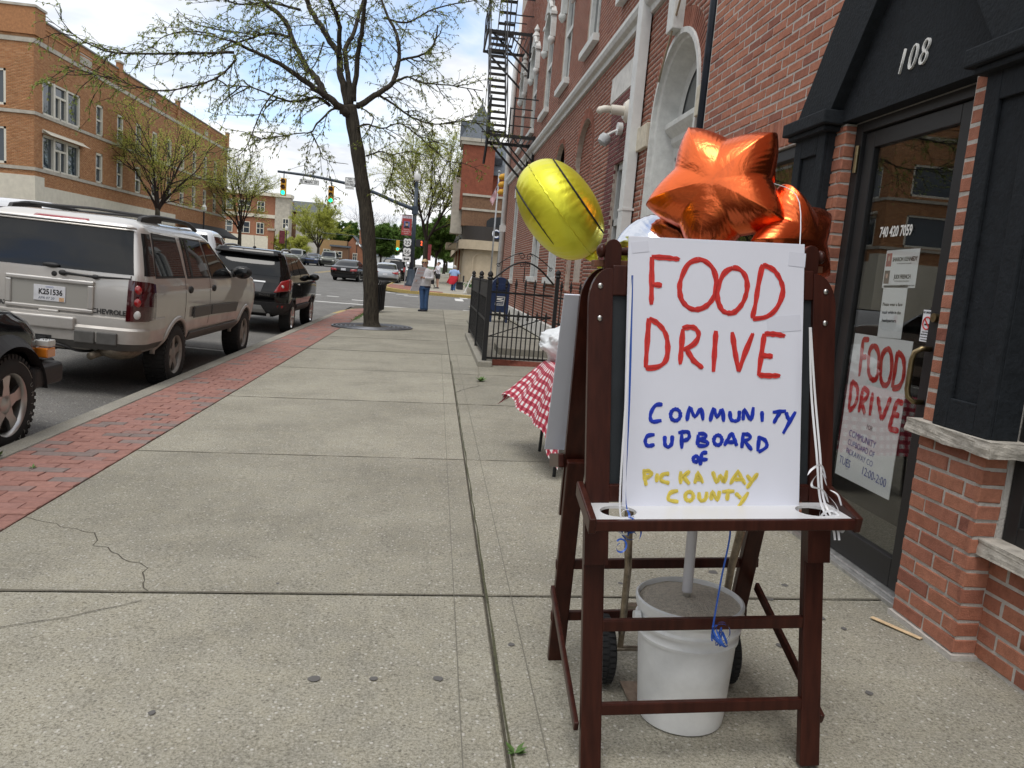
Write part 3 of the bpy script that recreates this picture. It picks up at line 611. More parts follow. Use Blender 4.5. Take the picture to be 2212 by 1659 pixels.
text('phone_number', '740 420 7059', .072, M_WTXT, door, Msh @ (WX(2.2265) @ Matrix.Translation((-3.655, 1.775, .001))), extrude=.0005, sx=.68, offset=.0015)
M_PAPER = plain('white_paper', (.80, .82, .86), .8, var=.03, vscale=20); M_INK = plain('black_ink', (.02, .02, .022), .7); M_PHOTO = plain('printed_photo_red', (.35, .07, .06), .6, var=.5, vscale=50); M_PHOTO2 = plain('printed_photo_brown', (.12, .075, .055), .6, var=.5, vscale=50); M_SKIN = plain('skin', (.52, .31, .23), .55)
def paper(name, label, cat, yc, zc, w, h, x=2.2365, tilt=0.0, thick=.0012, mat=None, out=False):
 o = thing(name, label, cat, (x, yc, zc)); o.rotation_euler = (0, 0, 0)
 M = Matrix.Rotation(tilt, 4, 'X') @ Matrix(((0, 0, -1, 0), (-1, 0, 0, 0), (0, 1, 0, 0), (0, 0, 0, 1)))
 obj('sheet', MB().add([], []).box((0, 0, -thick / 2), (w, h, thick), M), mat or M_PAPER, o); return o, M
p, M = paper('candidate_flyer', 'white flyer with two small portraits taped high inside the door glass', 'flyer', 3.585, 1.595, .27, .185, tilt=R_(-1))
for k, (nm, mt) in enumerate((('SHARON KENNEDY', M_PHOTO), ('JUDI FRENCH', M_PHOTO2))):
 zz = .045 - .085 * k
 obj('portrait_print', MB().box((-.105, zz, .0006), (.045, .065, .0006), M), mt, p); obj('portrait_face', MB().sphere((-.105, zz + .006, .0012), (.009, .013, .0006), 10, 6, M), M_SKIN, p)
 text('name_line', nm, .028, M_INK, p, M @ Matrix.Translation((.025, zz, .0008)), extrude=.0003, sx=.8, offset=.0008)
 text('small_print', 'for Ohio Supreme Court Justice', .009, M_INK, p, M @ Matrix.Translation((.025, zz - .02, .0008)), extrude=.0002)
text('small_print', 'KEEP OHIO STRONG & SAFE', .009, M_INK, p, M @ Matrix.Translation((.075, -.082, .0008)), extrude=.0002)
p, M = paper('mask_notice', 'white printed notice about face masks taped inside the door glass', 'notice', 3.60, 1.385, .2, .26, tilt=R_(-2))
for k, s_ in enumerate(('Please wear a face', 'mask while in the', 'headquarters')): text('notice_line', s_, .0225, M_INK, p, M @ Matrix.Translation((-.005 - .012 * (k == 2), .035 - .04 * k, .0008)), extrude=.0002, offset=.0004)
p, M = paper('no_smoking_sticker', 'small white sticker with red barred circle beside the door lock', 'sticker', 3.30, 1.335, .075, .145, x=2.2255)
text('sticker_line', 'NO SMOKING', .0125, M_INK, p, M @ Matrix.Translation((0, .06, .0008)), extrude=.0002, offset=.0004)
M_REDP = plain('red_paint', (.62, .035, .03), .45, var=.12, vscale=30)
ring = MB(); ring.tube([(math.cos(a) * .028, math.sin(a) * .028 + .012, .001) for a in [2 * math.pi * k / 24 for k in range(24)]], .0032, 6, closed=True); ring.bar((-.02, .032, .001), (.02, -.008, .001), .006, .003); ring.v = [tuple(M @ Vector(v)) for v in ring.v]; obj('barred_circle', ring, M_REDP, p)
obj('cigarette', MB().box((0, .006, .0008), (.034, .007, .0006), M), M_INK, p)
for k, s_ in enumerate(('To Report violations call', '866-559-OHIO (6446)', 'In accordance with Chapter 3794', 'Of the Ohio Revised Code')): text('sticker_line', s_, .0068 if k != 1 else .009, M_INK, p, M @ Matrix.Translation((0, -.028 - .012 * k, .0008)), extrude=.0002, offset=.0002, sx=.8)
# ================================================================== older brick building next door
M_MORT2 = plain('old_mortar', (.44, .375, .32), .95, var=.25, vscale=12, bump=.4, bscale=80)
M_BROLD = ramp_mat('old_brick', [(0, (.255, .098, .064)), (.3, (.30, .122, .082)), (.6, (.225, .084, .056)), (.85, (.275, .11, .075)), (1, (.19, .074, .052))], rough=.88, namt=.25, bump=.5, blotch=.2, blotch_col=(.42, .24, .18), nscale=14)
M_BRDK = ramp_mat('dark_red_brick', [(0, (.13, .03, .03)), (.5, (.16, .042, .038)), (1, (.105, .026, .028))], rough=.7, namt=.2, bump=.4)
M_WPAINT = plain('old_white_paint', (.62, .63, .61), .6, var=.14, vscale=9, bump=.15, bscale=40)
M_CREAM = plain('cream_stone', (.6, .55, .44), .85, var=.2, vscale=10, bump=.4, bscale=40)
M_WINDK = plain('dark_window_glass', (.028, .034, .04), .04, spec=.8)
old = thing('brick_hall_building', 'tall old red brick building with white belt course and arched doorway', 'building', (2.55, 15, .08))
OX = 2.55; MO = Matrix.Translation((-2.55, -15, -.08))
def ob(name, mb, mat, parent=None, **k):
 mb.v = [(p[0] - 2.55, p[1] - 15, p[2] - .08) for p in mb.v]; return obj(name, mb, mat, parent or old, **k)
uw = [11.6, 14.73, 17.87, 20.93, 24.0, 27.1]; HW = .58
H = []
for yc in uw: H.append(arch(-yc - HW, 5.75, -yc + HW, 7.75, rise=.45))
Hdoor = arch(-9.78, .1, -8.0, 3.36, 18, rise=.93); H.append(Hdoor)
Hside = rect(-11.75, .1, -10.9, 3.2); H.append(Hside)
lows = [(16.75, 18.2), (19.5, 21.5), (26.2, 27.4)]
LW = [rect(-17.95, 1.45, -16.75, 3.6), rect(-21.3, 1.45, -19.7, 3.6), rect(-27.3, 1.3, -26.1, 4.1)]
H += LW
blind = arch(-15.35, 1.2, -13.75, 3.6, 12, rise=.78); blind2 = arch(-18.15, 3.75, -16.85, 3.95, 10, rise=.45)
YE = 31.0; ZO = 12.5
outer = [(-YE, -.05), (-6.5, -.05), (-6.5, ZO), (-YE, ZO)]
holed_wall(old, 'wall', MO @ WX(OX), outer, H + [blind, blind2], .1, M_MORT2)
ob('wall_core', MB().mm((2.86, 6.75, -.05), (14, YE, ZO)).mm((2.551, YE - .3, -.05), (2.87, YE, ZO)), M_MORT2)
dkreg = rect(-12.3, .0, -10.6, 4.2); panel = rect(-12.5, 4.2, -10.86, 4.6)
ring_skip = []
def grow(yc, hw, v0, vs, ri, t): return arch(-yc - hw - t, v0, -yc + hw + t, vs, 14, rise=ri + t)
brick_holes = [grow(yc, HW, 5.75, 7.75, .45, .0) for yc in uw] + LW + [dkreg, panel, grow(8.89, .89, .1, 3.36, .93, .22), grow(14.55, .8, 1.2, 3.6, .78, .2), grow(17.5, .65, 3.75, 3.95, .45, .12), rect(-YE, 4.9, -8.0, 5.13)]
rects = brick_rows((-YE, -6.6), (.35, 11.2), .213, .0677, .0135, brick_holes)
place_bricks(old, WX(OX), rects, .004, M_BROLD, 300)
place_bricks(old, WX(OX), brick_rows((-12.3, -10.6), (.35, 4.19), .213, .0677, .014, [Hside]), .008, M_BRDK, 300)
place_bricks(old, WX(OX + .1), brick_rows((-15.35, -13.75), (1.2, 4.35), .213, .0677, .011, [rect(-15.0, 1.4, -14.2, 2.9)]), .006, M_BROLD, 120)
ob('panel_core', MB().mm((OX + .1, 13.75, 1.2), (OX + .14, 15.35, 4.4)), M_MORT2)
vm = brick_variants(.2, .057, .03)
def ring_bricks(yc, vs, rx, ry, t, n, mat=M_BROLD, legs=None):
 for k in range(n):
  a = math.pi * (k + .5) / n
  cu, cv = -yc + (rx + t / 2) * math.cos(a), vs + (ry + t / 2) * math.sin(a)
  o = bpy.data.objects.new('arch_brick', vm[k % 5]); COL.objects.link(o); o.parent = old
  o.material_slots[0].link = 'OBJECT'; o.material_slots[0].material = mat
  o.matrix_local = MO @ (WX(OX) @ Matrix.Translation((cu, cv, -.008)) @ Matrix.Rotation(math.atan2(math.sin(a) * rx, math.cos(a) * ry), 4, 'Z') @ Matrix.Diagonal((t / .2 * .96, math.pi * (rx + ry) / 2 / n / .057 * .86, 1, 1)))
ring_bricks(8.89, 3.36, .89, .93, .22, 46); ring_bricks(14.55, 3.6, .8, .78, .2, 40); ring_bricks(17.5, 3.95, .65, .45, .12, 30)
for yc in uw: ring_bricks(yc, 7.75, HW, .45, .11, 16)
for yc, hw, v0, vs in ((8.89, .89, .35, 3.36), (14.55, .8, 1.2, 3.6)):
 for sd in (1, -1):
  u0 = -yc + sd * hw; r = (min(u0, u0 + sd * .2), max(u0, u0 + sd * .2))
  place_bricks(old, WX(OX), brick_rows(r, (v0, vs), .213, .0677, .011, []), .006, M_BROLD, 40)
b_ = MB(); sec = [(0, 4.9), (.05, 4.9), (.06, 4.97), (.12, 5.0), (.15, 5.06), (.15, 5.12), (0, 5.14)]
b_.prism([(-x, z) for x, z in sec], YE - 9.15, Matrix(((1, 0, 0, OX), (0, 0, -1, YE), (0, 1, 0, 0), (0, 0, 0, 1)))); ob('belt_course', b_, M_WPAINT, bev=.008)
ob('keystone_strip', MB().mm((OX - .13, 8.86, 4.29), (OX, 9.12, 7.5)), M_WPAINT, bev=.01)
ob('stone_panel', MB().mm((OX - .012, 10.9, 4.21), (OX + .05, 12.48, 4.59)), plain('pale_panel', (.66, .65, .62), .8, var=.2, vscale=5), bev=.004)
ob('impost_block', MB().mm((OX - .06, 9.83, 3.16), (OX + .05, 10.3, 3.46)), M_CREAM, bev=.01); ob('impost_block', MB().mm((OX - .06, 7.5, 3.16), (OX + .05, 7.95, 3.46)), M_CREAM, bev=.01)
ob('base_course', MB().mm((OX - .1, 12.4, -.05), (OX, YE, .42)), plain('white_base', (.6, .59, .56), .8, var=.25, vscale=6), bev=.01)
def hood(yc):
 m = MB(); n = 16
 for k in range(n):
  a0, a1 = math.pi * k / n, math.pi * (k + 1) / n
  for d in (0,):
   P = lambda a, e, x: (x, yc - (HW + e) * math.cos(a), 7.75 + (.45 + e) * math.sin(a))
   x0, x1 = OX - .13, OX - .004
   vs = [P(a0, .0, x0), P(a1, .0, x0), P(a1, .17, x0), P(a0, .17, x0), P(a0, 0, x1), P(a1, 0, x1), P(a1, .17, x1), P(a0, .17, x1)]
   m.add(vs, [(0, 1, 2, 3), (3, 2, 6, 7), (1, 0, 4, 5)])
 for sd in (1, -1):
  y = yc + sd * (HW + .085); m.mm((OX - .13, y - .085, 7.45), (OX, y + .085, 7.76)); m.lathe([(.02, -.16), (.09, -.08), (.1, 0), (.06, .06)], 10, Matrix.Translation((OX - .08, y, 7.42)))
  m.mm((OX - .16, y - .1, 7.98), (OX, y + .1, 8.05))
 m.mm((OX - .17, yc - .1, 8.2), (OX, yc + .1, 8.5)); m.lathe([(.09, 0), (.13, .08), (.06, .2), (.09, .26), (.01, .42)], 10, Matrix.Translation((OX - .08, yc, 8.45)))
 m.tube([(OX - .12, yc - .5, 8.2), (OX - .12, yc - .3, 8.38), (OX - .12, yc, 8.5), (OX - .12, yc + .3, 8.38), (OX - .12, yc + .5, 8.2)], .05, 6)
 return ob('window_hood', m, M_WPAINT, auto=40)
for yc in uw:
 f = MB()
 for s_ in (1, -1): f.mm((OX + .02, yc + s_ * HW - (.11 if s_ > 0 else 0), 5.75), (OX + .1, yc + s_ * HW + (.11 if s_ < 0 else 0), 7.9))
 f.mm((OX + .04, yc - HW, 6.9), (OX + .1, yc + HW, 7.0)); f.mm((OX + .04, yc - HW, 5.75), (OX + .1, yc + HW, 5.87)); f.mm((OX + .06, yc - .02, 5.8), (OX + .1, yc + .02, 8.2))
 w = ob('window', f, M_WPAINT); ob('pane', MB().mm((OX + .095, yc - HW, 5.75), (OX + .098, yc + HW, 8.2)), M_WINDK, w)
 ob('window_sill', MB().mm((OX - .12, yc - HW - .12, 5.62), (OX + .1, yc + HW + .12, 5.75)), M_WPAINT, bev=.008); hood(yc)
for (y0, y1, z0, z1) in ((16.75, 17.95, 1.45, 3.6), (19.7, 21.3, 1.45, 3.6), (26.1, 27.3, 1.3, 4.1)):
 f = MB(); w_ = .13
 f.mm((OX + .0, y0, z0), (OX + .1, y0 + w_, z1)); f.mm((OX + .0, y1 - w_, z0), (OX + .1, y1, z1)); f.mm((OX + .0, y0, z1 - w_), (OX + .1, y1, z1)); f.mm((OX + .04, y0, (z0 + z1) / 2 - .04), (OX + .1, y1, (z0 + z1) / 2 + .04)); f.mm((OX + .03, (y0 + y1) / 2 - .035, z0), (OX + .1, (y0 + y1) / 2 + .035, z1))
 w = ob('window', f, M_WPAINT); ob('pane', MB().mm((OX + .095, y0, z0), (OX + .098, y1, z1)), M_WINDK, w)
 ob('window_sill', MB().mm((OX - .1, y0 - .1, z0 - .14), (OX + .1, y1 + .1, z0)), M_WPAINT, bev=.008);
 if z1 > 4: ob('lintel', MB().mm((OX - .03, y0 - .15, z1), (OX + .05, y1 + .15, z1 + .38)), M_WPAINT, bev=.008)
an = 20; inset = .34
m = MB()
def arc_pt(e, a, x): return (x, 8.89 - (.89 - e) * math.cos(a), 3.36 + (.93 - e) * math.sin(a))
def arc_strip(e0, x0, e1, x1):
 pts0 = [(x0, 8.89 - .89 + e0, .1)] + [arc_pt(e0, math.pi * k / an, x0) for k in range(an + 1)] + [(x0, 8.89 + .89 - e0, .1)]
 pts1 = [(x1, 8.89 - .89 + e1, .1)] + [arc_pt(e1, math.pi * k / an, x1) for k in range(an + 1)] + [(x1, 8.89 + .89 - e1, .1)]
 n = len(pts0); m.add(pts0 + pts1, [(i, i + 1, n + i + 1, n + i) for i in range(n - 1)])
for e0, x0, e1, x1 in ((-.004, OX - .03, .055, OX - .03), (.055, OX - .03, .06, OX + .02), (.06, OX + .02, .1, OX + .04), (.1, OX + .04, .16, OX + .26), (.16, OX + .26, .3, OX + .27), (-.004, OX - .03, -.004, OX + .05)): arc_strip(e0, x0, e1, x1)
dfr = ob('door_surround', m, M_WPAINT, auto=45)
t_ = MB(); t_.prism([(-x, z) for x, z in [(-.05, 3.12), (.0, 3.12), (.05, 3.18), (.06, 3.24), (.12, 3.3), (.15, 3.34), (.15, 3.4), (-.05, 3.42)]], 1.46, Matrix(((1, 0, 0, OX + .27), (0, 0, -1, 9.62), (0, 1, 0, 0), (0, 0, 0, 1)))); ob('transom_bar', t_, M_WPAINT, bev=.004)
ob('fanlight', MB().mm((OX + .285, 8.1, 3.35), (OX + .288, 9.7, 4.3)), plain('grey_fanlight', (.16, .17, .17), .15), dfr)
dd = MB(); dd.mm((OX + .27, 8.1, .1), (OX + .305, 9.7, 3.2))
for (a, b) in ((8.28, 8.84), (8.94, 9.5)):
 for z0, z1 in ((.4, 1.2), (1.35, 2.2), (2.3, 3.0)):
  for q in (((OX + .25, a, z0), (OX + .27, a + .04, z1)), ((OX + .25, b - .04, z0), (OX + .27, b, z1)), ((OX + .25, a, z0), (OX + .27, b, z0 + .04)), ((OX + .25, a, z1 - .04), (OX + .27, b, z1))): dd.mm(*q)
ob('panelled_door', dd, M_WPAINT)
sd = MB(); sd.mm((OX + .05, 10.9, .1), (OX + .1, 10.98, 3.2)); sd.mm((OX + .05, 11.67, .1), (OX + .1, 11.75, 3.2)); sd.mm((OX + .05, 10.9, 3.1), (OX + .1, 11.75, 3.2)); sd.mm((OX + .05, 10.9, 2.28), (OX + .1, 11.75, 2.38)); s_o = ob('side_door_frame', sd, plain('grey_paint', (.42, .43, .42), .6, var=.1, vscale=8)); ob('pane', MB().mm((OX + .1, 10.9, .1), (OX + .103, 11.75, 3.15)), M_WINDK, s_o)
def fluted(name, label, x, y, z0, z1, w, d, mat, cat='downspout', straps=()):
 o = thing(name, label, cat, (x, y, z0)); m = MB(); m.mm((-d / 2, -w / 2, 0), (d / 2, w / 2, z1 - z0))
 for k in (-1, 0, 1): m.mm((-d / 2 - .006, k * w / 3.2 - w / 12, 0), (-d / 2, k * w / 3.2 + w / 12, z1 - z0))
 obj('pipe', m, mat, o, bev=.006)
 for z in straps: obj('strap', MB().mm((-d / 2 - .01, -w / 2 - .012, z), (d / 2 + .04, w / 2 + .012, z + .03)), mat, o)
 return o
M_DSP = plain('white_gutter', (.68, .69, .68), .45, var=.08, vscale=6)
fluted('downspout', 'white fluted downspout beside the arched white doorway', OX - .09, 10.4, .1, 9.5, .24, .13, M_DSP, straps=(2.3, 5.4))
o = thing('downspout', 'slim pale downspout at the far corner of the old brick building', 'downspout', (OX - .1, 30.6, .1)); obj('pipe', MB().tube([(0, 0, 0), (0, 0, 9.2), (.1, 0, 9.6), (.1, 0, 11)], .1, 12), M_DSP, o, smooth=True); obj('strap', MB().mm((-.13, -.13, 3.0), (.13, .13, 3.25)), M_DSP, o)
M_PIPE = plain('black_pipe', (.012, .017, .028), .45, var=.4, vscale=9)
for k, (y, lb) in enumerate(((6.86, 'black drainpipe against the new brick wall'), (7.11, 'black drainpipe nearer the arched white doorway'))):
 o = thing('drainpipe', lb, 'pipe', (2.33 - .02 * k, y, .06), group='paired black drainpipes'); obj('pipe', MB().cyl((0, 0, 0), (0, 0, 8), .046, 16), M_PIPE, o, smooth=True)
 for z in (1.2, 4.05, 6.5): obj('joint', MB().cyl((0, 0, z), (0, 0, z + .09), .054, 16), M_PIPE, o, auto=40)
M_PVC = plain('cream_plastic', (.72, .68, .6), .4)
o = thing('vent_pipe', 'cream plastic vent pipe sticking out of the dark red brick', 'vent pipe', (OX - .012, 11.05, 3.83))
obj('flange', MB().lathe([(.05, 0), (.15, .01), (.16, .04), (.11, .09)], 20, Matrix.Rotation(R_(-90), 4, 'Y')), M_PVC, o, auto=40)
obj('pipe', MB().tube([(0, 0, 0), (-.14, .0, 0), (-.27, .0, 0)], .068, 16), M_PVC, o, auto=40); obj('elbow', MB().tube([(-.27, 0, 0), (-.36, 0, .0), (-.42, 0, -.02), (-.44, 0, -.06)], .05, 14), M_PVC, o, smooth=True)
o = thing('wall_lamp', 'grey round floodlight hanging on the dark red brick', 'lamp', (OX - .012, 11.45, 3.66)); obj('base', MB().cyl((0, 0, 0), (-.07, 0, 0), .09, 18), M_DSP, o, auto=40); obj('arm', MB().tube([(-.06, 0, -.02), (-.14, 0, -.06), (-.2, .0, -.1)], .02, 8), M_DSP, o); obj('lamp_head', MB().lathe([(.02, 0), (.08, .025), (.095, .08), (.08, .15), (.02, .18)], 18, Matrix.Translation((-.19, 0, -.1)) @ Matrix.Rotation(R_(215), 4, 'Y')), plain('grey_lamp', (.45, .47, .48), .4), o, auto=50)
o = thing('service_cable', 'thin slack cable strung across the arch of the white doorway', 'cable', (OX - .06, 9.05, 4.18)); obj('wire', MB().tube([(0, .42, -.32), (-.02, .25, -.2), (-.04, 0, 0), (-.04, -.3, .4), (-.04, -.9, 1.4)], .012, 6), plain('cable_tan', (.36, .29, .2), .6), o, smooth=True)
# ================================================================== fire escape
M_IRON = plain('black_iron', (.012, .012, .013), .5, var=.3, vscale=20)
fe = thing('fire_escape', 'black iron fire escape with steep stair on the old brick building', 'fire escape', (OX, 23.3, 5.4))
def fo(name, mb, **k):
 mb.v = [(p[0] - OX, p[1] - 23.3, p[2] - 5.4) for p in mb.v]; return obj(name, mb, M_IRON, fe, **k)
def landing(y0, y1, z, x0=1.12):
 for k in range(12):
  x = x0 + (OX - x0) * k / 11.0; fo('grate_bar', MB().mm((x - .012, y0, z - .03), (x + .012, y1, z)))
 fo('landing_frame', MB().mm((x0, y0 - .03, z - .11), (OX, y0 + .03, z - .02)).mm((x0, y1 - .03, z - .11), (OX, y1 + .03, z - .02)).mm((x0 - .03, y0, z - .11), (x0 + .03, y1, z - .02)))
 for y in (y0, y1):
  fo('bracket', MB().bar((x0 + .15, y, z - .1), (OX, y, z - 1.25), .06, .06).bar((OX - .04, y, z - 1.4), (OX - .04, y, z), .07, .07).bar((x0 + .7, y, z - .1), (OX, y, z - .75), .04, .04))
 rl = MB()
 for zz in (.5, 1.0): rl.bar((x0, y0, z + zz), (x0, y1, z + zz), .03, .03); rl.bar((x0 + .65, y0, z + zz), (OX, y0, z + zz), .03, .03); rl.bar((x0 + .65, y1, z + zz), (OX, y1, z + zz), .03, .03)
 for x, y in ((x0, y0), (x0, y1), (x0 + .68, y0), (x0 + .68, y1), (x0, (y0 + y1) / 2)): rl.bar((x, y, z - .1), (x, y, z + 1.02), .04, .04)
 fo('railing', rl)
landing(22.7, 24.1, 5.42, 1.2); landing(26.0, 28.4, 9.2, 1.1)
s0, s1 = Vector((1.22, 23.55, 5.5)), Vector((1.14, 26.1, 9.2))
for k in range(17):
 t = (k + .5) / 17; c = s0.lerp(s1, t); fo('tread', MB().mm((c.x, c.y - .1, c.z - .02), (c.x + .52, c.y + .1, c.z + .02)))
for dx in (0, .52):
 st = MB(); st.bar(s0 + Vector((dx, 0, 0)), s1 + Vector((dx, 0, 0)), .025, .2); fo('stringer', st)
 h = MB(); h.bar(s0 + Vector((dx, 0, .85)), s1 + Vector((dx, 0, .85)), .03, .03)
 for k in range(5): c = s0.lerp(s1, k / 4); h.bar(c + Vector((dx, 0, 0)), c + Vector((dx, 0, .85)), .025, .025)
 fo('handrail', h)
u0, u1 = Vector((1.5, 27.9, 9.25)), Vector((1.5, 25.4, 12.8))
for k in range(12):
 c = u0.lerp(u1, k / 12); fo('tread', MB().mm((c.x, c.y - .1, c.z - .02), (c.x + .55, c.y + .1, c.z + .02)))
for dx in (0, .55): fo('stringer', MB().bar(u0 + Vector((dx, 0, 0)), u1 + Vector((dx, 0, 0)), .025, .2))
fo('drop_ladder', MB().bar((1.12, 22.9, 4.55), (1.2, 22.85, 5.6), .07, .04).bar((1.12, 22.75, 4.55), (1.2, 22.7, 5.6), .07, .04)); fo('tie_rod', MB().bar((1.0, 22.65, 5.1), (1.12, 24, 7.3), .02, .02).bar((.98, 22.65, 5.4), (1.22, 22.65, 5.4), .03, .03))
# ================================================================== areaway kerb, iron fence, gate, mailbox
M_STEP = M_CONC2
st = thing('areaway_step', 'raised concrete kerb and step around the fenced areaway', 'step', (.78, 14, .02))
obj('side_kerb', MB().mm((-.08, -2.55, -.02), (.14, 2.9, .09)), M_STEP, st, bev=.015); obj('step', MB().mm((.35, -1.0, .0), (1.7, -.0, .17)), M_STEP, st, bev=.012); obj('areaway_floor', MB().mm((.16, -2.2, .0), (1.68, 8.0, .05)), M_STEP, st); obj('brick_riser', MB().mm((.16, -2.26, -.0), (1.68, -2.2, .1)), plain('riser_brick', (.25, .08, .055), .9, var=.3, vscale=20), st)
fn = thing('iron_fence', 'black iron fence with spear points around the areaway', 'fence', (.8, 11.6, .03))
def picket(m, x, y, z0, z1, r=.009, spear=True):
 m.bar((x, y, z0), (x, y, z1), 2 * r, 2 * r, up=(1, 0, 0))
 if spear: m.lathe([(.006, 0), (.022, .03), (.014, .05), (.024, .075), (.004, .17)], 6, Matrix.Translation((x, y, z1)))
def post(x, y, h, r=.035, parent=fn):
 m = MB(); m.mm((x - r, y - r, 0), (x + r, y + r, h)); m.lathe([(.03, 0), (.05, .02), (.03, .045), (.045, .07), (.035, .105), (.008, .13)], 10, Matrix.Translation((x, y, h))); m.mm((x - .075, y - .075, 0), (x + .075, y + .075, .012)); obj('post', m, M_IRON, parent, bev=.003)
for y in (0, 2.3, 5.2): post(0, y, 1.3)
for a, b in ((0, 2.3), (2.3, 5.2)):
 m = MB()
 for z in (.14, .66, 1.02, 1.26): m.mm((-.016, a + .03, z), (.016, b - .03, z + .035))
 obj('rail', m, M_IRON, fn); n = int((b - a) / .062)
 for k in range(1, n):
  q = MB(); picket(q, 0, a + (b - a) * k / n, .14, 1.27, spear=False); obj('picket', q, M_IRON, fn)
 q = MB(); q.mm((-.012, a + .03, 1.04), (.012, b - .03, 1.25)); obj('scroll_band', q, M_IRON, fn)
g0, g1 = Vector((.04, .02, 0)), Vector((1.0, .25, 0))
gt = thing('iron_gate', 'black iron garden gate with arched scrolled top', 'gate', (.8, 11.6, .03))
def gp(t, z): p = g0.lerp(g1, t); return (p.x, p.y, z)
for z in (.12, .78, 1.12): obj('rail', MB().bar(gp(0, z), gp(1, z), .025, .03), M_IRON, gt)
obj('arch', MB().tube([gp(k / 16, 1.3 + .3 * math.sin(math.pi * k / 16)) for k in range(17)], .014, 6), M_IRON, gt, smooth=True)
def scroll(c, r, s, t0=0.5):
 return [gp(t0 + (c[0] + s * rr_ * math.cos(a)) / .98, c[1] + rr_ * math.sin(a)) for rr_, a in [(r * (1 - k / 22), .3 + k * .42) for k in range(20)]]
for s in (1, -1):
 obj('scroll', MB().tube(scroll((s * .06, 1.68), .055, s), .006, 5), M_IRON, gt); obj('scroll', MB().tube(scroll((s * .06, 1.56), .045, s), .006, 5), M_IRON, gt); obj('scroll', MB().tube([gp(.5 + s * (.06 + .36 * k / 8) / .98, 1.74 - .2 * (k / 8) ** 1.4) for k in range(9)], .007, 5), M_IRON, gt); obj('scroll', MB().tube(scroll((s * .42, 1.52), .035, s), .006, 5), M_IRON, gt)
obj('finial', MB().bar(gp(.5, 1.3), gp(.5, 1.62), .014, .014), M_IRON, gt)
for k in range(1, 13):
 t = k / 13; m = MB(); p = gp(t, 0); picket(m, p[0], p[1], .1, 1.18 if k % 2 else .7); obj('picket', m, M_IRON, gt)
obj('brace', MB().bar(gp(0, .45), gp(1, .8), .014, .014).bar(gp(0, .85), gp(1, .4), .014, .014).bar(gp(0, .45), gp(1, .45), .016, .016), M_IRON, gt)
post(1.06, .26, 1.4, .028)
for k in range(1, 9):
 m = MB(); x = 1.06 + .65 * k / 9; picket(m, x, .28 - .01 * k, .1, 1.2 if k % 2 else .78); obj('picket', m, M_IRON, fn)
for z in (.12, .7, 1.1): obj('rail', MB().bar((1.06, .27, z), (1.74, .2, z), .02, .025), M_IRON, fn)
M_BLUE = plain('mailbox_blue', (.010, .026, .085), .35, var=.15, vscale=8, coat=.3)
mb_ = thing('mailbox', 'dark blue collection mailbox with white eagle emblem behind the fence', 'mailbox', (1.86, 22.5, .05))
prof = [(-.26, .3), (.26, .3), (.26, 1.05)] + [(.26 * math.cos(math.pi * k / 14), 1.05 + .26 * math.sin(math.pi * k / 14)) for k in range(1, 14)] + [(-.26, 1.05)]
obj('body', MB().prism(prof, .55, Matrix(((1, 0, 0, 0), (0, 0, 1, -.27), (0, 1, 0, 0), (0, 0, 0, 1)))), M_BLUE, mb_, bev=.012)
for sx in (-1, 1):
 for sy in (-1, 1): obj('leg', MB().mm((sx * .23 - .03, sy * .22 - .03, 0), (sx * .23 + .03, sy * .22 + .03, .32)), M_BLUE, mb_)
obj('hood_door', MB().mm((-.2, -.3, .95), (.2, -.27, 1.12)), M_BLUE, mb_, bev=.01)
Me = Matrix(((1, .12, 0, 0), (0, 0, -1, -.275), (0, 1, 0, .62), (0, 0, 0, 1)))
em = MB()
em.prism([(-.13, -.12), (.11, -.12), (.11, -.105), (-.13, -.105)], .004, Me); em.prism([(-.13, .12), (.13, .12), (.13, .14), (-.13, .14)], .004, Me); em.prism([(-.13, -.12), (-.115, -.12), (-.115, .14), (-.13, .14)], .004, Me); em.prism([(.11, -.12), (.125, -.12), (.125, .14), (.11, .14)], .004, Me)
em.prism([(-.1, .09), (.1, .1), (.02, .06), (-.1, .06)], .004, Me); em.prism([(-.1, .04), (.1, .01), (.1, .04), (.0, .055), (-.1, .055)], .004, Me); em.prism([(-.1, -.02), (.1, -.02), (.06, .0), (-.1, .0)], .004, Me)
for k in range(7): em.prism([(-.1 + k * .03, -.09), (-.085 + k * .03, -.09), (-.085 + k * .03, -.06), (-.1 + k * .03, -.06)], .004, Me)
obj('emblem', em, plain('white_vinyl', (.75, .75, .73), .5), mb_)
# ================================================================== easel with the painted sign
def wood_mat(name, c0, c1, rough=.32):
 if name in MATS: return MATS[name]
 m, t, b = nt(name); L = t.links; tcn = t.nodes.new('ShaderNodeTexCoord'); mp = t.nodes.new('ShaderNodeMapping'); mp.inputs['Scale'].default_value = (60, 60, 3); L.new(tcn.outputs['Object'], mp.inputs[0])
 n = t.nodes.new('ShaderNodeTexNoise'); n.inputs['Scale'].default_value = 1; n.inputs['Detail'].default_value = 4; L.new(mp.outputs[0], n.inputs['Vector'])
 cr_ = t.nodes.new('ShaderNodeValToRGB'); cr_.color_ramp.elements[0].position = .3; cr_.color_ramp.elements[1].position = .7; cr_.color_ramp.elements[0].color = rgb(c0); cr_.color_ramp.elements[1].color = rgb(c1); L.new(n.outputs[0], cr_.inputs[0]); L.new(cr_.outputs[0], b.inputs['Base Color'])
 b.inputs['Roughness'].default_value = rough; b.inputs['Specular IOR Level'].default_value = .25
 MATS[name] = m; return m
M_MAH = wood_mat('mahogany', (.030, .008, .0055), (.055, .015, .0095)); M_MAHE = wood_mat('worn_wood_edge', (.13, .055, .03), (.2, .09, .05), .5)
M_SLATE = plain('chalkboard', (.018, .022, .026), .55, var=.35, vscale=6); M_STEEL = plain('screw_steel', (.6, .6, .58), .3, metal=1)
TILT = -.055
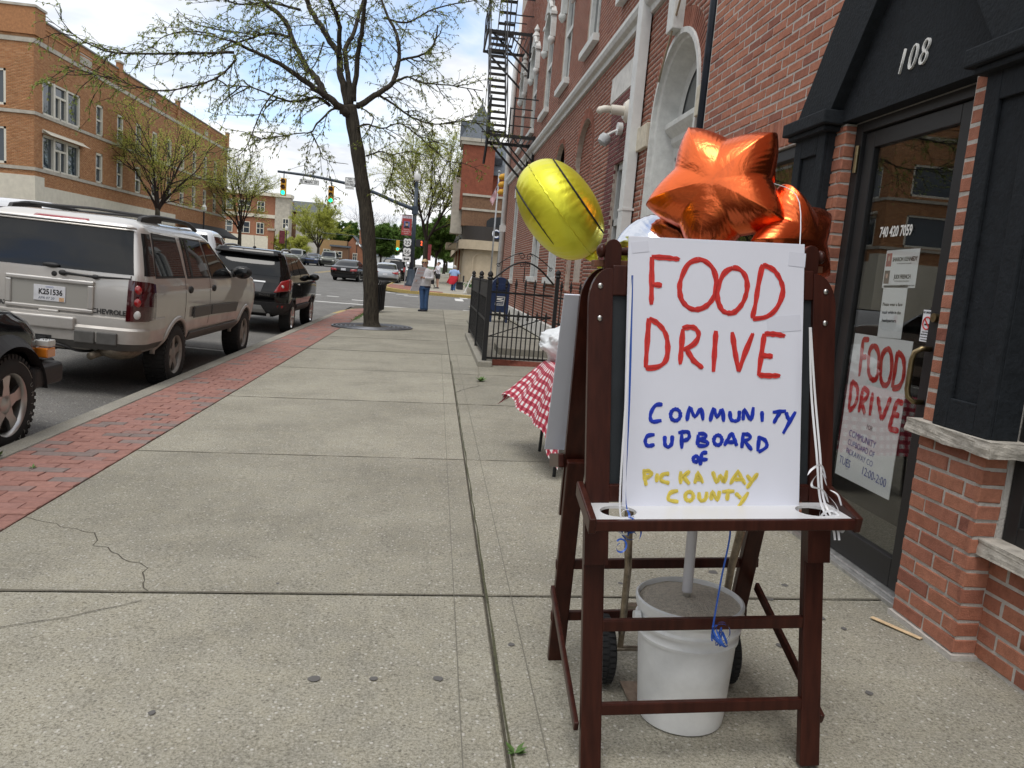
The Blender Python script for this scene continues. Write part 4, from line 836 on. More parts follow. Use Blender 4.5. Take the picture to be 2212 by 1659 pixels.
ez = thing('easel', 'dark mahogany double sided easel with tray, standing on the pavement', 'easel', (.862, 2.3, gz(.862)), (0, TILT, 0))
def fv(z): return -.30 + .18 * z / 1.4
def bv(z): return .35 - .42 * z / 1.4
for side, vf, sg in (('front', fv, -1), ('back', bv, 1)):
 for u in (-.327, .33):
  m = MB(); m.bar((u, vf(0), 0), (u, vf(.82), .82), .06, .03, up=(0, 1, 0)); obj('leg', m, M_MAH, ez, bev=.004)
  s = 1 if u > 0 else -1; w = .034
  z0, z1 = .61, 1.44; pl = [(-w * s, z0), (w * s, z0)] + [(w * s - s * .062 * (1 - math.cos(a)), z1 - .1 + .1 * math.sin(a)) for a in [math.pi / 2 * k / 8 for k in range(9)]] + [(-w * s, z1)]
  m = MB(); k_ = (vf(1.4) - vf(0)) / 1.4; o_ = vf(0) + sg * .03
  m.prism(pl, .022, Matrix(((1, 0, 0, u), (0, k_, 1, o_ - .011), (0, 1, 0, 0), (0, 0, 0, 1)))); obj('stile', m, M_MAH, ez, bev=.003)
  for z in ((1.39, 1.3) if side == 'front' else (.72, .5)): obj('screw', MB().sphere((u + s * .002, vf(z) + sg * .043, z), (.008, .004, .008), 10, 6), M_STEEL, ez, smooth=True)
 o1 = sg * .028
 obj('top_rail', MB().bar((-.293, vf(1.4) + o1, 1.405), (.296, vf(1.4) + o1, 1.405), .022, .085, up=(0, .12, 1)), M_MAH, ez, bev=.003)
 obj('bottom_rail', MB().bar((-.293, vf(.8) + o1, .81), (.296, vf(.8) + o1, .81), .022, .05), M_MAH, ez, bev=.003)
 obj('chalkboard', MB().add([(-.293, vf(.83) + o1, .83), (.296, vf(.83) + o1, .83), (.296, vf(1.37) + o1, 1.37), (-.293, vf(1.37) + o1, 1.37), (-.293, vf(.83) + o1 + .006, .83), (.296, vf(.83) + o1 + .006, .83), (.296, vf(1.37) + o1 + .006, 1.37), (-.293, vf(1.37) + o1 + .006, 1.37)], [(0, 1, 2, 3), (7, 6, 5, 4), (0, 4, 5, 1), (1, 5, 6, 2), (2, 6, 7, 3), (3, 7, 4, 0)]), M_SLATE, ez)
 for z in ((.425, .185) if side == 'front' else (.42, .2)): obj('cross_rail', MB().bar((-.3 if side == 'front' else -.36, vf(z) + sg * .005, z), (.3 if side == 'front' else .37, vf(z) + sg * .005, z), .02, .034), M_MAH, ez, bev=.003)
 zt = .765
 def tv(d): return vf(zt) + sg * d
 outer = rect(-.36, 0, .345, .145); hl = [[(cx + .05 * math.cos(2 * math.pi * k / 18), .075 + .05 * math.sin(2 * math.pi * k / 18)) for k in range(18)] for cx in (-.285, .272)]
 loops = [[Vector((p[0], p[1], 0)) for p in outer]] + [[Vector((p[0], p[1], 0)) for p in h] for h in hl]; pts = [p for l in loops for p in l]
 m = MB(); m.add([(p.x, tv(.04 + p.y), zt + .02) for p in pts], [t for t in tessellate_polygon(loops)]); m.add([(p.x, tv(.04 + p.y), zt + .012) for p in pts], [t for t in tessellate_polygon(loops)])
 for h in hl: n = len(h); m.add([(p[0], tv(.04 + p[1]), zz) for p in h for zz in (zt + .012, zt + .02)], [(2 * i, 2 * ((i + 1) % n), 2 * ((i + 1) % n) + 1, 2 * i + 1) for i in range(n)])
 obj('tray_board', m, plain('white_laminate', (.66, .67, .69), .35), ez)
 obj('tray_lip', MB().bar((-.365, tv(.19), zt + .005), (.35, tv(.19), zt + .005), .018, .03), M_MAH, ez, bev=.003)
 for u in (-.372, .357): obj('tray_arm', MB().bar((u, tv(.0), zt + .052), (u, tv(.2), zt + .004), .02, .046), M_MAH, ez, bev=.004)
 for u in (-.29, .295): obj('roll_bracket', MB().prism([(-.024, 1.42), (.024, 1.42), (.024, 1.495)] + [(.024 * math.cos(a), 1.495 + .026 * math.sin(a)) for a in [math.pi * k / 8 for k in range(1, 8)]] + [(-.024, 1.495)], .018, Matrix(((1, 0, 0, u), (0, .0, 1, vf(1.4) + sg * .005 - .009), (0, 1, 0, 0), (0, 0, 0, 1)))), M_MAH, ez, bev=.003) if side == 'front' else None
obj('paper_dowel', MB().cyl((-.30, fv(1.4) + .012, 1.488), (.305, fv(1.4) + .012, 1.488), .012, 14), M_MAH, ez, auto=40)
for u in (-.322, .328): obj('knob', MB().sphere((u, fv(1.4) + .0, 1.488), (.014, .02, .02), 14, 8), M_MAH, ez, smooth=True)
obj('top_strip', MB().mm((-.34, fv(1.4) + .0, 1.443), (.34, fv(1.4) + .05, 1.462)), M_MAHE, ez, bev=.002)
for u in (-.368, .372): obj('side_stretcher', MB().bar((u, bv(.33) - .02, .33), (u, fv(.14) + .0, .13), .014, .034), M_MAH, ez, bev=.003)
M_FOAM = plain('foam_board', (.71, .73, .82), .55, var=.02, vscale=5); M_BLUEP = plain('blue_paint', (.012, .04, .46), .4, var=.25, vscale=40); M_YELP = plain('yellow_paint', (.72, .58, .10), .45, var=.15, vscale=40); M_MARK = plain('blue_marker', (.06, .09, .42), .5); M_TAPE = plain('clear_tape', (.68, .70, .79), .2, spec=.6)
def ribbon_stroke(mb, pts, w, M, z=.0008, th=.0008):
 P = [Vector((p[0], p[1])) for p in pts]
 closed = (P[0] - P[-1]).length < 1e-6
 Q = []
 n = len(P)
 for i in range(n - 1):
  p0 = P[i - 1] if i > 0 else (P[-2] if closed else P[i]); p1, p2 = P[i], P[i + 1]; p3 = P[i + 2] if i + 2 < n else (P[1] if closed else P[i + 1])
  if n < 4: Q += [p1.lerp(p2, k / 4) for k in range(4)]; continue
  for k in range(4):
   t = k / 4; Q.append(.5 * ((2 * p1) + (p2 - p0) * t + (2 * p0 - 5 * p1 + 4 * p2 - p3) * t * t + (3 * p1 - p0 - 3 * p2 + p3) * t ** 3))
 Q.append(P[-1]); N = len(Q); L_, R2 = [], []
 for i, q in enumerate(Q):
  t = Q[min(i + 1, N - 1)] - Q[max(0, i - 1)]
  t = t.normalized() if t.length > 1e-9 else Vector((1, 0)); nn = Vector((-t.y, t.x)); ww = w / 2 * (1 + .14 * math.sin(i * 1.7 + q.x * 90) + .08 * math.sin(i * .6))
  if not closed and (i == 0 or i == N - 1): ww *= .72
  L_.append(q + nn * ww); R2.append(q - nn * ww)
 vs = [(p.x, p.y, z) for p in L_] + [(p.x, p.y, z) for p in R2]
 mb.add(vs, [(N + i, N + i + 1, i + 1, i) for i in range(N - 1)], M)
def ring_pts(cx, cy, rx, ry): return [(cx + rx * math.cos(a), cy + ry * math.sin(a)) for a in [2 * math.pi * k / 12 + 1.8 for k in range(12)]] + [(cx + rx * math.cos(1.8), cy + ry * math.sin(1.8))]
def quad_map(TL, TR, BL, BR, W, H):
 def f(p):
  s, t = .5, .5
  for _ in range(6):
   xl = TL[0] + (BL[0] - TL[0]) * t; xr = TR[0] + (BR[0] - TR[0]) * t; s = (p[0] - xl) / (xr - xl)
   yt = TL[1] + (TR[1] - TL[1]) * s; yb = BL[1] + (BR[1] - BL[1]) * s; t = (p[1] - yt) / (yb - yt)
  return ((s - .5) * W, (1 - t) * H)
 return f
def lettering(parent, M, f, letters, w, mat, z=.0012):
 for strokes in letters:
  m = MB()
  for k, s in enumerate(strokes):
   if s and isinstance(s[0], str): s = ring_pts(*s[1:])
   ribbon_stroke(m, [f(p) for p in s], w, M, z + .0003 * k)
  lt = obj('letter', m, mat, parent); m = MB()
  for k, s in enumerate(strokes):
   if s and isinstance(s[0], str): s = ring_pts(*s[1:])
   q = [Vector(f(p)) for p in s]; off = w * .2 * (1 if k % 2 else -1); q = [(p.x + off * .6, p.y + off * .5) for p in q]; ribbon_stroke(m, q, w * .26, M, z + .0014 + .0003 * k)
  sk = plain(mat.name + '_streak', [c * .84 for c in mat.node_tree.nodes['Principled BSDF'].inputs['Base Color'].default_value[:3]], .45, var=.3, vscale=70); obj('brush_streak', m, sk, lt)
SW, SH = .515, .765
xa = Vector((.53, 0, .022)).normalized(); ya = Vector((-.052, .118, .755)); ya = (ya - xa * ya.dot(xa)).normalized()
MSg = frame((0, 0, 0), xa, ya)
sign = thing('food_drive_sign', 'white foam board hand painted with red, blue and yellow letters, leaning on the easel tray', 'sign', (.814, 2.028, .795))
obj('board', MB().box((0, SH / 2, -.0025), (SW, SH, .005), MSg), M_FOAM, sign, bev=.001)
f = quad_map((85, 52), (988, 78), (108, 1487), (1033, 1476), SW, SH)
red = [[[(205, 160), (209, 290), (212, 410)], [(203, 160), (280, 163), (345, 170)], [(212, 305), (262, 308)]],
 [[(440, 170), (390, 195), (358, 270), (352, 330), (370, 390), (420, 430), (480, 420), (525, 370), (538, 290), (520, 220), (480, 180), (440, 170)]],
 [[(620, 210), (575, 240), (550, 310), (548, 370), (570, 425), (600, 445), (640, 440), (680, 390), (698, 320), (690, 260), (660, 220), (620, 210)]],
 [[(772, 188), (755, 300), (745, 400), (732, 470)], [(772, 190), (830, 215), (870, 270), (885, 330), (860, 410), (810, 460), (735, 475)]],
 [[(203, 482), (200, 600), (197, 740)], [(203, 484), (250, 510), (290, 560), (305, 630), (298, 700), (260, 735), (197, 745)]],
 [[(378, 535), (375, 630), (372, 720)], [(374, 530), (430, 525), (460, 560), (440, 610), (385, 645)], [(400, 640), (440, 700), (490, 738)]], [[(548, 540), (546, 650), (545, 755)]],
 [[(632, 545), (650, 640), (675, 750)], [(740, 550), (705, 650), (675, 752)]], [[(800, 550), (790, 660), (780, 770)], [(800, 550), (860, 552), (908, 560)], [(790, 665), (850, 668)], [(780, 768), (840, 770), (893, 768)]]]
lettering(sign, MSg, f, red, .0145, M_REDP)
blue = [[[(292, 932), (255, 938), (232, 985), (242, 1022), (290, 1015)]], [('r', 360, 985, 25, 30)], [[(420, 1015), (432, 945), (460, 992), (490, 950), (503, 1010)]], [[(540, 1015), (555, 948), (575, 992), (600, 952), (610, 1015)]],
 [[(640, 958), (647, 1000), (668, 1010), (688, 1000), (690, 955)]], [[(712, 1005), (716, 950), (752, 1003), (762, 935)]], [[(808, 955), (812, 1010)]], [[(865, 960), (935, 952)], [(905, 955), (888, 985), (872, 1018)]], [[(935, 958), (945, 985), (955, 1003)], [(985, 955), (955, 1010), (925, 1070)]],
 [[(258, 1090), (222, 1098), (211, 1128), (226, 1150), (260, 1142)]], [[(310, 1095), (313, 1140), (330, 1153), (347, 1135), (348, 1092)]], [[(396, 1080), (400, 1160)], [(378, 1078), (425, 1072), (436, 1095), (425, 1112), (398, 1120)]],
 [[(482, 1085), (480, 1140)], [(480, 1080), (515, 1082), (518, 1100), (485, 1112)], [(485, 1112), (528, 1122), (524, 1142), (480, 1143)]], [('r', 585, 1112, 21, 26)], [[(620, 1140), (638, 1105), (655, 1075), (672, 1108), (685, 1140)], [(635, 1122), (675, 1120)]],
 [[(715, 1080), (712, 1150)], [(708, 1078), (745, 1080), (750, 1100), (715, 1116)], [(726, 1115), (765, 1160)]], [[(800, 1095), (796, 1165)], [(790, 1092), (830, 1105), (842, 1140), (800, 1170)]], [('r', 475, 1213, 13, 15)], [[(534, 1178), (508, 1182), (502, 1210), (499, 1245)], [(480, 1218), (536, 1213)]]]
lettering(sign, MSg, f, blue, .0108, M_BLUEP)
yel = [[[(212, 1280), (217, 1320), (226, 1357)], [(203, 1283), (238, 1282), (250, 1300), (220, 1318)]], [[(280, 1292), (278, 1338)]], [[(342, 1292), (308, 1298), (300, 1328), (345, 1342)]], [[(400, 1278), (402, 1344)], [(446, 1276), (406, 1312)], [(414, 1306), (448, 1344)]],
 [[(475, 1340), (490, 1282), (518, 1338)], [(482, 1318), (510, 1318)]], [[(565, 1275), (590, 1330), (608, 1295), (628, 1330), (640, 1268)]], [[(660, 1340), (698, 1272), (740, 1340)], [(680, 1315), (725, 1312)]], [[(745, 1290), (772, 1322)], [(802, 1280), (775, 1320), (748, 1360)]],
 [[(392, 1380), (352, 1392), (344, 1428), (396, 1438)]], [('r', 450, 1408, 21, 23)], [[(500, 1385), (504, 1420), (523, 1430), (538, 1412), (540, 1382)]], [[(565, 1425), (569, 1382), (598, 1424), (606, 1375)]], [[(620, 1380), (685, 1376)], [(650, 1380), (648, 1426)]], [[(690, 1385), (720, 1412)], [(757, 1380), (730, 1425), (705, 1465)]]]
lettering(sign, MSg, f, yel, .0112, M_YELP)
for c, d, r_ in (((.2, .535), (.1, .045), 6), ((-.225, .735), (.05, .03), 8), ((.235, .72), (.05, .04), -4)): obj('tape', MB().box((0, 0, 0), (d[0], d[1], .0004), MSg @ Matrix.Translation((c[0], c[1], .0008)) @ Matrix.Rotation(R_(r_), 4, 'Z')), M_TAPE, sign)
s2 = thing('rear_sign_board', 'blank back of a white foam board fixed to the far side of the easel', 'sign', (.755, 2.60, .83)); Mb = frame((0, 0, 0), (-1, 0, -.03), Vector((-.03, -.30, .56)).normalized()); obj('board', MB().box((.02, .305, 0), (.64, .62, .006), Mb), M_FOAM, s2, bev=.001)
ds = thing('door_food_drive_sign', 'white food drive poster with red letters taped inside the glass door', 'poster', (2.2385, 3.655, .485)); MD = Matrix(((0, 0, -1, 0), (-1, 0, 0, 0), (0, 1, 0, 0), (0, 0, 0, 1)))
obj('board', MB().box((0, .385, -.002), (.508, .77, .003), MD), plain('poster_card', (.84, .86, .90), .6), ds)
f = quad_map((535, 600), (885, 655), (400, 1450), (725, 1620), .508, .77)
dr = [[[(590, 640), (578, 750), (565, 860)], [(588, 640), (630, 642)], [(580, 745), (615, 745)]], [[(655, 680), (630, 720), (625, 830), (645, 880), (675, 870), (690, 760), (680, 700), (655, 680)]], [[(740, 700), (710, 740), (698, 860), (715, 915), (745, 900), (765, 800), (760, 720), (740, 700)]], [[(800, 715), (782, 830), (765, 930)], [(800, 715), (832, 760), (830, 860), (803, 925), (765, 935)]],
 [[(515, 890), (505, 980), (495, 1060)], [(515, 890), (552, 925), (550, 1000), (525, 1050), (495, 1065)]], [[(590, 930), (575, 1010), (560, 1080)], [(590, 930), (622, 958), (605, 1000), (575, 1020)], [(580, 1020), (600, 1090)]], [[(650, 960), (630, 1100)]], [[(680, 985), (690, 1060), (700, 1130)], [(755, 990), (730, 1060), (700, 1130)]], [[(790, 1010), (765, 1100), (740, 1180)], [(788, 1010), (825, 1025)], [(765, 1090), (800, 1100)], [(740, 1180), (795, 1192)]]]
lettering(ds, MD, f, dr, .027, M_REDP)
for s_, p_, sz, mt in (('FOR', (628, 1178), .034, M_INK), ('COMMUNITY', (580, 1245), .05, M_MARK), ('CUPBOARD OF', (572, 1302), .044, M_MARK), ('PICKAWAY CO', (560, 1358), .044, M_MARK), ('TUES', (468, 1385), .06, M_MARK), ('12:00-2:00', (645, 1480), .062, M_MARK)):
 q = f(p_); text('marker_line', s_, sz, mt, ds, MD @ Matrix.Translation((q[0], q[1], .0012)) @ Matrix.Rotation(R_(-3), 4, 'Z'), extrude=.0002, sx=.85, offset=-.0004)
bk = thing('sand_bucket', 'white plastic bucket filled with sand behind the easel legs', 'bucket', (.892, 2.285, gz(.892)), (0, -.03, 0))
M_BUCK = plain('bucket_plastic', (.76, .775, .78), .42, var=.09, vscale=9)
pr = [(.125, .0), (.136, .004), (.14, .03), (.156, .28), (.162, .283), (.163, .292), (.158, .297), (.159, .318), (.168, .322), (.169, .332), (.16, .338), (.161, .365), (.168, .368), (.172, .39), (.172, .4), (.165, .404), (.161, .4), (.16, .385)]
obj('shell', MB().lathe(pr, 48, cap=False), M_BUCK, bk, auto=50); obj('bottom', MB().lathe([(.001, .004), (.135, .004)], 32, cap=False), M_BUCK, bk)
sn = MB(); sn.lathe([(.001, .4), (.05, .4), (.1, .397), (.14, .392), (.162, .388)], 40, cap=False); sn.v = [(x, y, z + noise.noise(Vector((x, y, 0)) * 40) * .004) for x, y, z in sn.v]
obj('sand', sn, plain('dry_sand', (.62, .56, .47), .95, var=.25, vscale=90, bump=1.0, bscale=260), bk, smooth=True)
obj('handle_lug', MB().cyl((-.165, -.02, .345), (-.185, -.02, .345), .018, 12), M_BUCK, bk); obj('handle_lug', MB().cyl((.165, 0, .33), (.185, 0, .33), .018, 12), M_BUCK, bk)
o = thing('white_pole', 'white plastic pole standing in the middle of the sand bucket', 'pole', (.875, 2.30, gz(.89) + .385), (0, -.03, 0)); obj('tube', MB().cyl((0, 0, .03), (0, 0, .95), .0165, 16), plain('white_tube', (.62, .62, .65), .5), o, auto=40); obj('ferrule', MB().cyl((0, 0, -.01), (0, 0, .035), .013, 14), M_STEEL, o, auto=40)
ht = thing('hand_truck', 'rusty chrome hand truck with black rubber wheels behind the bucket', 'hand truck', (.885, 2.44, gz(.885)), (0, -.03, 0))
M_CHR = plain('rusty_chrome', (.32, .27, .21), .38, metal=.9, var=.45, vscale=30); M_RUB = plain('black_rubber', (.018, .018, .019), .8, var=.3, vscale=40)
for x in (-.165, .185): obj('upright', MB().tube([(x, .0, .2), (x * 1.02, -.03, .45), (x * 1.12, -.05, .62), (x * 1.15, -.055, 1.05)], [.012, .0125, .015, .015], 12), M_CHR, ht, auto=40); obj('rivet', MB().sphere((x * 1.12, -.066, .6), .006, 8, 5), M_STEEL, ht)
obj('axle', MB().cyl((-.24, .06, .115), (.24, .06, .115), .009, 10), M_CHR, ht); obj('toe_plate', MB().mm((-.15, -.1, .004), (.15, .03, .008)), M_CHR, ht); obj('crossbar', MB().bar((-.165, 0, .3), (.155, 0, .3), .03, .012), M_CHR, ht); obj('axle_arm', MB().bar((-.15, .06, .115), (-.16, 0, .3), .02, .01).bar((.15, .06, .115), (.15, 0, .3), .02, .01), M_CHR, ht)
for x in (-.215, .225):
 w = MB(); Mw = Matrix.Translation((x, .06, .115)) @ Matrix.Rotation(R_(90), 4, 'Y')
 w.lathe([(.062, -.022), (.085, -.032), (.103, -.03), (.112, -.02), (.114, 0), (.112, .02), (.103, .03), (.085, .032), (.062, .022), (.06, 0)], 36, Mw, cap=False)
 for k in range(36):
  a = 2 * math.pi * k / 36
  for s in (-1, 1): w.box((.113 * math.cos(a + s * .04), .113 * math.sin(a + s * .04), s * .013), (.008, .013, .02), Mw, rz=a)
 wo_ = obj('wheel', w, M_RUB, ht, auto=40); obj('hub', MB().lathe([(.006, -.03), (.03, -.028), (.05, -.012), (.062, -.015), (.062, .015), (.05, .012), (.03, .028), (.006, .03)], 20, Mw), plain('grey_hub', (.3, .3, .3), .4, metal=.6), wo_, auto=40)
M_RIBW = plain('white_ribbon', (.78, .79, .82), .3); M_RIBB = plain('blue_ribbon', (.03, .10, .42), .25)
def flat_ribbon(mb, pts, w, twist=0.0, wdir=(1, 0, 0)):
 P = [Vector(p) for p in pts]; N = len(P); vs = []
 for i, p in enumerate(P):
  t = (P[min(i + 1, N - 1)] - P[max(0, i - 1)]).normalized(); a = Vector(wdir) if not callable(wdir) else wdir(i)
  s = (a - t * a.dot(t)); s = s.normalized() if s.length > 1e-4 else t.orthogonal().normalized(); s = Matrix.Rotation(twist * i / N, 3, t) @ s
  vs += [p + s * w / 2, p - s * w / 2]
 mb.add(vs, [(2 * i, 2 * i + 1, 2 * i + 3, 2 * i + 2) for i in range(N - 1)])
def spline(pts, n=6):
 P = [Vector(p) for p in pts]; out = []
 for i in range(len(P) - 1):
  p0 = P[max(0, i - 1)]; p1, p2 = P[i], P[i + 1]; p3 = P[min(len(P) - 1, i + 2)]
  for k in range(n):
   t = k / n; out.append(.5 * ((2 * p1) + (p2 - p0) * t + (2 * p0 - 5 * p1 + 4 * p2 - p3) * t * t + (3 * p1 - p0 - 3 * p2 + p3) * t ** 3))
 out.append(P[-1]); return out
def ribbon_thing(label, base, items):
 o = thing('curling_ribbon', label, 'ribbon', base)
 for mat, w, tw, pts, wd in items:
  m = MB(); flat_ribbon(m, [Vector(p) - Vector(base) for p in spline(pts)], w, tw, wd); obj('strand', m, mat, o, smooth=True)
 return o
def curl(c, r, n, turns, dx, dz, ph=0): return [(c[0] + dx * k / n + r * math.cos(ph + turns * 2 * math.pi * k / n), c[1] + .35 * r * math.sin(ph * 1.7 + turns * 5 * k / n), c[2] + dz * k / n + r * math.sin(ph + turns * 2 * math.pi * k / n)) for k in range(n + 1)]
L0 = (.545, 2.0, .79)
ribbon_thing('white and blue ribbon tied at the street end of the easel tray', L0, [(M_RIBW, .006, 2, [(.512, 2.02, 1.43), (.525, 2.0, 1.15), (.535, 1.98, .82), (.54, 1.92, .78), (.545, 1.91, .74)], (1, 0, 0)), (M_RIBB, .006, 5, [(.515, 2.02, 1.43), (.537, 2.0, 1.1), (.55, 1.98, .84), (.55, 1.925, .8), (.548, 1.91, .75)], (1, .4, 0)),
 (M_RIBB, .006, 3, curl((.548, 1.93, .79), .018, 22, 2.2, .01, -.05), (0, 1, 0)), (M_RIBW, .006, 2, curl((.542, 1.93, .8), .016, 20, 1.8, -.005, -.04, 1), (0, 1, 0)), (M_RIBB, .006, 4, [(.55, 1.92, .8), (.565, 1.91, .79), (.58, 1.905, .765), (.575, 1.9, .74)], (0, 1, 0)), (M_RIBB, .005, 2, curl((.53, 1.9, .72), .014, 14, 1.1, .0, .01, 2), (0, 1, 0))])
R0 = (1.12, 2.0, .8)
ribbon_thing('bunch of white ribbon tied at the shop end of the easel tray', R0, [(M_RIBW, .006, 1, [(1.035, 2.04, 1.33), (1.06, 2.03, 1.15), (1.085, 2.0, .98), (1.11, 1.99, .85), (1.12, 1.93, .8), (1.125, 1.915, .765)], (1, 0, 0)), (M_RIBW, .006, .5, [(1.037, 2.04, 1.33), (1.07, 2.03, 1.15), (1.095, 2.0, .98), (1.117, 1.99, .86), (1.132, 1.93, .8), (1.137, 1.915, .765)], (1, 0, 0)),
 (M_RIBW, .007, 3, [(1.115, 1.98, .9), (1.085, 1.96, .94), (1.06, 1.95, .925), (1.052, 1.94, .905), (1.085, 1.94, .895), (1.11, 1.95, .86)], (0, 1, .3)), (M_RIBW, .006, 4, [(1.11, 1.98, .92), (1.08, 1.96, .96), (1.05, 1.95, .95), (1.035, 1.94, .935)], (0, 1, .3)), (M_RIBW, .007, 3, [(1.11, 1.97, .88), (1.14, 1.96, .85), (1.155, 1.95, .81), (1.16, 1.94, .785), (1.145, 1.94, .79), (1.125, 1.95, .85)], (0, 1, 0)),
 (M_RIBW, .006, 3, curl((1.115, 1.95, .83), .024, 24, 2.1, .01, -.03), (0, 1, 0)), (M_RIBW, .005, 3, [(1.12, 1.97, .89), (1.14, 1.96, .88), (1.155, 1.96, .85)], (0, 1, 0))])
C0 = (.83, 2.0, .5)
ribbon_thing('single blue ribbon hanging from the tray with a curled bow', C0, [(M_RIBB, .005, .4, [(.78, 1.985, .785), (.815, 1.93, .778), (.832, 1.925, .765), (.838, 1.96, .62), (.842, 1.985, .46), (.843, 1.98, .43)], (1, 0, 0))] + [(M_RIBB, .0055, 2.5, [(.862 + .026 * math.cos(t + ph) * math.cos(ph * .9) + .008 * math.sin(ph * 3), 1.972 + .02 * math.sin(t + ph) * math.sin(ph * 1.3), .452 + .026 * math.sin(t) + .008 * math.cos(ph * 2)) for t in [.5 * j for j in range(14)]], (0, 1, .4)) for ph in (0, .9, 1.9, 3.0, 4.1, 5.2)])
ribbon_thing('clear ribbon curls hanging from the far corner of the easel', (1.23, 2.62, .87), [(plain('clear_ribbon', (.7, .68, .66), .1), .004, 3, curl((1.235, 2.6, .9 - .05 * k), .03, 20, 1.5, .01, -.02, k * 2), (0, 1, 0)) for k in range(3)])
# ================================================================== balloons
def foil(name, col, rough=.16, bump=.12, metal=1):
 if name in MATS: return MATS[name]
 m, t, b = nt(name); L = t.links; b.inputs['Base Color'].default_value = rgb(col); b.inputs['Metallic'].default_value = metal; b.inputs['Roughness'].default_value = rough
 tcn = t.nodes.new('ShaderNodeTexCoord'); n = t.nodes.new('ShaderNodeTexNoise'); n.inputs['Scale'].default_value = 9; n.inputs['Detail'].default_value = 4; n.inputs['Distortion'].default_value = 1.2; L.new(tcn.outputs['Object'], n.inputs['Vector'])
 bp = t.nodes.new('ShaderNodeBump'); bp.inputs['Strength'].default_value = bump; bp.inputs['Distance'].default_value = .05; L.new(n.outputs[0], bp.inputs['Height']); L.new(bp.outputs[0], b.inputs['Normal'])
 MATS[name] = m; return m
M_FO = foil('orange_foil', (.88, .175, .055), .27); M_FY = foil('yellow_foil', (.80, .77, .05), .36, .1, .6); M_FS = foil('silver_foil', (.62, .65, .72), .1, .06); M_FTIP = foil('clear_foil_tip', (.75, .75, .78), .15)
def foil_body(outline, T, nr=26, na=160, pw=.62, wr=.012, nw=40):
 vs = []; fs = []
 for sd in (1, -1):
  o = len(vs)
  for j in range(nr + 1):
   rho = j / nr
   rho = math.sin(rho * math.pi / 2) ** .9
   for k in range(na):
    a = 2 * math.pi * k / na; R = outline(a); h = T * max(0.0, 1 - rho ** 2.2) ** pw
    cr_ = wr * (rho ** 5) * (1 - rho ** 16) * (math.cos(nw * a) + .5 * math.cos(nw * 1.7 * a + 1))
    sk = 1 + .0 * rho
    vs.append((R * rho * math.cos(a) * sk, R * rho * math.sin(a) * sk, sd * (h + cr_ * .5)))
  for j in range(nr):
   for k in range(na):
    q = (o + j * na + k, o + j * na + (k + 1) % na, o + (j + 1) * na + (k + 1) % na, o + (j + 1) * na + k)
    fs.append(q[::-1] if sd > 0 else q)
 m = MB(); m.add(vs, fs); return m
def star_r(R, inner=.6, sharp=1.6):
 def f(a):
  t = abs(((a / (2 * math.pi) * 5) % 1) - .5) * 2
  return R * (inner + (1 - inner) * t ** sharp)
 return f
def basis(o, nrm, up):
 n = Vector(nrm).normalized(); u = Vector(up); u = (u - n * u.dot(n)).normalized(); x = u.cross(n); return Matrix(((x.x, u.x, n.x, o[0]), (x.y, u.y, n.y, o[1]), (x.z, u.z, n.z, o[2]), (0, 0, 0, 1)))
def basis_x(nrm, xd):
 n = Vector(nrm).normalized(); x = Vector(xd); x = (x - n * x.dot(n)).normalized(); y = n.cross(x); return Matrix(((x.x, y.x, n.x, 0), (x.y, y.y, n.y, 0), (x.z, y.z, n.z, 0), (0, 0, 0, 1)))
yb = thing('yellow_balloon', 'yellow round foil balloon tied to the easel knob', 'balloon', (.44, 2.9, 1.66))
MY = basis((0, 0, 0), (.74, -.2, .64), (-.66, -.05, .75))
m = foil_body(lambda a: .2, .135, pw=.47, wr=.006, nw=34); m.v = [tuple(MY @ Vector(v)) for v in m.v]; obj('body', m, M_FY, yb, smooth=True); obj('seam', MB().tube([tuple(MY @ Vector((.2015 * math.cos(a), .2015 * math.sin(a), .0012 * math.sin(40 * a)))) for a in [2 * math.pi * k / 160 for k in range(160)]], .0022, 5, closed=True), M_FY, yb)
for sd in (1, -1):
 r_ = .165; h = .135 * max(0, 1 - (r_ / .2) ** 2.2) ** .47 + .002
 a0, a1 = (.9, 5.0) if sd > 0 else (-.2, 3.6)
 obj('smile_line', MB().tube([tuple(MY @ Vector((r_ * math.cos(a0 + (a1 - a0) * k / 40), r_ * math.sin(a0 + (a1 - a0) * k / 40), sd * h))) for k in range(41)], [.001 + .0028 * math.sin(math.pi * k / 40) for k in range(41)], 6), M_INK, yb)
nk = MY @ Vector((.01, -.2, 0)); dn = (MY @ Vector((.02, -.27, 0))); obj('neck', MB().tube([nk, nk.lerp(dn, .5), dn], [.03, .012, .009], 10), M_FY, yb, smooth=True)
tip = MB(); tip.add([dn + Vector(p) for p in ((-.008, 0, .01), (.008, .004, .01), (.014, 0, -.03), (.004, .01, -.06), (-.01, 0, -.03))], [(0, 1, 2, 3, 4)]); obj('neck_tip', tip, M_FTIP, yb)
bc = MB(); p0 = MY @ Vector((.05, -.187, .02)); bc.box((0, 0, 0), (.034, .003, .018), Matrix.Translation(p0 + Vector((0, -.012, 0))) @ Matrix.Rotation(R_(-55), 4, 'Y')); obj('barcode_label', bc, plain('label_print', (.55, .55, .56), .5, var=.5, vscale=300), yb)
obj('string', MB().tube([Vector(p) for p in spline([dn, dn + Vector((.03, -.2, -.02)), Vector((.49 - .44, 2.17 - 2.9, 1.5 - 1.66))])], .0016, 5), M_RIBW, yb)
os_ = thing('orange_star_balloon', 'large shiny orange star balloon floating above the easel', 'balloon', (.985, 2.75, 1.765))
MO_ = basis_x((-.55, -.82, .14), (-.57, 0, .82))
m = foil_body(star_r(.268, .69, 1.35), .135, pw=.5, wr=.0035, nw=70, na=240); m.v = [tuple(MO_ @ Vector(v)) for v in m.v]; obj('body', m, M_FO, os_, smooth=True)
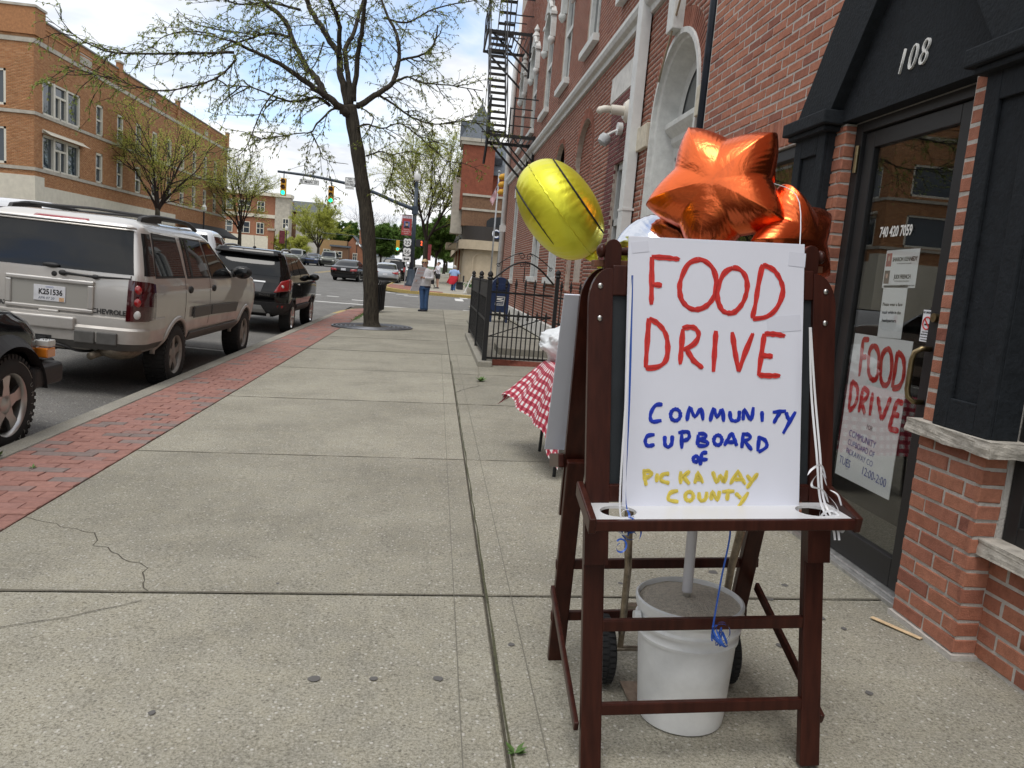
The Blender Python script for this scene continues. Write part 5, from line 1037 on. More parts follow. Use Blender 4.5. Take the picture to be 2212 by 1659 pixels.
nk = MO_ @ Vector((.05, -.18, 0)); obj('neck', MB().tube([nk, nk + Vector((.04, -.02, -.05)), nk + Vector((.05, -.02, -.1))], [.025, .012, .008], 10), M_FO, os_, smooth=True)
obj('string', MB().tube([Vector(p) for p in spline([nk + Vector((.05, -.02, -.1)), nk + Vector((.07, -.2, -.18)), Vector((1.06 - .985, 2.2 - 2.75, 1.42 - 1.765))])], .0016, 5), M_RIBW, os_)
o2 = thing('orange_star_balloon', 'smaller orange star balloon half hidden behind the painted sign', 'balloon', (1.25, 2.66, 1.60))
M2 = basis((0, 0, 0), (.45, -.8, .1), (.55, .1, .8)); m = foil_body(star_r(.21, .66, 1.4), .09, pw=.5, wr=.003, nw=60, na=240); m.v = [tuple(M2 @ Vector(v)) for v in m.v]; obj('body', m, M_FO, o2, smooth=True)
obj('neck', MB().tube([(-.02, -.01, -.12), (-.04, -.05, -.16), (-.06, -.1, -.19)], [.02, .01, .006], 8), M_FO, o2, smooth=True)
o3 = thing('silver_balloon', 'silver white round balloon peeking over the painted sign', 'balloon', (.86, 2.93, 1.5)); M3 = basis((0, 0, 0), (-.25, -.9, .3), (0, 0, 1)); m = foil_body(lambda a: .2, .12, pw=.55, wr=.005, nw=40); m.v = [tuple(M3 @ Vector(v)) for v in m.v]; obj('body', m, M_FS, o3, smooth=True)
obj('neck', MB().tube([tuple(M3 @ Vector((0, -.19, 0))), tuple(M3 @ Vector((0, -.25, 0)))], [.02, .008], 8), M_FS, o3, smooth=True)
# ================================================================== table with checked cloth and bag
tb = thing('folding_table', 'folding table with black metal legs under a red checked cloth', 'table', (1.64, 5.62, gz(1.64)))
obj('table_top', MB().mm((-.74, -.42, .66), (.8, .42, .695)), plain('table_top_grey', (.4, .4, .4), .6), tb)
for x in (-.7, .72):
 for y in (-.36, .36): obj('leg', MB().cyl((x * 1.03, y * 1.08, gz(1.65 + x) - gz(1.65)), (x, y, .66), .0125, 10), M_IRON, tb)
 obj('leg_brace', MB().bar((x, -.36, .3), (x, .36, .3), .016, .016), M_IRON, tb)
def cloth_mat():
 m, t, b = nt('gingham'); L = t.links; uv = t.nodes.new('ShaderNodeUVMap'); sp = t.nodes.new('ShaderNodeSeparateXYZ'); L.new(uv.outputs[0], sp.inputs[0])
 def stripe(i):
  a = t.nodes.new('ShaderNodeMath'); a.operation = 'MULTIPLY'; a.inputs[1].default_value = 1 / .062; L.new(sp.outputs[i], a.inputs[0]); f_ = t.nodes.new('ShaderNodeMath'); f_.operation = 'FRACT'; L.new(a.outputs[0], f_.inputs[0]); g_ = t.nodes.new('ShaderNodeMath'); g_.operation = 'GREATER_THAN'; g_.inputs[1].default_value = .5; L.new(f_.outputs[0], g_.inputs[0]); return g_.outputs[0]
 s = t.nodes.new('ShaderNodeMath'); L.new(stripe(0), s.inputs[0]); L.new(stripe(1), s.inputs[1]); h = t.nodes.new('ShaderNodeMath'); h.operation = 'MULTIPLY'; h.inputs[1].default_value = .5; L.new(s.outputs[0], h.inputs[0])
 c = t.nodes.new('ShaderNodeValToRGB'); c.color_ramp.interpolation = 'CONSTANT'; e = c.color_ramp.elements; e[0].position = 0; e[0].color = (.72, .70, .70, 1); e[1].position = .3; e[1].color = (.48, .075, .11, 1); q = e.new(.8); q.color = (.27, .012, .032, 1)
 L.new(h.outputs[0], c.inputs[0]); L.new(c.outputs[0], b.inputs['Base Color']); b.inputs['Roughness'].default_value = .8; return m
M_GING = cloth_mat()
cl = thing('checked_tablecloth', 'red and white checked cloth draped over the folding table', 'tablecloth', (1.64, 5.62, .772))
NS, NT = 44, 40
vs = []; uvs = []
for j in range(NT + 1):
 for i in range(NS + 1):
  s = -1.16 + 1.96 * i / NS; t = -.86 + 1.72 * j / NT
  os1 = max(0, -.74 - s); ot = max(0, -.42 - t); of = max(0, t - .42)
  x, y, z = max(s, -.74), min(max(t, -.42), .42), 0.0
  fl = .3 + .5 * max(0, min(1, (t + .3) / .9))
  x -= os1 * fl * .95 + .02 * math.sin(t * 16) * min(1, os1 / .2); z -= os1 * math.sqrt(max(.05, 1 - min(.98, fl) ** 2))
  y -= ot * .22 + (.03 * math.sin(s * 15 + 1) * min(1, ot / .2)); z -= ot * .95 * (1 - .5 * min(1, os1 / .3))
  y += of * .3 + (.03 * math.sin(s * 14) * min(1, of / .2)); z -= of * .93 * (1 - .6 * min(1, os1 / .2))
  if os1 > 0 and ot > 0: x += .28 * min(os1, ot); z -= .12 * min(os1, ot)
  z += .004 * noise.noise(Vector((s * 6, t * 6, 0)))
  vs.append((x, y, z)); uvs.append((s, t))
m = MB(); fs = [(j * (NS + 1) + i, j * (NS + 1) + i + 1, (j + 1) * (NS + 1) + i + 1, (j + 1) * (NS + 1) + i) for j in range(NT) for i in range(NS)]; m.add(vs, fs)
me = m.mesh('cloth', True); ul = me.uv_layers.new(name='UVMap')
for lp in me.loops: ul.data[lp.index].uv = uvs[lp.vertex_index]
link('cloth', me, M_GING, cl)
bg = thing('plastic_bag', 'white plastic bag standing on the checked tablecloth', 'bag', (1.06, 5.95, .772))
bm = bmesh.new(); bmesh.ops.create_icosphere(bm, subdivisions=5, radius=1)
for v in bm.verts:
 d = v.co.copy(); q = noise.noise(d * 2.2) * .22 + abs(noise.noise(d * 5)) * .14 + noise.noise(d * 11) * .04
 r_ = 1 + q; v.co = Vector((d.x * .2 * r_, d.y * .2 * r_, (d.z * .14 + .14) * (1 + .5 * q) if d.z > -.75 else .0))
 if d.z > .55: v.co.x *= 1 - (d.z - .55) * .9; v.co.z += (d.z - .55) * .05
m = MB(); bm.verts.index_update(); m.v = [tuple(v.co) for v in bm.verts]; m.f = [tuple(v.index for v in f_.verts) for f_ in bm.faces]; bm.free()
obj('bag', m, plain('bag_plastic', (.72, .75, .77), .3, trans=0), bg, smooth=True)
obj('bag_handle', MB().tube(spline([(-.05, 0, .22), (-.03, 0, .27), (.03, 0, .27), (.05, 0, .22)]), .008, 6), MATS['bag_plastic'], bg, smooth=True)
o = thing('wood_splinter', 'pale wood splinter lying by the brick pier', 'wood strip', (2.03, 2.9, gz(2.03) + .004), (0, 0, R_(-62))); obj('strip', MB().mm((-.11, -.011, 0), (.11, .011, .006)), plain('raw_pine', (.62, .46, .28), .8, var=.2, vscale=30), o, bev=.002)
# ================================================================== vehicles
def paint(name, col, metal=.6, rough=.35, dirt=0.0, coat=1.0):
 if name in MATS: return MATS[name]
 m, t, b = nt(name); L = t.links; b.inputs['Metallic'].default_value = metal; b.inputs['Roughness'].default_value = rough; b.inputs['Coat Weight'].default_value = coat; b.inputs['Coat Roughness'].default_value = .025
 b.inputs['Base Color'].default_value = rgb(col)
 if dirt:
  tcn = t.nodes.new('ShaderNodeTexCoord'); sp = t.nodes.new('ShaderNodeSeparateXYZ'); L.new(tcn.outputs['Object'], sp.inputs[0]); n = t.nodes.new('ShaderNodeTexNoise'); n.inputs['Scale'].default_value = 5; n.inputs['Detail'].default_value = 7; L.new(tcn.outputs['Object'], n.inputs['Vector'])
  r = t.nodes.new('ShaderNodeMapRange'); r.inputs[1].default_value = .95; r.inputs[2].default_value = .3; r.inputs[3].default_value = 0; r.inputs[4].default_value = dirt; L.new(sp.outputs[2], r.inputs[0]); mu = t.nodes.new('ShaderNodeMath'); mu.operation = 'MULTIPLY'; L.new(r.outputs[0], mu.inputs[0]); L.new(n.outputs[0], mu.inputs[1])
  mx = t.nodes.new('ShaderNodeMix'); mx.data_type = 'RGBA'; mx.inputs[6].default_value = rgb(col); mx.inputs[7].default_value = (.16, .135, .105, 1); L.new(mu.outputs[0], mx.inputs[0]); L.new(mx.outputs[2], b.inputs['Base Color'])
  c = t.nodes.new('ShaderNodeMath'); c.operation = 'SUBTRACT'; c.inputs[0].default_value = 1; L.new(mu.outputs[0], c.inputs[1]); L.new(c.outputs[0], b.inputs['Coat Weight']); rr_ = t.nodes.new('ShaderNodeMath'); rr_.inputs[1].default_value = rough; L.new(mu.outputs[0], rr_.inputs[0]); L.new(rr_.outputs[0], b.inputs['Roughness'])
 MATS[name] = m; return m
M_TYRE = plain('tyre_rubber', (.02, .02, .02), .75, var=.35, vscale=25); M_ALLOY = plain('alloy_wheel', (.30, .285, .26), .5, metal=.4, var=.15, vscale=12); M_CARGL = plain('car_glass', (.008, .009, .01), .02, spec=.5); M_BLKPL = plain('black_plastic', (.022, .022, .023), .55, var=.2, vscale=12); M_GRYPL = plain('grey_plastic', (.095, .093, .088), .55, var=.2, vscale=10)
M_TAIL = plain('tail_lamp_red', (.30, .012, .014), .08, coat=1, spec=.7); M_TAILD = plain('tail_lamp_dark', (.05, .004, .006), .06, coat=1); M_CLEAR = plain('clear_lamp', (.5, .5, .48), .08, coat=1); M_CHROME = plain('chrome', (.72, .72, .72), .08, metal=1); M_DARKW = plain('wheel_well', (.008, .008, .008), .9); M_AMBER = plain('amber_lamp', (.65, .2, .02), .12, coat=1)
M_PLATE = plain('plate_white', (.66, .67, .70), .45, var=.12, vscale=18)
class Shell:
 def __init__(s, levels, bulge=.03): s.lv = levels; s.b = bulge
 def at(s, z):
  L_ = s.lv
  if z <= L_[0][0]: return L_[0]
  for a, b in zip(L_, L_[1:]):
   if z <= b[0]:
    t = (z - a[0]) / (b[0] - a[0]); return tuple(a[i] + (b[i] - a[i]) * t for i in range(6))
  return L_[-1]
 def side(s, y, z):
  _, yr, yf, w, r, rf = s.at(z)
  if y < yr + r: d = min(r, max(0, yr + r - y)); return w - r + math.sqrt(max(0, r * r - d * d))
  if y > yf - rf: d = min(rf, max(0, y - (yf - rf))); return w - rf + math.sqrt(max(0, rf * rf - d * d))
  return w
 def rear(s, x, z):
  _, yr, yf, w, r, rf = s.at(z); x = abs(x); b = -s.b * (1 - (x / w) ** 2)
  if x > w - r: d = min(r, x - (w - r)); return yr + r - math.sqrt(max(0, r * r - d * d)) + b
  return yr + b
 def front(s, x, z):
  _, yr, yf, w, r, rf = s.at(z); x = abs(x); b = s.b * 1.5 * (1 - (x / w) ** 2)
  if x > w - rf: d = min(rf, x - (w - rf)); return yf - rf + math.sqrt(max(0, rf * rf - d * d)) + b
  return yf + b
 def loop(s, z, nc=7, ns=16, ne=8):
  _, yr, yf, w, r, rf = s.at(z); P = []
  for k in range(ne): x = -(w - r) + 2 * (w - r) * k / ne; P.append((x, s.rear(x, z), z))
  for k in range(nc): a = math.pi / 2 * k / nc; P.append((w - r + r * math.sin(a), yr + r - r * math.cos(a) - s.b * (1 - ((w - r + r * math.sin(a)) / w) ** 2), z))
  for k in range(ns): P.append((w, yr + r + (yf - rf - yr - r) * k / ns, z))
  for k in range(nc): a = math.pi / 2 * k / nc; xx = w - rf + rf * math.cos(a); P.append((xx, yf - rf + rf * math.sin(a) + s.b * 1.5 * (1 - (xx / w) ** 2), z))
  for k in range(ne): x = (w - rf) - 2 * (w - rf) * k / ne; P.append((x, s.front(x, z), z))
  for k in range(nc): a = math.pi / 2 * k / nc; xx = w - rf + rf * math.sin(a); P.append((-xx, yf - rf + rf * math.cos(a) + s.b * 1.5 * (1 - (xx / w) ** 2), z))
  for k in range(ns): P.append((-w, yf - rf - (yf - rf - yr - r) * k / ns, z))
  for k in range(nc): a = math.pi / 2 * k / nc; xx = w - r + r * math.cos(a); P.append((-xx, yr + r - r * math.sin(a) - s.b * (1 - (xx / w) ** 2), z))
  return P
 def mesh(s, zs):
  m = MB(); loops = [s.loop(z) for z in zs]; n = len(loops[0])
  m.add([p for l in loops for p in l], [(j * n + i, j * n + (i + 1) % n, (j + 1) * n + (i + 1) % n, (j + 1) * n + i) for j in range(len(zs) - 1) for i in range(n)] + [tuple(reversed(range(n))), tuple((len(zs) - 1) * n + i for i in range(n))]); return m
 def side_patch(s, corners, sg, off=.004, nu=10, nv=8):
  def f(u, v):
   y = (corners[0][0] * (1 - u) + corners[1][0] * u) * (1 - v) + (corners[3][0] * (1 - u) + corners[2][0] * u) * v; z = (corners[0][1] * (1 - u) + corners[1][1] * u) * (1 - v) + (corners[3][1] * (1 - u) + corners[2][1] * u) * v
   return (sg * (s.side(y, z) + off), y, z)
  m = MB(); m.grid(f, nu, nv)
  if sg < 0: m.f = [q[::-1] for q in m.f]
  return m
 def rear_patch(s, corners, off=.004, nu=16, nv=8):
  def f(u, v):
   x = (corners[0][0] * (1 - u) + corners[1][0] * u) * (1 - v) + (corners[3][0] * (1 - u) + corners[2][0] * u) * v; z = (corners[0][1] * (1 - u) + corners[1][1] * u) * (1 - v) + (corners[3][1] * (1 - u) + corners[2][1] * u) * v
   return (x, s.rear(x, z) - off, z)
  m = MB(); m.grid(f, nu, nv); return m
def slab_of(m, d):
 me = m.mesh('x'); bm = bmesh.new(); bm.from_mesh(me); bmesh.ops.recalc_face_normals(bm, faces=bm.faces); bmesh.ops.solidify(bm, geom=bm.faces[:], thickness=-d); q = MB(); bm.verts.index_update(); q.v = [tuple(v.co) for v in bm.verts]; q.f = [tuple(v.index for v in f_.verts) for f_ in bm.faces]; bm.free(); bpy.data.meshes.remove(me); return q
def cut_arches(o, wheels, R, x0=.5):
 cs = []
 for y, z in wheels:
  for sg in (1, -1):
   c = bpy.data.objects.new('cut', MB().cyl((sg * x0, y, z), (sg * 1.3, y, z), R, 40).mesh('cut')); cs.append(c); b = o.modifiers.new('b', 'BOOLEAN'); b.object = c; b.operation = 'DIFFERENCE'; b.solver = 'EXACT'
 par = o.parent; o.parent = None
 me = bake(o, cs); o.modifiers.clear(); old_ = o.data; o.data = me; o.parent = par
 for c in cs: bpy.data.objects.remove(c)
 sharp(me, 32)
def wheel(parent, x, y, R, w, sg, rim=.6, spokes=5, mat=None, letters=None, detail=True):
 M = Matrix.Translation((x, y, R)) @ Matrix.Rotation(sg * R_(90), 4, 'Y')
 t = MB(); r0 = R * rim
 t.lathe([(r0, -w / 2), (r0 + .02, -w / 2 - .008), (R * .86, -w / 2 - .012), (R * .965, -w / 2 + .012), (R, -w * .36), (R * 1.0, 0), (R, w * .36), (R * .965, w / 2 - .012), (R * .86, w / 2 + .012), (r0 + .02, w / 2 + .008), (r0, w / 2)], 44 if detail else 28, M, cap=False)
 if detail:
  for k in range(44):
   a = 2 * math.pi * k / 44
   for q in (-1, 1): t.box((R * 1.0 * math.cos(a), R * 1.0 * math.sin(a), q * w * .26), (.012, R * .1, w * .38), M, rz=a)
   t.box((R * .955 * math.cos(a + .07), R * .955 * math.sin(a + .07), w / 2 - .004), (R * .08, R * .075, .014), M, rz=a)
 wo_ = obj('wheel', t, M_TYRE, parent, auto=40)
 r = MB(); d = w / 2
 r.lathe([(r0 * .93, d - .03), (r0 * .97, d - .005), (r0 * 1.02, d + .004), (r0 * 1.03, d - .004), (r0 * 1.0, d - .03), (r0 * .95, -d * .5)], 40 if detail else 24, M, cap=False)
 for k in range(spokes):
  a = 2 * math.pi * k / spokes + .3; L_ = r0 * .97
  pl = [(-.055 * R / .37, .04), (.055 * R / .37, .04), (.036 * R / .37, L_ * .6), (.055 * R / .37, L_), (-.055 * R / .37, L_), (-.036 * R / .37, L_ * .6)]; r.prism(pl, .028, M @ Matrix.Rotation(a, 4, 'Z') @ Matrix.Translation((0, 0, d - .055)))
 r.lathe([(.001, d - .012), (.045 * R / .37, d - .014), (.075 * R / .37, d - .03), (.08 * R / .37, d - .06)], 20, M, cap=False)
 obj('rim', r, mat or M_ALLOY, wo_, auto=35)
 obj('brake_disc', MB().lathe([(.02, 0), (r0 * .9, 0), (r0 * .9, -.02), (.02, -.02)], 24, M), M_DARKW, wo_)
 return wo_
def car_base(name, label, loc, yaw=0, roll=0, group=None):
 o = thing(name, label, 'car' if 'truck' not in name and 'pickup' not in name else 'truck', loc, (0, roll, yaw), group); return o
def road_car(x, y): return (x, y, rsurf(x, y))
def wells(parent, wheels, R):
 for y, z in wheels:
  for sg in (1, -1):
   m = MB(); n = 24; a = [math.pi * (k / n * .84 + .08) for k in range(n + 1)]
   ring = [(sg * xx, y + R * .995 * math.cos(q), z + R * .995 * math.sin(q)) for xx in (.5, .82) for q in a]; m.add(ring, [(k, k + 1, n + 2 + k, n + 1 + k) for k in range(n)] + [tuple(range(n + 1))]); obj('wheel_well', m, M_DARKW, parent)
def arch_flare(parent, sh, y, z, R, mat, a0=-.25, th=.022, sides=(1, -1)):
 for sg in sides:
  pts = [(y + R * math.cos(a), z + R * math.sin(a)) for a in [a0 + (math.pi - 2 * a0) * k / 24 for k in range(25)]]
  obj('wheel_arch', MB().tube([(sg * (sh.side(p[0], p[1]) - .004), p[0], p[1]) for p in pts], th, 8), mat, parent, smooth=True)
M_PEW = paint('pewter_paint', (.60, .58, .55), .7, .36, dirt=.8)
sv = [(.30, -.95, 3.85, .80, .16, .3), (.42, -1.05, 4.0, .90, .17, .3), (.60, -1.09, 4.06, .925, .16, .32), (.80, -1.09, 4.08, .94, .15, .34), (.97, -1.085, 4.06, .938, .15, .36), (1.08, -1.075, 3.98, .925, .14, .4), (1.13, -1.07, 3.7, .915, .14, .45), (1.16, -1.065, 2.75, .908, .14, .4), (1.22, -1.05, 2.55, .895, .14, .4), (1.45, -.985, 2.12, .845, .14, .4), (1.66, -.915, 1.72, .79, .13, .35), (1.73, -.87, 1.5, .755, .13, .33), (1.78, -.79, 1.3, .69, .15, .3), (1.81, -.62, 1.0, .58, .2, .3), (1.825, -.3, .5, .36, .2, .2)]
SU = Shell(sv, .035); zs = [.30, .36, .42, .5, .6, .7, .8, .9, .97, 1.03, 1.08, 1.11, 1.13, 1.145, 1.16, 1.19, 1.22, 1.3, 1.38, 1.45, 1.55, 1.62, 1.66, 1.7, 1.73, 1.755, 1.78, 1.797, 1.81, 1.825]
suv = car_base('silver_suv', 'silver tan long SUV with roof rails parked at the kerb, paper plate at the back', road_car(-3.96, 9.5), 0, R_(1.6))
WR = .372
bd = obj('body', SU.mesh(zs), M_PEW, suv); cut_arches(bd, [(0, WR - .17), (3.28, WR - .17)], .425); wells(suv, [(0, WR), (3.28, WR)], .425)
for y in (0, 3.28):
 for sg in (1, -1): wheel(suv, sg * .79, y, WR, .245, sg, rim=.6, spokes=5)
 arch_flare(suv, SU, y, WR - .17, .44, M_PEW, a0=.1, th=.03)
obj('rear_window', SU.rear_patch([(-.80, 1.14), (.80, 1.14), (.72, 1.655), (-.72, 1.655)], .006, 24, 10), M_CARGL, suv, smooth=True)
for sg in (1, -1):
 obj('rear_pillar_glass', SU.side_patch([(-1.02, 1.14), (-.80, 1.14), (-.70, 1.64), (-.87, 1.64)], sg), M_CARGL, suv, smooth=True)
 for nm, c in (('quarter_window', [(-.76, 1.14), (.17, 1.14), (.1, 1.62), (-.62, 1.64)]), ('door_window', [(.30, 1.13), (1.2, 1.13), (1.02, 1.62), (.3, 1.63)]), ('door_window', [(1.3, 1.12), (2.28, 1.12), (1.62, 1.60), (1.12, 1.61)])):
  obj('window_seal', SU.side_patch([(c[0][0] - .03, c[0][1] - .025), (c[1][0] + .03, c[1][1] - .025), (c[2][0] + .03, c[2][1] + .02), (c[3][0] - .03, c[3][1] + .02)], sg, .0025), M_BLKPL, suv, smooth=True); obj(nm, SU.side_patch(c, sg, .005), M_CARGL, suv, smooth=True)
 obj('window_pillar', SU.side_patch([(.42, 1.13), (.5, 1.13), (.47, 1.63), (.4, 1.63)], sg, .008, 3, 8), M_BLKPL, suv, smooth=True)
 for y in (.235, 1.245): obj('door_gap', SU.side_patch([(y - .006, .5), (y + .006, .5), (y - .05 + .006, 1.12), (y - .05 - .006, 1.12)], sg, .0015, 2, 10), M_DARKW, suv)
 obj('side_moulding', slab_of(SU.side_patch([(.5, .62), (1.2, .62), (1.2, .75), (.5, .75)], sg, .018, 8, 3), .016), M_GRYPL, suv); obj('side_moulding', slab_of(SU.side_patch([(1.27, .62), (2.55, .60), (2.62, .73), (1.27, .75)], sg, .018, 8, 3), .016), M_GRYPL, suv)
 obj('sill', slab_of(SU.side_patch([(.45, .33), (2.8, .33), (2.8, .44), (.45, .44)], sg, .012, 8, 3), .02), M_GRYPL, suv)
 for y in (.38, 1.38):
  h = obj('door_handle', MB().sphere((sg * (SU.side(y, .97) + .004), y, .97), (.022, .075, .045), 14, 8), M_BLKPL, suv, smooth=True)
 mi = obj('mirror', MB().sphere((sg * 1.06, 2.36, 1.2), (.14, .09, .105), 16, 10).bar((sg * .9, 2.42, 1.14), (sg * 1.0, 2.4, 1.17), .06, .08), M_BLKPL, suv, smooth=True); obj('mirror_glass', MB().sphere((sg * 1.06, 2.285, 1.2), (.115, .02, .082), 16, 6), M_CARGL, mi, smooth=True)
 rk = MB(); pts = [(sg * .66, -.62, 1.79), (sg * .665, -.3, 1.86), (sg * .665, .3, 1.875), (sg * .66, 1.0, 1.86), (sg * .64, 1.4, 1.78)]
 rk.tube(spline(pts, 6), .03, 8); rk.prism([(-.66, 1.76), (.0, 1.80), (.0, 1.865), (-.4, 1.87), (-.6, 1.84)], .05, Matrix(((0, 0, 1, sg * .66 - .025), (1, 0, 0, 0), (0, 1, 0, 0), (0, 0, 0, 1)))); obj('roof_rail', rk, M_BLKPL, suv, auto=40, bev=.01)
 tl = obj('tail_lamp', slab_of(SU.rear_patch([(sg * .76, .66), (sg * .925, .67), (sg * .905, 1.075), (sg * .77, 1.09)] if sg > 0 else [(-.925, .67), (-.76, .66), (-.77, 1.09), (-.905, 1.075)], .02, 8, 8), .03), M_TAILD, suv, smooth=False)
 obj('tail_lamp_side', slab_of(SU.side_patch([(-1.04, .67), (-.84, .68), (-.88, 1.06), (-1.04, 1.08)], sg, .012, 6, 8), .014), M_TAILD, suv)
 for zc, mt in ((.99, M_TAIL), (.86, M_TAIL), (.735, M_CLEAR)): obj('lamp_lens', MB().sphere((sg * .835, SU.rear(.835, zc) - .03, zc), (.066, .022, .058), 16, 8), mt, tl, smooth=True)
 obj('reflector', slab_of(MB().box((sg * .69, -1.168, .50), (.12, .012, .05)), .001), M_TAIL, suv)
obj('rack_crossbar', MB().tube([(-.66, .9, 1.86), (0, .92, 1.885), (.66, .9, 1.86)], .018, 8), M_BLKPL, suv); obj('rack_crossbar', MB().tube([(-.66, -.25, 1.865), (0, -.23, 1.89), (.66, -.25, 1.865)], .018, 8), M_BLKPL, suv)
obj('tailgate_gap', SU.rear_patch([(-.76, .61), (.76, .61), (.76, .622), (-.76, .622)], .002, 20, 1).add([], []), M_DARKW, suv)
for sg in (1, -1): obj('tailgate_gap', SU.rear_patch([(sg * .75 - .005, .62), (sg * .75 + .005, .62), (sg * .775 + .005, 1.13), (sg * .775 - .005, 1.13)], .002, 2, 12), M_DARKW, suv)
obj('third_brake_lamp', slab_of(SU.rear_patch([(-.28, 1.705), (.28, 1.705), (.26, 1.738), (-.26, 1.738)], .008, 12, 3), .01), M_TAIL, suv, smooth=True)
obj('rear_spoiler', slab_of(SU.rear_patch([(-.75, 1.668), (.75, 1.668), (.70, 1.70), (-.70, 1.70)], .03, 20, 3), .04), M_PEW, suv, bev=.01)
pz = .87; py = SU.rear(0, pz)
fr = MB(); W_, H_ = .43, .165
for (x0, x1, z0, z1) in ((-W_, W_, H_ - .045, H_), (-W_, W_, -H_ - .0, -H_ + .04), (-W_, -W_ + .06, -H_ + .04, H_ - .045), (W_ - .06, W_, -H_ + .04, H_ - .045)): fr.mm((x0, py - .022, pz + z0), (x1, py + .03, pz + z1))
obj('plate_surround', fr, M_PEW, suv, bev=.012); obj('plate_recess', MB().mm((-W_ + .06, py - .004, pz - H_ + .04), (W_ - .06, py + .01, pz + H_ - .045)), plain('recess_silver', (.38, .37, .34), .5, metal=.3), suv)
pl = obj('number_plate', MB().mm((-.155, py - .012, pz - .08), (.155, py - .006, pz + .08)), M_PLATE, suv, bev=.004)
def rear_M(x, y, z): return Matrix(((1, 0, 0, x), (0, 0, -1, y), (0, 1, 0, z), (0, 0, 0, 1)))
text('plate_number', 'K251536', .078, M_INK, pl, rear_M(.01, py - .0125, pz + .01), extrude=.0006, sx=.82, offset=.0025); text('plate_state', 'OHIO', .026, plain('plate_blue', (.05, .11, .35), .5), pl, rear_M(.0, py - .0125, pz + .062), extrude=.0005, spacing=1.2); text('plate_date', 'APR 07 20', .036, plain('pen_grey', (.1, .12, .16), .6), pl, rear_M(-.03, py - .0125, pz - .052), extrude=.0005, shear=.2)
obj('plate_sticker', MB().mm((.095, py - .0135, pz - .075), (.145, py - .012, pz - .035)), plain('sticker_orange', (.6, .38, .22), .5, var=.3, vscale=60), pl)
obj('tailgate_handle', MB().mm((-.1, py - .035, pz - H_ - .035), (.1, py - .0, pz - H_ + .005)), M_PEW, suv, bev=.012); obj('glass_handle', MB().sphere((.0, SU.rear(0, 1.155) - .02, 1.165), (.085, .025, .03), 16, 8), M_BLKPL, suv, smooth=True); obj('keyhole', MB().sphere((.03, SU.rear(.03, 1.08) - .004, 1.075), (.028, .008, .028), 14, 6), M_BLKPL, suv, smooth=True)
wp = MB(); wp.tube([(.12, SU.rear(.1, 1.09) - .03, 1.095), (.3, SU.rear(.3, 1.12) - .035, 1.09), (.42, SU.rear(.4, 1.13) - .035, 1.085), (.78, SU.rear(.78, 1.13) - .02, 1.10)], [.016, .012, .014, .006], 8); wp.sphere((.12, SU.rear(.1, 1.09) - .025, 1.095), (.04, .025, .03), 10, 6); wp.sphere((.44, SU.rear(.4, 1.1) - .03, 1.085), (.04, .02, .025), 10, 6); obj('rear_wiper', wp, M_BLKPL, suv, smooth=True)
for tx, x, sz in (('CHEVROLET', .60, .072), ('TRAILBLAZER', -.53, .062)): text('badge', tx, sz, plain('badge_grey', (.09, .09, .09), .3, metal=.5), suv, rear_M(x, SU.rear(x, .71) - .006, .735), extrude=.003, offset=.002, sx=.95)
text('badge', 'TrailBlazer', .035, plain('badge_grey', (.09, .09, .09), .3, metal=.5), suv, Matrix(((0, 0, 1, SU.side(2.3, .66) + .021), (1, 0, 0, 2.33), (0, 1, 0, .665), (0, 0, 0, 1))), extrude=.001)
bs = Shell([(.34, -1.12, 0, .86, .2, .1), (.42, -1.165, 0, .93, .2, .1), (.56, -1.17, 0, .945, .2, .1), (.585, -1.14, 0, .945, .2, .1), (.6, -1.14, 0, .945, .2, .1), (.675, -1.135, 0, .943, .18, .1), (.69, -1.1, 0, .935, .17, .1)], .03)
bp_ = MB()
for z0, z1 in ((.34, .42), (.42, .56), (.56, .585), (.585, .675), (.675, .69)):
 def bf(u, v, z0=z0, z1=z1):
  z = z0 + (z1 - z0) * v; _, yr, yf, w, r, rf = bs.at(z); s = (u - .5) * 2; L1 = .45; tot = w - r + r * math.pi / 2 + L1; d = abs(s) * tot; sg = 1 if s >= 0 else -1
  if d < w - r: return (sg * d, bs.rear(d, z), z)
  d -= w - r
  if d < r * math.pi / 2: a = d / r; x = w - r + r * math.sin(a); return (sg * x, bs.rear(x, z), z)
  d -= r * math.pi / 2; return (sg * w, yr + r + d, z)
 q = MB(); q.grid(bf, 60, 4); obj('bumper', q, M_PEW if z0 >= .42 else M_GRYPL, suv, smooth=True)
obj('bumper_step', MB().mm((-.35, -1.22, .52), (.28, -1.1, .655)), M_PEW, suv, bev=.02, seg=3); obj('bumper_inset', MB().mm((-.35, -1.19, .42), (.22, -1.1, .51)), M_GRYPL, suv, bev=.015)
for x in (.28, .5): obj('bumper_block', MB().mm((x - .0, -1.212, .4), (x + .2, -1.12, .53)), M_GRYPL, suv, bev=.012)
obj('hitch', MB().mm((-.06, -1.24, .36), (.02, -.8, .43)).mm((-.1, -1.2, .33), (.06, -1.15, .45)), M_BLKPL, suv); obj('tow_wire', MB().tube(spline([(-.05, -1.18, .37), (.12, -1.18, .36), (.3, -1.1, .3), (.42, -.9, .3)]), .014, 6), M_BLKPL, suv, smooth=True)
obj('exhaust', MB().cyl((.42, -1.14, .26), (.50, -.8, .31), .04, 14).sphere((.62, -.85, .32), (.2, .3, .1), 16, 10), plain('exhaust_steel', (.2, .17, .13), .6, metal=.6, var=.4, vscale=20), suv, smooth=True); obj('underbody', MB().mm((-.6, -.75, .25), (.6, 3.6, .42)).sphere((-.25, -.7, .36), (.3, .3, .14), 14, 8).cyl((-.7, 0, WR), (.7, 0, WR), .05, 10), M_DARKW, suv)
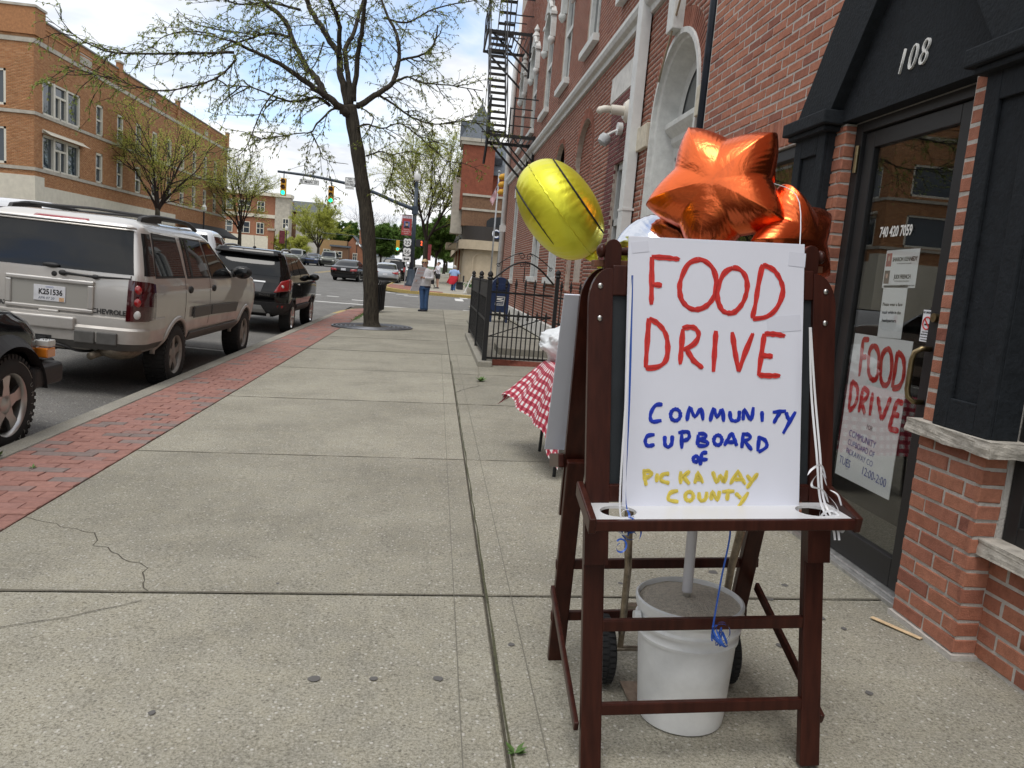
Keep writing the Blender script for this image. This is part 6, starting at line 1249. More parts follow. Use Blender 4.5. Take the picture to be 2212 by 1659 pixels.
def lift(o, dz):
 for ch in o.children:
  if ch.name.split('.')[0] not in ('wheel', 'wheel_well'): ch.location.z += dz
for ch in suv.children:
 if ch.name.split('.')[0] not in ('wheel', 'wheel_well'):
  for o_ in (ch, *ch.children):
   for v in o_.data.vertices:
    if v.co.z > 1.14: v.co.z = 1.14 + (v.co.z - 1.14) * .88
lift(suv, .165)
M_BLKC = paint('black_paint', (.003, .003, .0035), .0, .06, coat=0)
cvl = [(.26, -.66, 3.3, .72, .2, .3), (.36, -.74, 3.42, .83, .24, .35), (.55, -.79, 3.46, .875, .26, .4), (.75, -.78, 3.44, .885, .26, .42), (.92, -.745, 3.36, .882, .25, .45), (1.0, -.72, 3.2, .87, .24, .5), (1.05, -.70, 2.7, .86, .23, .5), (1.09, -.685, 2.45, .85, .22, .45), (1.25, -.61, 2.1, .795, .2, .4), (1.42, -.52, 1.7, .725, .18, .35), (1.5, -.48, 1.5, .685, .17, .33), (1.55, -.42, 1.3, .64, .17, .3), (1.59, -.25, .9, .53, .2, .3), (1.605, .1, .5, .3, .2, .2)]
CV = Shell(cvl, .05); zs2 = [.26, .3, .36, .45, .55, .65, .75, .84, .92, .96, 1.0, 1.025, 1.05, 1.07, 1.09, 1.17, 1.25, 1.34, 1.42, 1.46, 1.5, 1.525, 1.55, 1.57, 1.59, 1.605]
cx = car_base('black_crossover', 'black compact crossover with red tail lamps parked in front of the silver SUV', road_car(-3.95, 17.25), 0, R_(1.5))
bd = obj('body', CV.mesh(zs2), M_BLKC, cx); W2 = .345; cut_arches(bd, [(0, W2 - .15), (2.555, W2 - .15)], .385); wells(cx, [(0, W2), (2.555, W2)], .385)
for y in (0, 2.555):
 for sg in (1, -1): wheel(cx, sg * .755, y, W2, .215, sg, rim=.66, spokes=9, mat=M_CHROME)
 arch_flare(cx, CV, y, W2 - .15, .4, M_BLKPL, a0=.1, th=.025)
obj('rear_window', CV.rear_patch([(-.7, 1.06), (.7, 1.06), (.62, 1.42), (-.62, 1.42)], .006, 24, 8), M_CARGL, cx, smooth=True); obj('spoiler', slab_of(CV.rear_patch([(-.66, 1.445), (.66, 1.445), (.6, 1.53), (-.6, 1.53)], .075, 20, 4), .07), M_BLKC, cx, bev=.012); obj('third_brake_lamp', slab_of(CV.rear_patch([(-.13, 1.452), (.13, 1.452), (.13, 1.47), (-.13, 1.47)], .082, 8, 2), .008), M_TAILD, cx)
for sg in (1, -1):
 for nm, c in (('door_window', [(-.05, 1.06), (.72, 1.05), (.62, 1.43), (.15, 1.44)]), ('door_window', [(.8, 1.05), (1.9, 1.03), (1.25, 1.42), (.72, 1.44)])): obj(nm, CV.side_patch(c, sg, .005), M_CARGL, cx, smooth=True)
 for y in (-.05, .76): obj('door_gap', CV.side_patch([(y + .15 - .005, .42), (y + .15 + .005, .42), (y + .005, 1.03), (y - .005, 1.03)], sg, .0015, 2, 10), M_DARKW, cx)
 obj('body_cladding', slab_of(CV.side_patch([(.42, .3), (2.15, .3), (2.15, .44), (.42, .44)], sg, .012, 8, 3), .02), M_BLKPL, cx)
 t_ = obj('tail_lamp', slab_of(CV.rear_patch(sorted([(sg * .6, .72), (sg * .875, .78)]) + sorted([(sg * .86, 1.02), (sg * .72, .96)], reverse=True), .012, 10, 8), .02), M_TAIL, cx, smooth=True); obj('tail_lamp_side', slab_of(CV.side_patch([(-.62, .76), (-.36, .92), (-.36, 1.02), (-.6, 1.02)], sg, .01, 6, 6), .012), M_TAIL, cx); obj('indicator', MB().sphere((sg * .74, CV.rear(.74, .87) - .02, .86), (.06, .012, .035), 12, 6), M_CLEAR, t_, smooth=True)
 obj('reflector', slab_of(CV.rear_patch(sorted([(sg * .62, .41), (sg * .82, .42)]) + sorted([(sg * .82, .47), (sg * .6, .48)], reverse=True), .012, 6, 2), .01), M_TAIL, cx)
 mi = obj('mirror', MB().sphere((sg * .98, 1.95, 1.06), (.12, .075, .085), 14, 8).bar((sg * .84, 2.0, 1.0), (sg * .92, 1.97, 1.03), .04, .06), M_BLKC, cx, smooth=True); obj('mirror_glass', MB().sphere((sg * .985, 1.885, 1.06), (.1, .016, .068), 14, 6), M_CARGL, mi, smooth=True)
 obj('roof_rail', MB().tube(spline([(sg * .6, -.25, 1.56), (sg * .59, -.1, 1.61), (sg * .57, .6, 1.625), (sg * .55, 1.1, 1.56)], 5), .024, 8), plain('rail_grey', (.2, .2, .2), .35, metal=.6), cx, smooth=True)
 obj('door_handle', MB().sphere((sg * (CV.side(.45, .9) + .01), .45, .9), (.016, .08, .018), 10, 6), M_CHROME, cx, smooth=True)
obj('chrome_bar', slab_of(CV.rear_patch([(-.42, .915), (.42, .915), (.42, .945), (-.42, .945)], .016, 12, 2), .012), M_CHROME, cx); obj('badge_ring', MB().tube([(.055 * math.cos(a), CV.rear(0, 1.0) - .016, 1.0 + .055 * math.sin(a)) for a in [2 * math.pi * k / 24 for k in range(24)]], .009, 8, closed=True), M_CHROME, cx, smooth=True)
bdg = MB()
for k in (-1, 0, 1): bdg.prism([(-.012, .028), (.012, .028), (.008, -.012), (0, -.022), (-.008, -.012)], .006, Matrix(((1, 0, 0, k * .025), (0, 0, -1, CV.rear(0, 1.0) - .012), (0, 1, 0, 1.0 + k * .015), (0, 0, 0, 1))))
obj('badge', bdg, M_CHROME, cx)
pyc = CV.rear(0, .84); pl = obj('number_plate', MB().mm((-.155, pyc - .02, .76), (.155, pyc - .006, .91)), M_PLATE, cx, bev=.004); text('plate_number', 'HXK 1795', .07, plain('plate_navy', (.03, .05, .14), .5), pl, rear_M(0, pyc - .0208, .835), extrude=.0006, sx=.85, offset=.002); obj('plate_panel', slab_of(CV.rear_patch([(-.3, .72), (.34, .72), (.4, .91), (-.36, .91)], .006, 12, 4), .008), plain('plate_panel_grey', (.12, .12, .125), .25, coat=.5), cx)
text('badge_text', 'ENCORE', .05, M_CHROME, cx, rear_M(.42, CV.rear(.42, .66) - .006, .66), extrude=.003, spacing=1.2)
obj('skid_plate', slab_of(CV.rear_patch([(-.45, .3), (.45, .3), (.36, .44), (-.36, .44)], .025, 14, 4), .02), plain('skid_silver', (.36, .36, .35), .45, metal=.4), cx); obj('lower_bumper', slab_of(CV.rear_patch([(-.86, .27), (.86, .27), (.88, .52), (-.88, .52)], .01, 24, 4), .014), M_BLKPL, cx); obj('exhaust', MB().cyl((.52, -.82, .25), (.52, -.5, .27), .038, 16), M_CHROME, cx, auto=40); obj('underbody', MB().mm((-.55, -.5, .2), (.55, 3.0, .4)), M_DARKW, cx)
obj('rear_wiper', MB().mm((-.06, CV.rear(0, 1.08) - .03, 1.065), (.06, CV.rear(0, 1.08), 1.1)).bar((0, CV.rear(0, 1.1) - .03, 1.085), (-.3, CV.rear(.3, 1.1) - .02, 1.1), .012, .025), M_BLKPL, cx); obj('antenna', MB().sphere((0, -.1, 1.615), (.035, .06, .025), 12, 6).tube([(0, -.1, 1.62), (.0, -.22, 1.86)], .005, 6), M_BLKPL, cx)
lift(cx, .15)
M_NAVY = paint('dark_navy_paint', (.003, .004, .006), .0, .08, coat=0)
tv_ = [(.42, -4.0, .55, .80, .2, .3), (.52, -4.1, .72, .87, .2, .35), (.70, -4.1, .74, .885, .2, .38), (.86, -4.1, .73, .89, .2, .42), (.96, -4.1, .68, .885, .2, .5), (1.04, -4.05, .5, .87, .2, .55), (1.09, -4.0, -.5, .86, .2, .5), (1.12, -4.0, -.75, .85, .2, .4), (1.4, -3.9, -1.3, .78, .2, .4), (1.66, -3.8, -1.7, .7, .2, .35), (1.74, -3.6, -2.0, .55, .3, .3)]
TV = Shell(tv_, .03); tr = car_base('dark_suv', 'dark navy off-road SUV at the picture edge, front wheel with raised white letters', road_car(-4.0, 5.93), 0, R_(1.6))
bd = obj('body', TV.mesh([.42, .47, .52, .6, .7, .78, .86, .91, .96, 1.0, 1.04, 1.065, 1.09, 1.105, 1.12, 1.26, 1.4, 1.53, 1.66, 1.7, 1.74]), M_NAVY, tr); W3 = .375; cut_arches(bd, [(0, W3), (-2.8, W3)], .45); wells(tr, [(0, W3), (-2.8, W3)], .45)
for y in (0, -2.8):
 for sg in (1, -1):
  w_ = wheel(tr, sg * .80, y, W3, .25, sg, rim=.62, spokes=5, mat=plain('bright_alloy', (.5, .49, .47), .3, metal=.9))
  if y == 0 and sg == 1:
   for k, ch in enumerate('UNIROYAL'):
    a = R_(22 - 14.5 * k); me = text_mesh(ch, .05, .0015, offset=-.0012); r_ = W3 * .80
    M = Matrix(((0, 0, 1, .80 + .125 + .0135), (1, 0, 0, 0), (0, 1, 0, W3), (0, 0, 0, 1))) @ Matrix.Rotation(a, 4, 'Z') @ Matrix.Translation((r_, 0, 0)) @ Matrix.Rotation(R_(-90), 4, 'Z'); me.transform(M); link('tyre_letter', me, plain('white_letter', (.34, .33, .3), .8), w_)
   obj('sidewall_line', MB().tube([(.80 + .138, W3 * .875 * math.cos(a), W3 + W3 * .875 * math.sin(a)) for a in [R_(30 + 4 * k) for k in range(12)]], .0022, 5), plain('white_letter', (.34, .33, .3), .8), w_)
for y in (0, -2.8):
 for sg in (1, -1):
  pts = [(y + .47 * math.cos(a), W3 + .44 * math.sin(a)) for a in [R_(8) + R_(164) * k / 20 for k in range(21)]]
  q = MB()
  for (ya_, za_), (yb_, zb_) in zip(pts, pts[1:]):
   n1 = Vector((0, ya_ - y, za_ - W3)).normalized() * .1; n2 = Vector((0, yb_ - y, zb_ - W3)).normalized() * .1
   A, B = Vector((sg * .97, ya_, za_)), Vector((sg * .97, yb_, zb_)); A0, B0 = Vector((sg * .8, ya_, za_)), Vector((sg * .8, yb_, zb_))
   q.add([A, B, B0, A0], [(0, 1, 2, 3)]); q.add([A, B, B + n2 - Vector((sg * .1, 0, 0)), A + n1 - Vector((sg * .1, 0, 0))], [(0, 1, 2, 3)])
  obj('fender_flare', q, M_BLKPL, tr, smooth=True)
obj('front_bumper', MB().mm((-.86, .6, .44), (.86, .84, .64)).mm((.72, .3, .44), (.95, .78, .62)).mm((-.95, .3, .44), (-.72, .78, .62)), M_BLKPL, tr, bev=.04, seg=3)
for sg in (1, -1): obj('corner_lamp', MB().mm((sg * .80, .56, .66), (sg * .915, .70, .74)), M_AMBER, tr, bev=.01); obj('corner_lamp_clear', MB().mm((sg * .80, .58, .745), (sg * .91, .71, .80)), M_CLEAR, tr, bev=.01)
for sg in (1, -1):
 obj('door_window', TV.side_patch([(-2.0, 1.13), (-.9, 1.12), (-1.5, 1.6), (-2.0, 1.62)], sg), M_CARGL, tr, smooth=True); obj('mirror', MB().sphere((sg * 1.0, -.85, 1.18), (.13, .08, .1), 12, 8), M_BLKPL, tr, smooth=True)
obj('underbody', MB().mm((-.6, -3.8, .3), (.6, .5, .5)), M_DARKW, tr)
M_WHT = paint('white_paint', (.62, .64, .67), .0, .3)
pk = [(.45, -1.2, 4.4, .88, .1, .3), (.6, -1.25, 4.5, .95, .1, .35), (.9, -1.25, 4.5, .97, .1, .4), (1.1, -1.25, 4.45, .965, .1, .45), (1.22, -1.24, 4.2, .955, .1, .5), (1.26, -1.23, 3.4, .95, .1, .5)]
def pickup(label, loc, group):
 o = car_base('pickup_truck', label, loc, 0, 0, group)
 B = Shell(pk, .01); b = obj('body', B.mesh([.45, .5, .6, .75, .9, 1.0, 1.1, 1.16, 1.22, 1.245, 1.26]), M_WHT, o); cut_arches(b, [(0, .26), (3.7, .26)], .47); wells(o, [(0, .4), (3.7, .4)], .47)
 C = Shell([(1.24, .95, 3.3, .94, .12, .4), (1.35, .98, 3.15, .925, .12, .4), (1.6, 1.06, 2.75, .86, .13, .4), (1.82, 1.14, 2.35, .79, .14, .35), (1.9, 1.2, 2.15, .74, .16, .33), (1.945, 1.32, 1.95, .64, .2, .3), (1.96, 1.5, 1.8, .4, .15, .15)], .02)
 obj('cab', C.mesh([1.24, 1.3, 1.35, 1.48, 1.6, 1.71, 1.82, 1.87, 1.9, 1.925, 1.945, 1.955, 1.96]), M_WHT, o, smooth=True); obj('rear_window', C.rear_patch([(-.78, 1.32), (.78, 1.32), (.68, 1.8), (-.68, 1.8)], .005, 16, 6), M_CARGL, o, smooth=True)
 for sg in (1, -1):
  obj('door_window', C.side_patch([(1.25, 1.34), (1.95, 1.34), (1.9, 1.78), (1.33, 1.78)], sg), M_CARGL, o, smooth=True); obj('door_window', C.side_patch([(2.05, 1.34), (2.95, 1.34), (2.45, 1.76), (2.0, 1.78)], sg), M_CARGL, o, smooth=True); obj('mirror', MB().sphere((sg * 1.08, 2.85, 1.36), (.12, .07, .14), 12, 8), M_BLKPL, o, smooth=True)
  obj('tail_lamp', MB().mm((sg * .87, -1.27, .85), (sg * .97, -1.2, 1.2)), M_TAIL, o, bev=.01)
  for y in (0, 3.7): wheel(o, sg * .82, y, .4, .26, sg, detail=False)
 obj('bed_rail', MB().mm((-.96, -1.2, 1.26), (-.86, .9, 1.29)).mm((.86, -1.2, 1.26), (.96, .9, 1.29)), M_BLKPL, o); obj('bed_floor', MB().mm((-.86, -1.15, 1.262), (.86, .88, 1.268)), M_BLKPL, o); obj('bumper', MB().mm((-.93, -1.36, .5), (.93, -1.22, .68)), M_CHROME, o, bev=.02); lift(o, .14); return o
def lane(x, y): return (x, y, rsurf(x, y))
pickup('white crew cab pickup at the picture edge, beyond the silver SUV', lane(-7.1, 12.3), 'white pickups in the traffic lane')
pickup('white crew cab pickup in the lane beside the black crossover', lane(-6.95, 20.9), 'white pickups in the traffic lane')
def sedan(name, label, loc, yaw, mat, H=1.43, W=.9, L=4.6, suvish=False, plate='', lamps='band', front=False, group=None):
 o = car_base(name, label, loc, yaw, 0, group); r = -1.0; f_ = L - 1.0; k = H / 1.43
 if suvish: lv = [(.25, r + .1, f_ - .1, W * .85, .15, .2), (.45, r, f_, W * .97, .16, .25), (.8, r, f_, W, .16, .3), (1.0, r + .03, f_ - .1, W * .98, .16, .35), (1.08, r + .06, f_ - .9, W * .95, .16, .4), (1.15, r + .1, f_ - 1.25, W * .93, .16, .35), (H - .2, r + .3, f_ - 1.9, W * .8, .15, .3), (H - .06, r + .42, f_ - 2.2, W * .7, .16, .3), (H, r + .7, f_ - 2.6, W * .4, .2, .2)]
 else: lv = [(.22, r + .1, f_ - .1, W * .85, .15, .2), (.4, r, f_, W * .97, .18, .3), (.65, r, f_, W, .18, .35), (.8, r + .02, f_ - .15, W * .98, .18, .45), (.9 * k, r + .06, f_ - .8, W * .96, .18, .45), (.96 * k, r + .25, f_ - 1.25, W * .93, .22, .4), (1.0 * k, r + .55, f_ - 1.4, W * .9, .22, .4), (1.25 * k, r + 1.0, f_ - 1.95, W * .76, .2, .35), (1.37 * k, r + 1.35, f_ - 2.2, W * .68, .2, .3), (H, r + 1.75, f_ - 2.6, W * .45, .2, .2)]
 S = Shell(lv, .05); zz = []
 for a, b in zip(lv, lv[1:]): zz += [a[0], (a[0] + b[0]) / 2]
 zz.append(lv[-1][0]); b = obj('body', S.mesh(zz), mat, o); wb_ = L * .585; cut_arches(b, [(0, .33), (wb_, .33)], .37)
 for y in (0, wb_):
  for sg in (1, -1): wheel(o, sg * (W - .13), y, .33, .2, sg, detail=False)
 z0, z1 = (1.1, H - .2) if suvish else (1.0 * k, 1.3 * k)
 if not front: obj('rear_window', S.rear_patch([(-W * .82, z0), (W * .82, z0), (W * .66, z1), (-W * .66, z1)], .008, 14, 6), M_CARGL, o, smooth=True)
 m = MB(); m.grid(lambda u, v: ((u - .5) * 2 * W * (.8 - .12 * v), S.front((u - .5) * 2 * W * (.8 - .12 * v), z0 + .05 + (z1 - z0 - .05) * v) + .008, z0 + .05 + (z1 - z0 - .05) * v), 14, 6); obj('windscreen', m, M_CARGL, o, smooth=True)
 for sg in (1, -1):
  ym = (S.at(z1)[1] + S.at(z1)[2]) / 2
  obj('door_window', S.side_patch([(S.at(z0)[1] + .35, z0 + .02), (ym - .03, z0 + .02), (ym - .03, z1), (S.at(z1)[1] + .2, z1)], sg), M_CARGL, o, smooth=True); obj('door_window', S.side_patch([(ym + .03, z0 + .02), (S.at(z0)[2] - .4, z0 + .02), (S.at(z1)[2] - .25, z1), (ym + .03, z1)], sg), M_CARGL, o, smooth=True)
  obj('mirror', MB().sphere((sg * (W + .08), f_ - 1.7, z0 + .03), (.09, .06, .06), 8, 6), mat, o, smooth=True)
  if lamps == 'block': c = [(W * .5, .66 * k), (W * .97, .68 * k), (W * .96, .82 * k), (W * .52, .8 * k)]
  else: c = [(W * .55, .72 * k), (W * .97, .66 * k), (W * .96, .86 * k), (W * .5, .8 * k)]
  if suvish: c = [(W * .78, .75), (W * .97, .75), (W * .95, 1.1), (W * .8, 1.1)]
  cc = c if sg > 0 else [(-c[1][0], c[1][1]), (-c[0][0], c[0][1]), (-c[3][0], c[3][1]), (-c[2][0], c[2][1])]
  obj('tail_lamp', slab_of(S.rear_patch(cc, .012, 6, 4), .015), M_TAIL, o, smooth=True)
  m = MB(); m.sphere((sg * W * .72, S.front(W * .72, .68) - .0, .68), (.16, .05, .08), 12, 6); obj('headlamp', m, M_CLEAR, o, smooth=True)
 p = obj('number_plate', MB().mm((-.155, S.rear(0, .62) - .03, .58 if not lamps == 'block' else .70), (.155, S.rear(0, .62), .72 if not lamps == 'block' else .84)), M_PLATE, o)
 obj('lower_bumper', slab_of(S.rear_patch([(-W * .85, .25), (W * .85, .25), (W * .93, .42), (-W * .93, .42)], .015, 12, 3), .015), M_BLKPL, o)
 m = MB(); m.grid(lambda u, v: ((u - .5) * W * 1.1, S.front((u - .5) * W * 1.1, .42 + .25 * v) + .015, .42 + .25 * v), 8, 3); obj('grille', m, M_BLKPL, o); obj('underbody', MB().mm((-W * .7, -.6, .18), (W * .7, wb_ + .5, .35)), M_DARKW, o)
 return o
M_SILV = paint('silver_paint', (.42, .44, .47), .7, .3); M_NAVB = paint('blue_paint_car', (.02, .04, .10), .4, .3); M_TAN = paint('green_grey_paint', (.12, .13, .11), .3, .35)
def rl(x, y): return (x, y, rsurf(x, y))
sedan('black_sedan', 'black sedan driving away across the junction', rl(-6.0, 53.0), R_(-6), M_BLKC, lamps='block')
sedan('silver_sedan', 'silver sedan parked behind the traffic signal pole', rl(-3.45, 54.0), 0, M_SILV)
sedan('black_suv', 'black SUV parked beyond the silver sedan', rl(-3.3, 60.5), 0, M_BLKC, H=1.75, W=.97, suvish=True)
sedan('parked_suv', 'grey green boxy SUV parked far down the street facing the camera', rl(-16.0, 92), R_(180), M_TAN, H=1.8, suvish=True, front=True, group='cars parked far down the street')
sedan('blue_sedan', 'dark blue sedan parked between the far SUV and pickup', rl(-14.6, 95), R_(180), M_NAVB, front=True, group='cars parked far down the street')
sedan('dark_pickup', 'dark old pickup parked farthest right of the far row', rl(-13.0, 97), R_(182), M_TAN, H=1.85, W=.98, L=5.2, suvish=True, front=True, group='cars parked far down the street')
# ================================================================== tan brick block across the junction
M_MORTL = plain('tan_mortar', (.36, .24, .15), .95, var=.2, vscale=4)
M_BRTAN = ramp_mat('tan_brick', [(0, (.36, .165, .068)), (.3, (.43, .215, .098)), (.55, (.32, .14, .06)), (.8, (.40, .19, .085)), (1, (.47, .25, .125))], rough=.9, namt=.15, bump=0, nscale=3)
M_LIME = plain('limestone', (.42, .39, .33), .85, var=.2, vscale=3); M_CRM = plain('cream_paint', (.62, .58, .48), .7, var=.1, vscale=3); M_TRIM = plain('cream_trim', (.64, .61, .52), .6, var=.08, vscale=5)
M_WINB = plain('office_glass', (.03, .045, .06), .03, spec=.9)
LX, LY0, LY1, LZ = -21.0, 43.1, 79.6, 12.35
lb = thing('corner_block_building', 'long three storey tan brick block with limestone bands across the junction', 'building', (LX, 60, .3)); ML = Matrix.Translation((-LX, -60, -.3))
def lo(name, mb, mat, parent=None, **k):
 mb.v = [(p[0] - LX, p[1] - 60, p[2] - .3) for p in mb.v]; return obj(name, mb, mat, parent or lb, **k)
nar = [50.35 + 3.1 * k for k in range(10)]
holes = [rect(43.95, 7.75, 48.25, 9.58), rect(43.95, 4.95, 48.25, 6.75)] + [rect(y, z0, y + .98, z1) for y in nar for z0, z1 in ((7.78, 9.6), (4.98, 6.75))]
outer = [(LY0, .2), (LY1, .2), (LY1, LZ), (LY0, LZ)]
holed_wall(lb, 'street_wall', ML @ WE(LX), outer, holes, .18, M_MORTL)
place_bricks(lb, WE(LX), brick_rows((LY0, LY1), (.4, LZ), .215, .0715, .012, holes + [rect(LY0, 11.05, LY1, 11.3), rect(LY0, 7.55, LY1, 7.75), rect(LY0, 4.75, LY1, 4.95), rect(LY0 - 1, .2, 64.8, 4.05)]), .006, M_BRTAN, 300)
eh = [rect(-27.2, 7.9, -22.35, 9.7), rect(-27.2, 5.0, -22.35, 6.85), rect(-34, 7.9, -29.2, 9.7), rect(-34, 5.0, -29.2, 6.85)]
holed_wall(lb, 'end_wall', ML @ WY(LY0), [(-40, .2), (LX, .2), (LX, LZ), (-40, LZ)], eh, .18, M_MORTL)
place_bricks(lb, WY(LY0), brick_rows((-34, LX), (.4, LZ), .215, .0715, .012, eh + [rect(-40, 11.05, LX, 11.3), rect(-40, 7.55, LX, 7.75), rect(-40, 4.75, LX, 4.95), rect(-40, .2, LX, 4.05)]), .006, M_BRTAN, 300)
lo('wall_core', MB().mm((-39.9, LY0 + .3, .2), (LX - .3, LY1, LZ - .3)).mm((LX - .31, LY1 - .2, .2), (LX - .001, LY1, LZ)), M_MORTL)
for z0, z1, p in ((11.07, 11.28, .06), (7.57, 7.73, .08), (4.77, 4.93, .08)):
 lo('limestone_band', MB().mm((LX - .1, LY0 - p, z0), (LX + p, LY1, z1)).mm((-40, LY0 - p, z0), (LX - .1, LY0, z1)), M_LIME)
lo('storefront_band', MB().mm((LX - .1, LY0 - .05, .3), (LX + .05, 64.8, 4.05)).mm((-40, LY0 - .05, .3), (LX - .1, LY0, 4.05)).mm((LX - 1.9, LY0 - .12, .3), (LX + .1, LY0 + .85, 4.5)), M_CRM)
for zz in (12.0, 11.8): lo('corbel_course', MB().mm((LX, LY0, zz), (LX + .05, LY1, zz + .09)).mm((-40, LY0 - .05, zz), (LX, LY0, zz + .09)), M_BRTAN)
lo('coping', MB().mm((LX - .3, LY0 - .08, LZ), (LX + .08, LY1 + .05, LZ + .08)).mm((-40, LY0 - .08, LZ), (LX - .3, LY0 + .3, LZ + .08)), plain('coping_grey', (.25, .25, .25), .8))
for y0, y1 in ((LY0 - .12, LY0 + .95), (53.4, 54.0), (64.6, 65.2), (LY1 - .6, LY1 + .05)):
 w = -1.9 if y0 < 44 else -.1
 lo('parapet_pier', MB().mm((LX + w, y0, 11.45), (LX + .12, y1, 12.75)), M_BRTAN if False else plain('pier_brick', (.37, .175, .078), .9, var=.22, vscale=9)); lo('pier_cap', MB().mm((LX + w - .06, y0 - .06, 12.75), (LX + .18, y1 + .06, 12.87)), M_LIME)
def tile(y, z, w, h, tx):
 o = lo('name_stone', MB().mm((LX, y - w / 2, z - h / 2), (LX + .04, y + w / 2, z + h / 2)), M_LIME)
 if tx: text('stone_lettering', tx, h * .6, plain('carved_letter', (.55, .52, .46), .9), o, ML @ WE(LX) @ Matrix.Translation((y, z, .045)), extrude=.01, sx=.9, offset=.01)
tile(48.9, 11.68, 1.5, .55, 'CRIST'); tile(59.5, 11.68, 1.2, .5, '1931'); tile(72.5, 11.68, 1.0, .5, '')
def win_street(y0, y1, z0, z1, kind):
 f = MB(); w = .13; x0, x1 = LX - .14, LX - .02
 f.mm((x0, y0, z0), (x1, y0 + w, z1)); f.mm((x0, y1 - w, z0), (x1, y1, z1)); f.mm((x0, y0, z1 - w), (x1, y1, z1)); f.mm((x0, y0, z0), (x1, y1, z0 + w * .8))
 if kind == 'wide':
  for y in (y0 + 1.3, y0 + 2.75): f.mm((x0, y - .1, z0), (x1 + .02, y + .1, z1))
  f.mm((x0, y0 + 1.3, z0 + (z1 - z0) * .62), (x1, y0 + 2.75, z0 + (z1 - z0) * .68)); f.mm((x0, y0 + 1.95, z0), (x1, y0 + 2.05, z0 + (z1 - z0) * .62))
 else: f.mm((x0, y0, (z0 + z1) / 2 - .05), (x1 - .03, y1, (z0 + z1) / 2 + .05))
 o = lo('window', f, M_TRIM); lo('pane', MB().mm((x0 - .01, y0, z0), (x0, y1, z1)), M_WINB, o); return o
for h in holes: win_street(h[0][0], h[1][0], h[0][1], h[2][1], 'wide' if h[1][0] - h[0][0] > 2 else 'sash')
lo('awning', MB().add([(LX + .05, 43.9, 6.95), (LX + .05, 48.6, 6.95), (LX + .45, 48.6, 6.72), (LX + .45, 43.9, 6.72)], [(0, 1, 2, 3)]).mm((LX, 43.9, 6.8), (LX + .06, 48.6, 6.98)), M_CRM)
for h in eh:
 x0, x1, z0, z1 = h[0][0], h[1][0], h[0][1], h[2][1]
 f = MB(); w = .12; f.mm((x0, LY0 + .02, z0), (x0 + w, LY0 + .14, z1)); f.mm((x1 - w, LY0 + .02, z0), (x1, LY0 + .14, z1)); f.mm((x0, LY0 + .02, z1 - w), (x1, LY0 + .14, z1)); f.mm((x0, LY0 + .02, z0), (x1, LY0 + .14, z0 + w))
 o = lo('window', f, M_TRIM); lo('pane', MB().mm((x0, LY0 + .14, z0), (x1, LY0 + .15, z1)), M_WINB, o)
lo('shop_window', MB().mm((LX + .02, 66, .6), (LX + .03, 78, 3.0)), M_WINB); lo('shop_awning', MB().add([(LX + .02, 65.4, 3.7), (LX + .02, 79, 3.7), (LX + 1.4, 79, 2.9), (LX + 1.4, 65.4, 2.9), (LX + 1.4, 79, 2.7), (LX + 1.4, 65.4, 2.7)], [(0, 3, 2, 1), (3, 5, 4, 2)]), plain('black_awning', (.02, .02, .022), .8))
lo('shop_window', MB().mm((LX + .055, 45, .6), (LX + .06, 63, 2.9)), M_WINB)
# ================================================================== bank with corner tower
M_BRTW = ramp_mat('tower_brick', [(0, (.20, .062, .036)), (1, (.245, .08, .048))], rough=.9, namt=.25, bump=0, nscale=5); M_SLATE2 = plain('slate_roof', (.10, .115, .135), .7, var=.35, vscale=9); M_BRN = plain('brown_brick', (.17, .095, .055), .9, var=.3, vscale=8); M_BEIGE = plain('beige_stucco', (.46, .385, .28), .85, var=.1, vscale=3); M_BRNS = plain('dark_brown_sign', (.035, .03, .027), .5)
bk2 = thing('bank_building', 'brick bank with slate tower and beige curved ground floor beyond the crossing', 'building', (3, 58, .4))
def bo(name, mb, mat, parent=None, **k):
 mb.v = [(p[0] - 3, p[1] - 58, p[2] - .4) for p in mb.v]; return obj(name, mb, mat, parent or bk2, **k)
bo('tower_wall', MB().mm((1.28, 56.5, 5.9), (3.55, 59.2, 10.4)), M_BRTW); bo('tower_cornice', MB().mm((1.12, 56.35, 10.4), (3.7, 59.35, 10.62)).mm((1.02, 56.25, 10.62), (3.8, 59.45, 10.85)), M_LIME)
bo('tower_roof', MB().add([(1.05, 56.3, 10.85), (3.75, 56.3, 10.85), (3.75, 59.4, 10.85), (1.05, 59.4, 10.85), (2.45, 57.85, 13.6)], [(0, 1, 4), (1, 2, 4), (2, 3, 4), (3, 0, 4)]), M_SLATE2); bo('dormer_roof', MB().add([(1.0, 57.4, 10.85), (1.0, 57.4, 12.1), (2.1, 57.4, 12.1), (1.6, 57.4, 10.85), (1.0, 58.6, 10.85), (1.0, 58.6, 12.1), (2.1, 58.6, 12.1), (1.6, 58.6, 10.85)], [(0, 1, 2, 3), (4, 7, 6, 5), (0, 4, 5, 1), (1, 5, 6, 2)]), M_SLATE2); bo('finial', MB().cyl((2.45, 57.85, 13.55), (2.45, 57.85, 13.95), .05, 8), M_SLATE2)
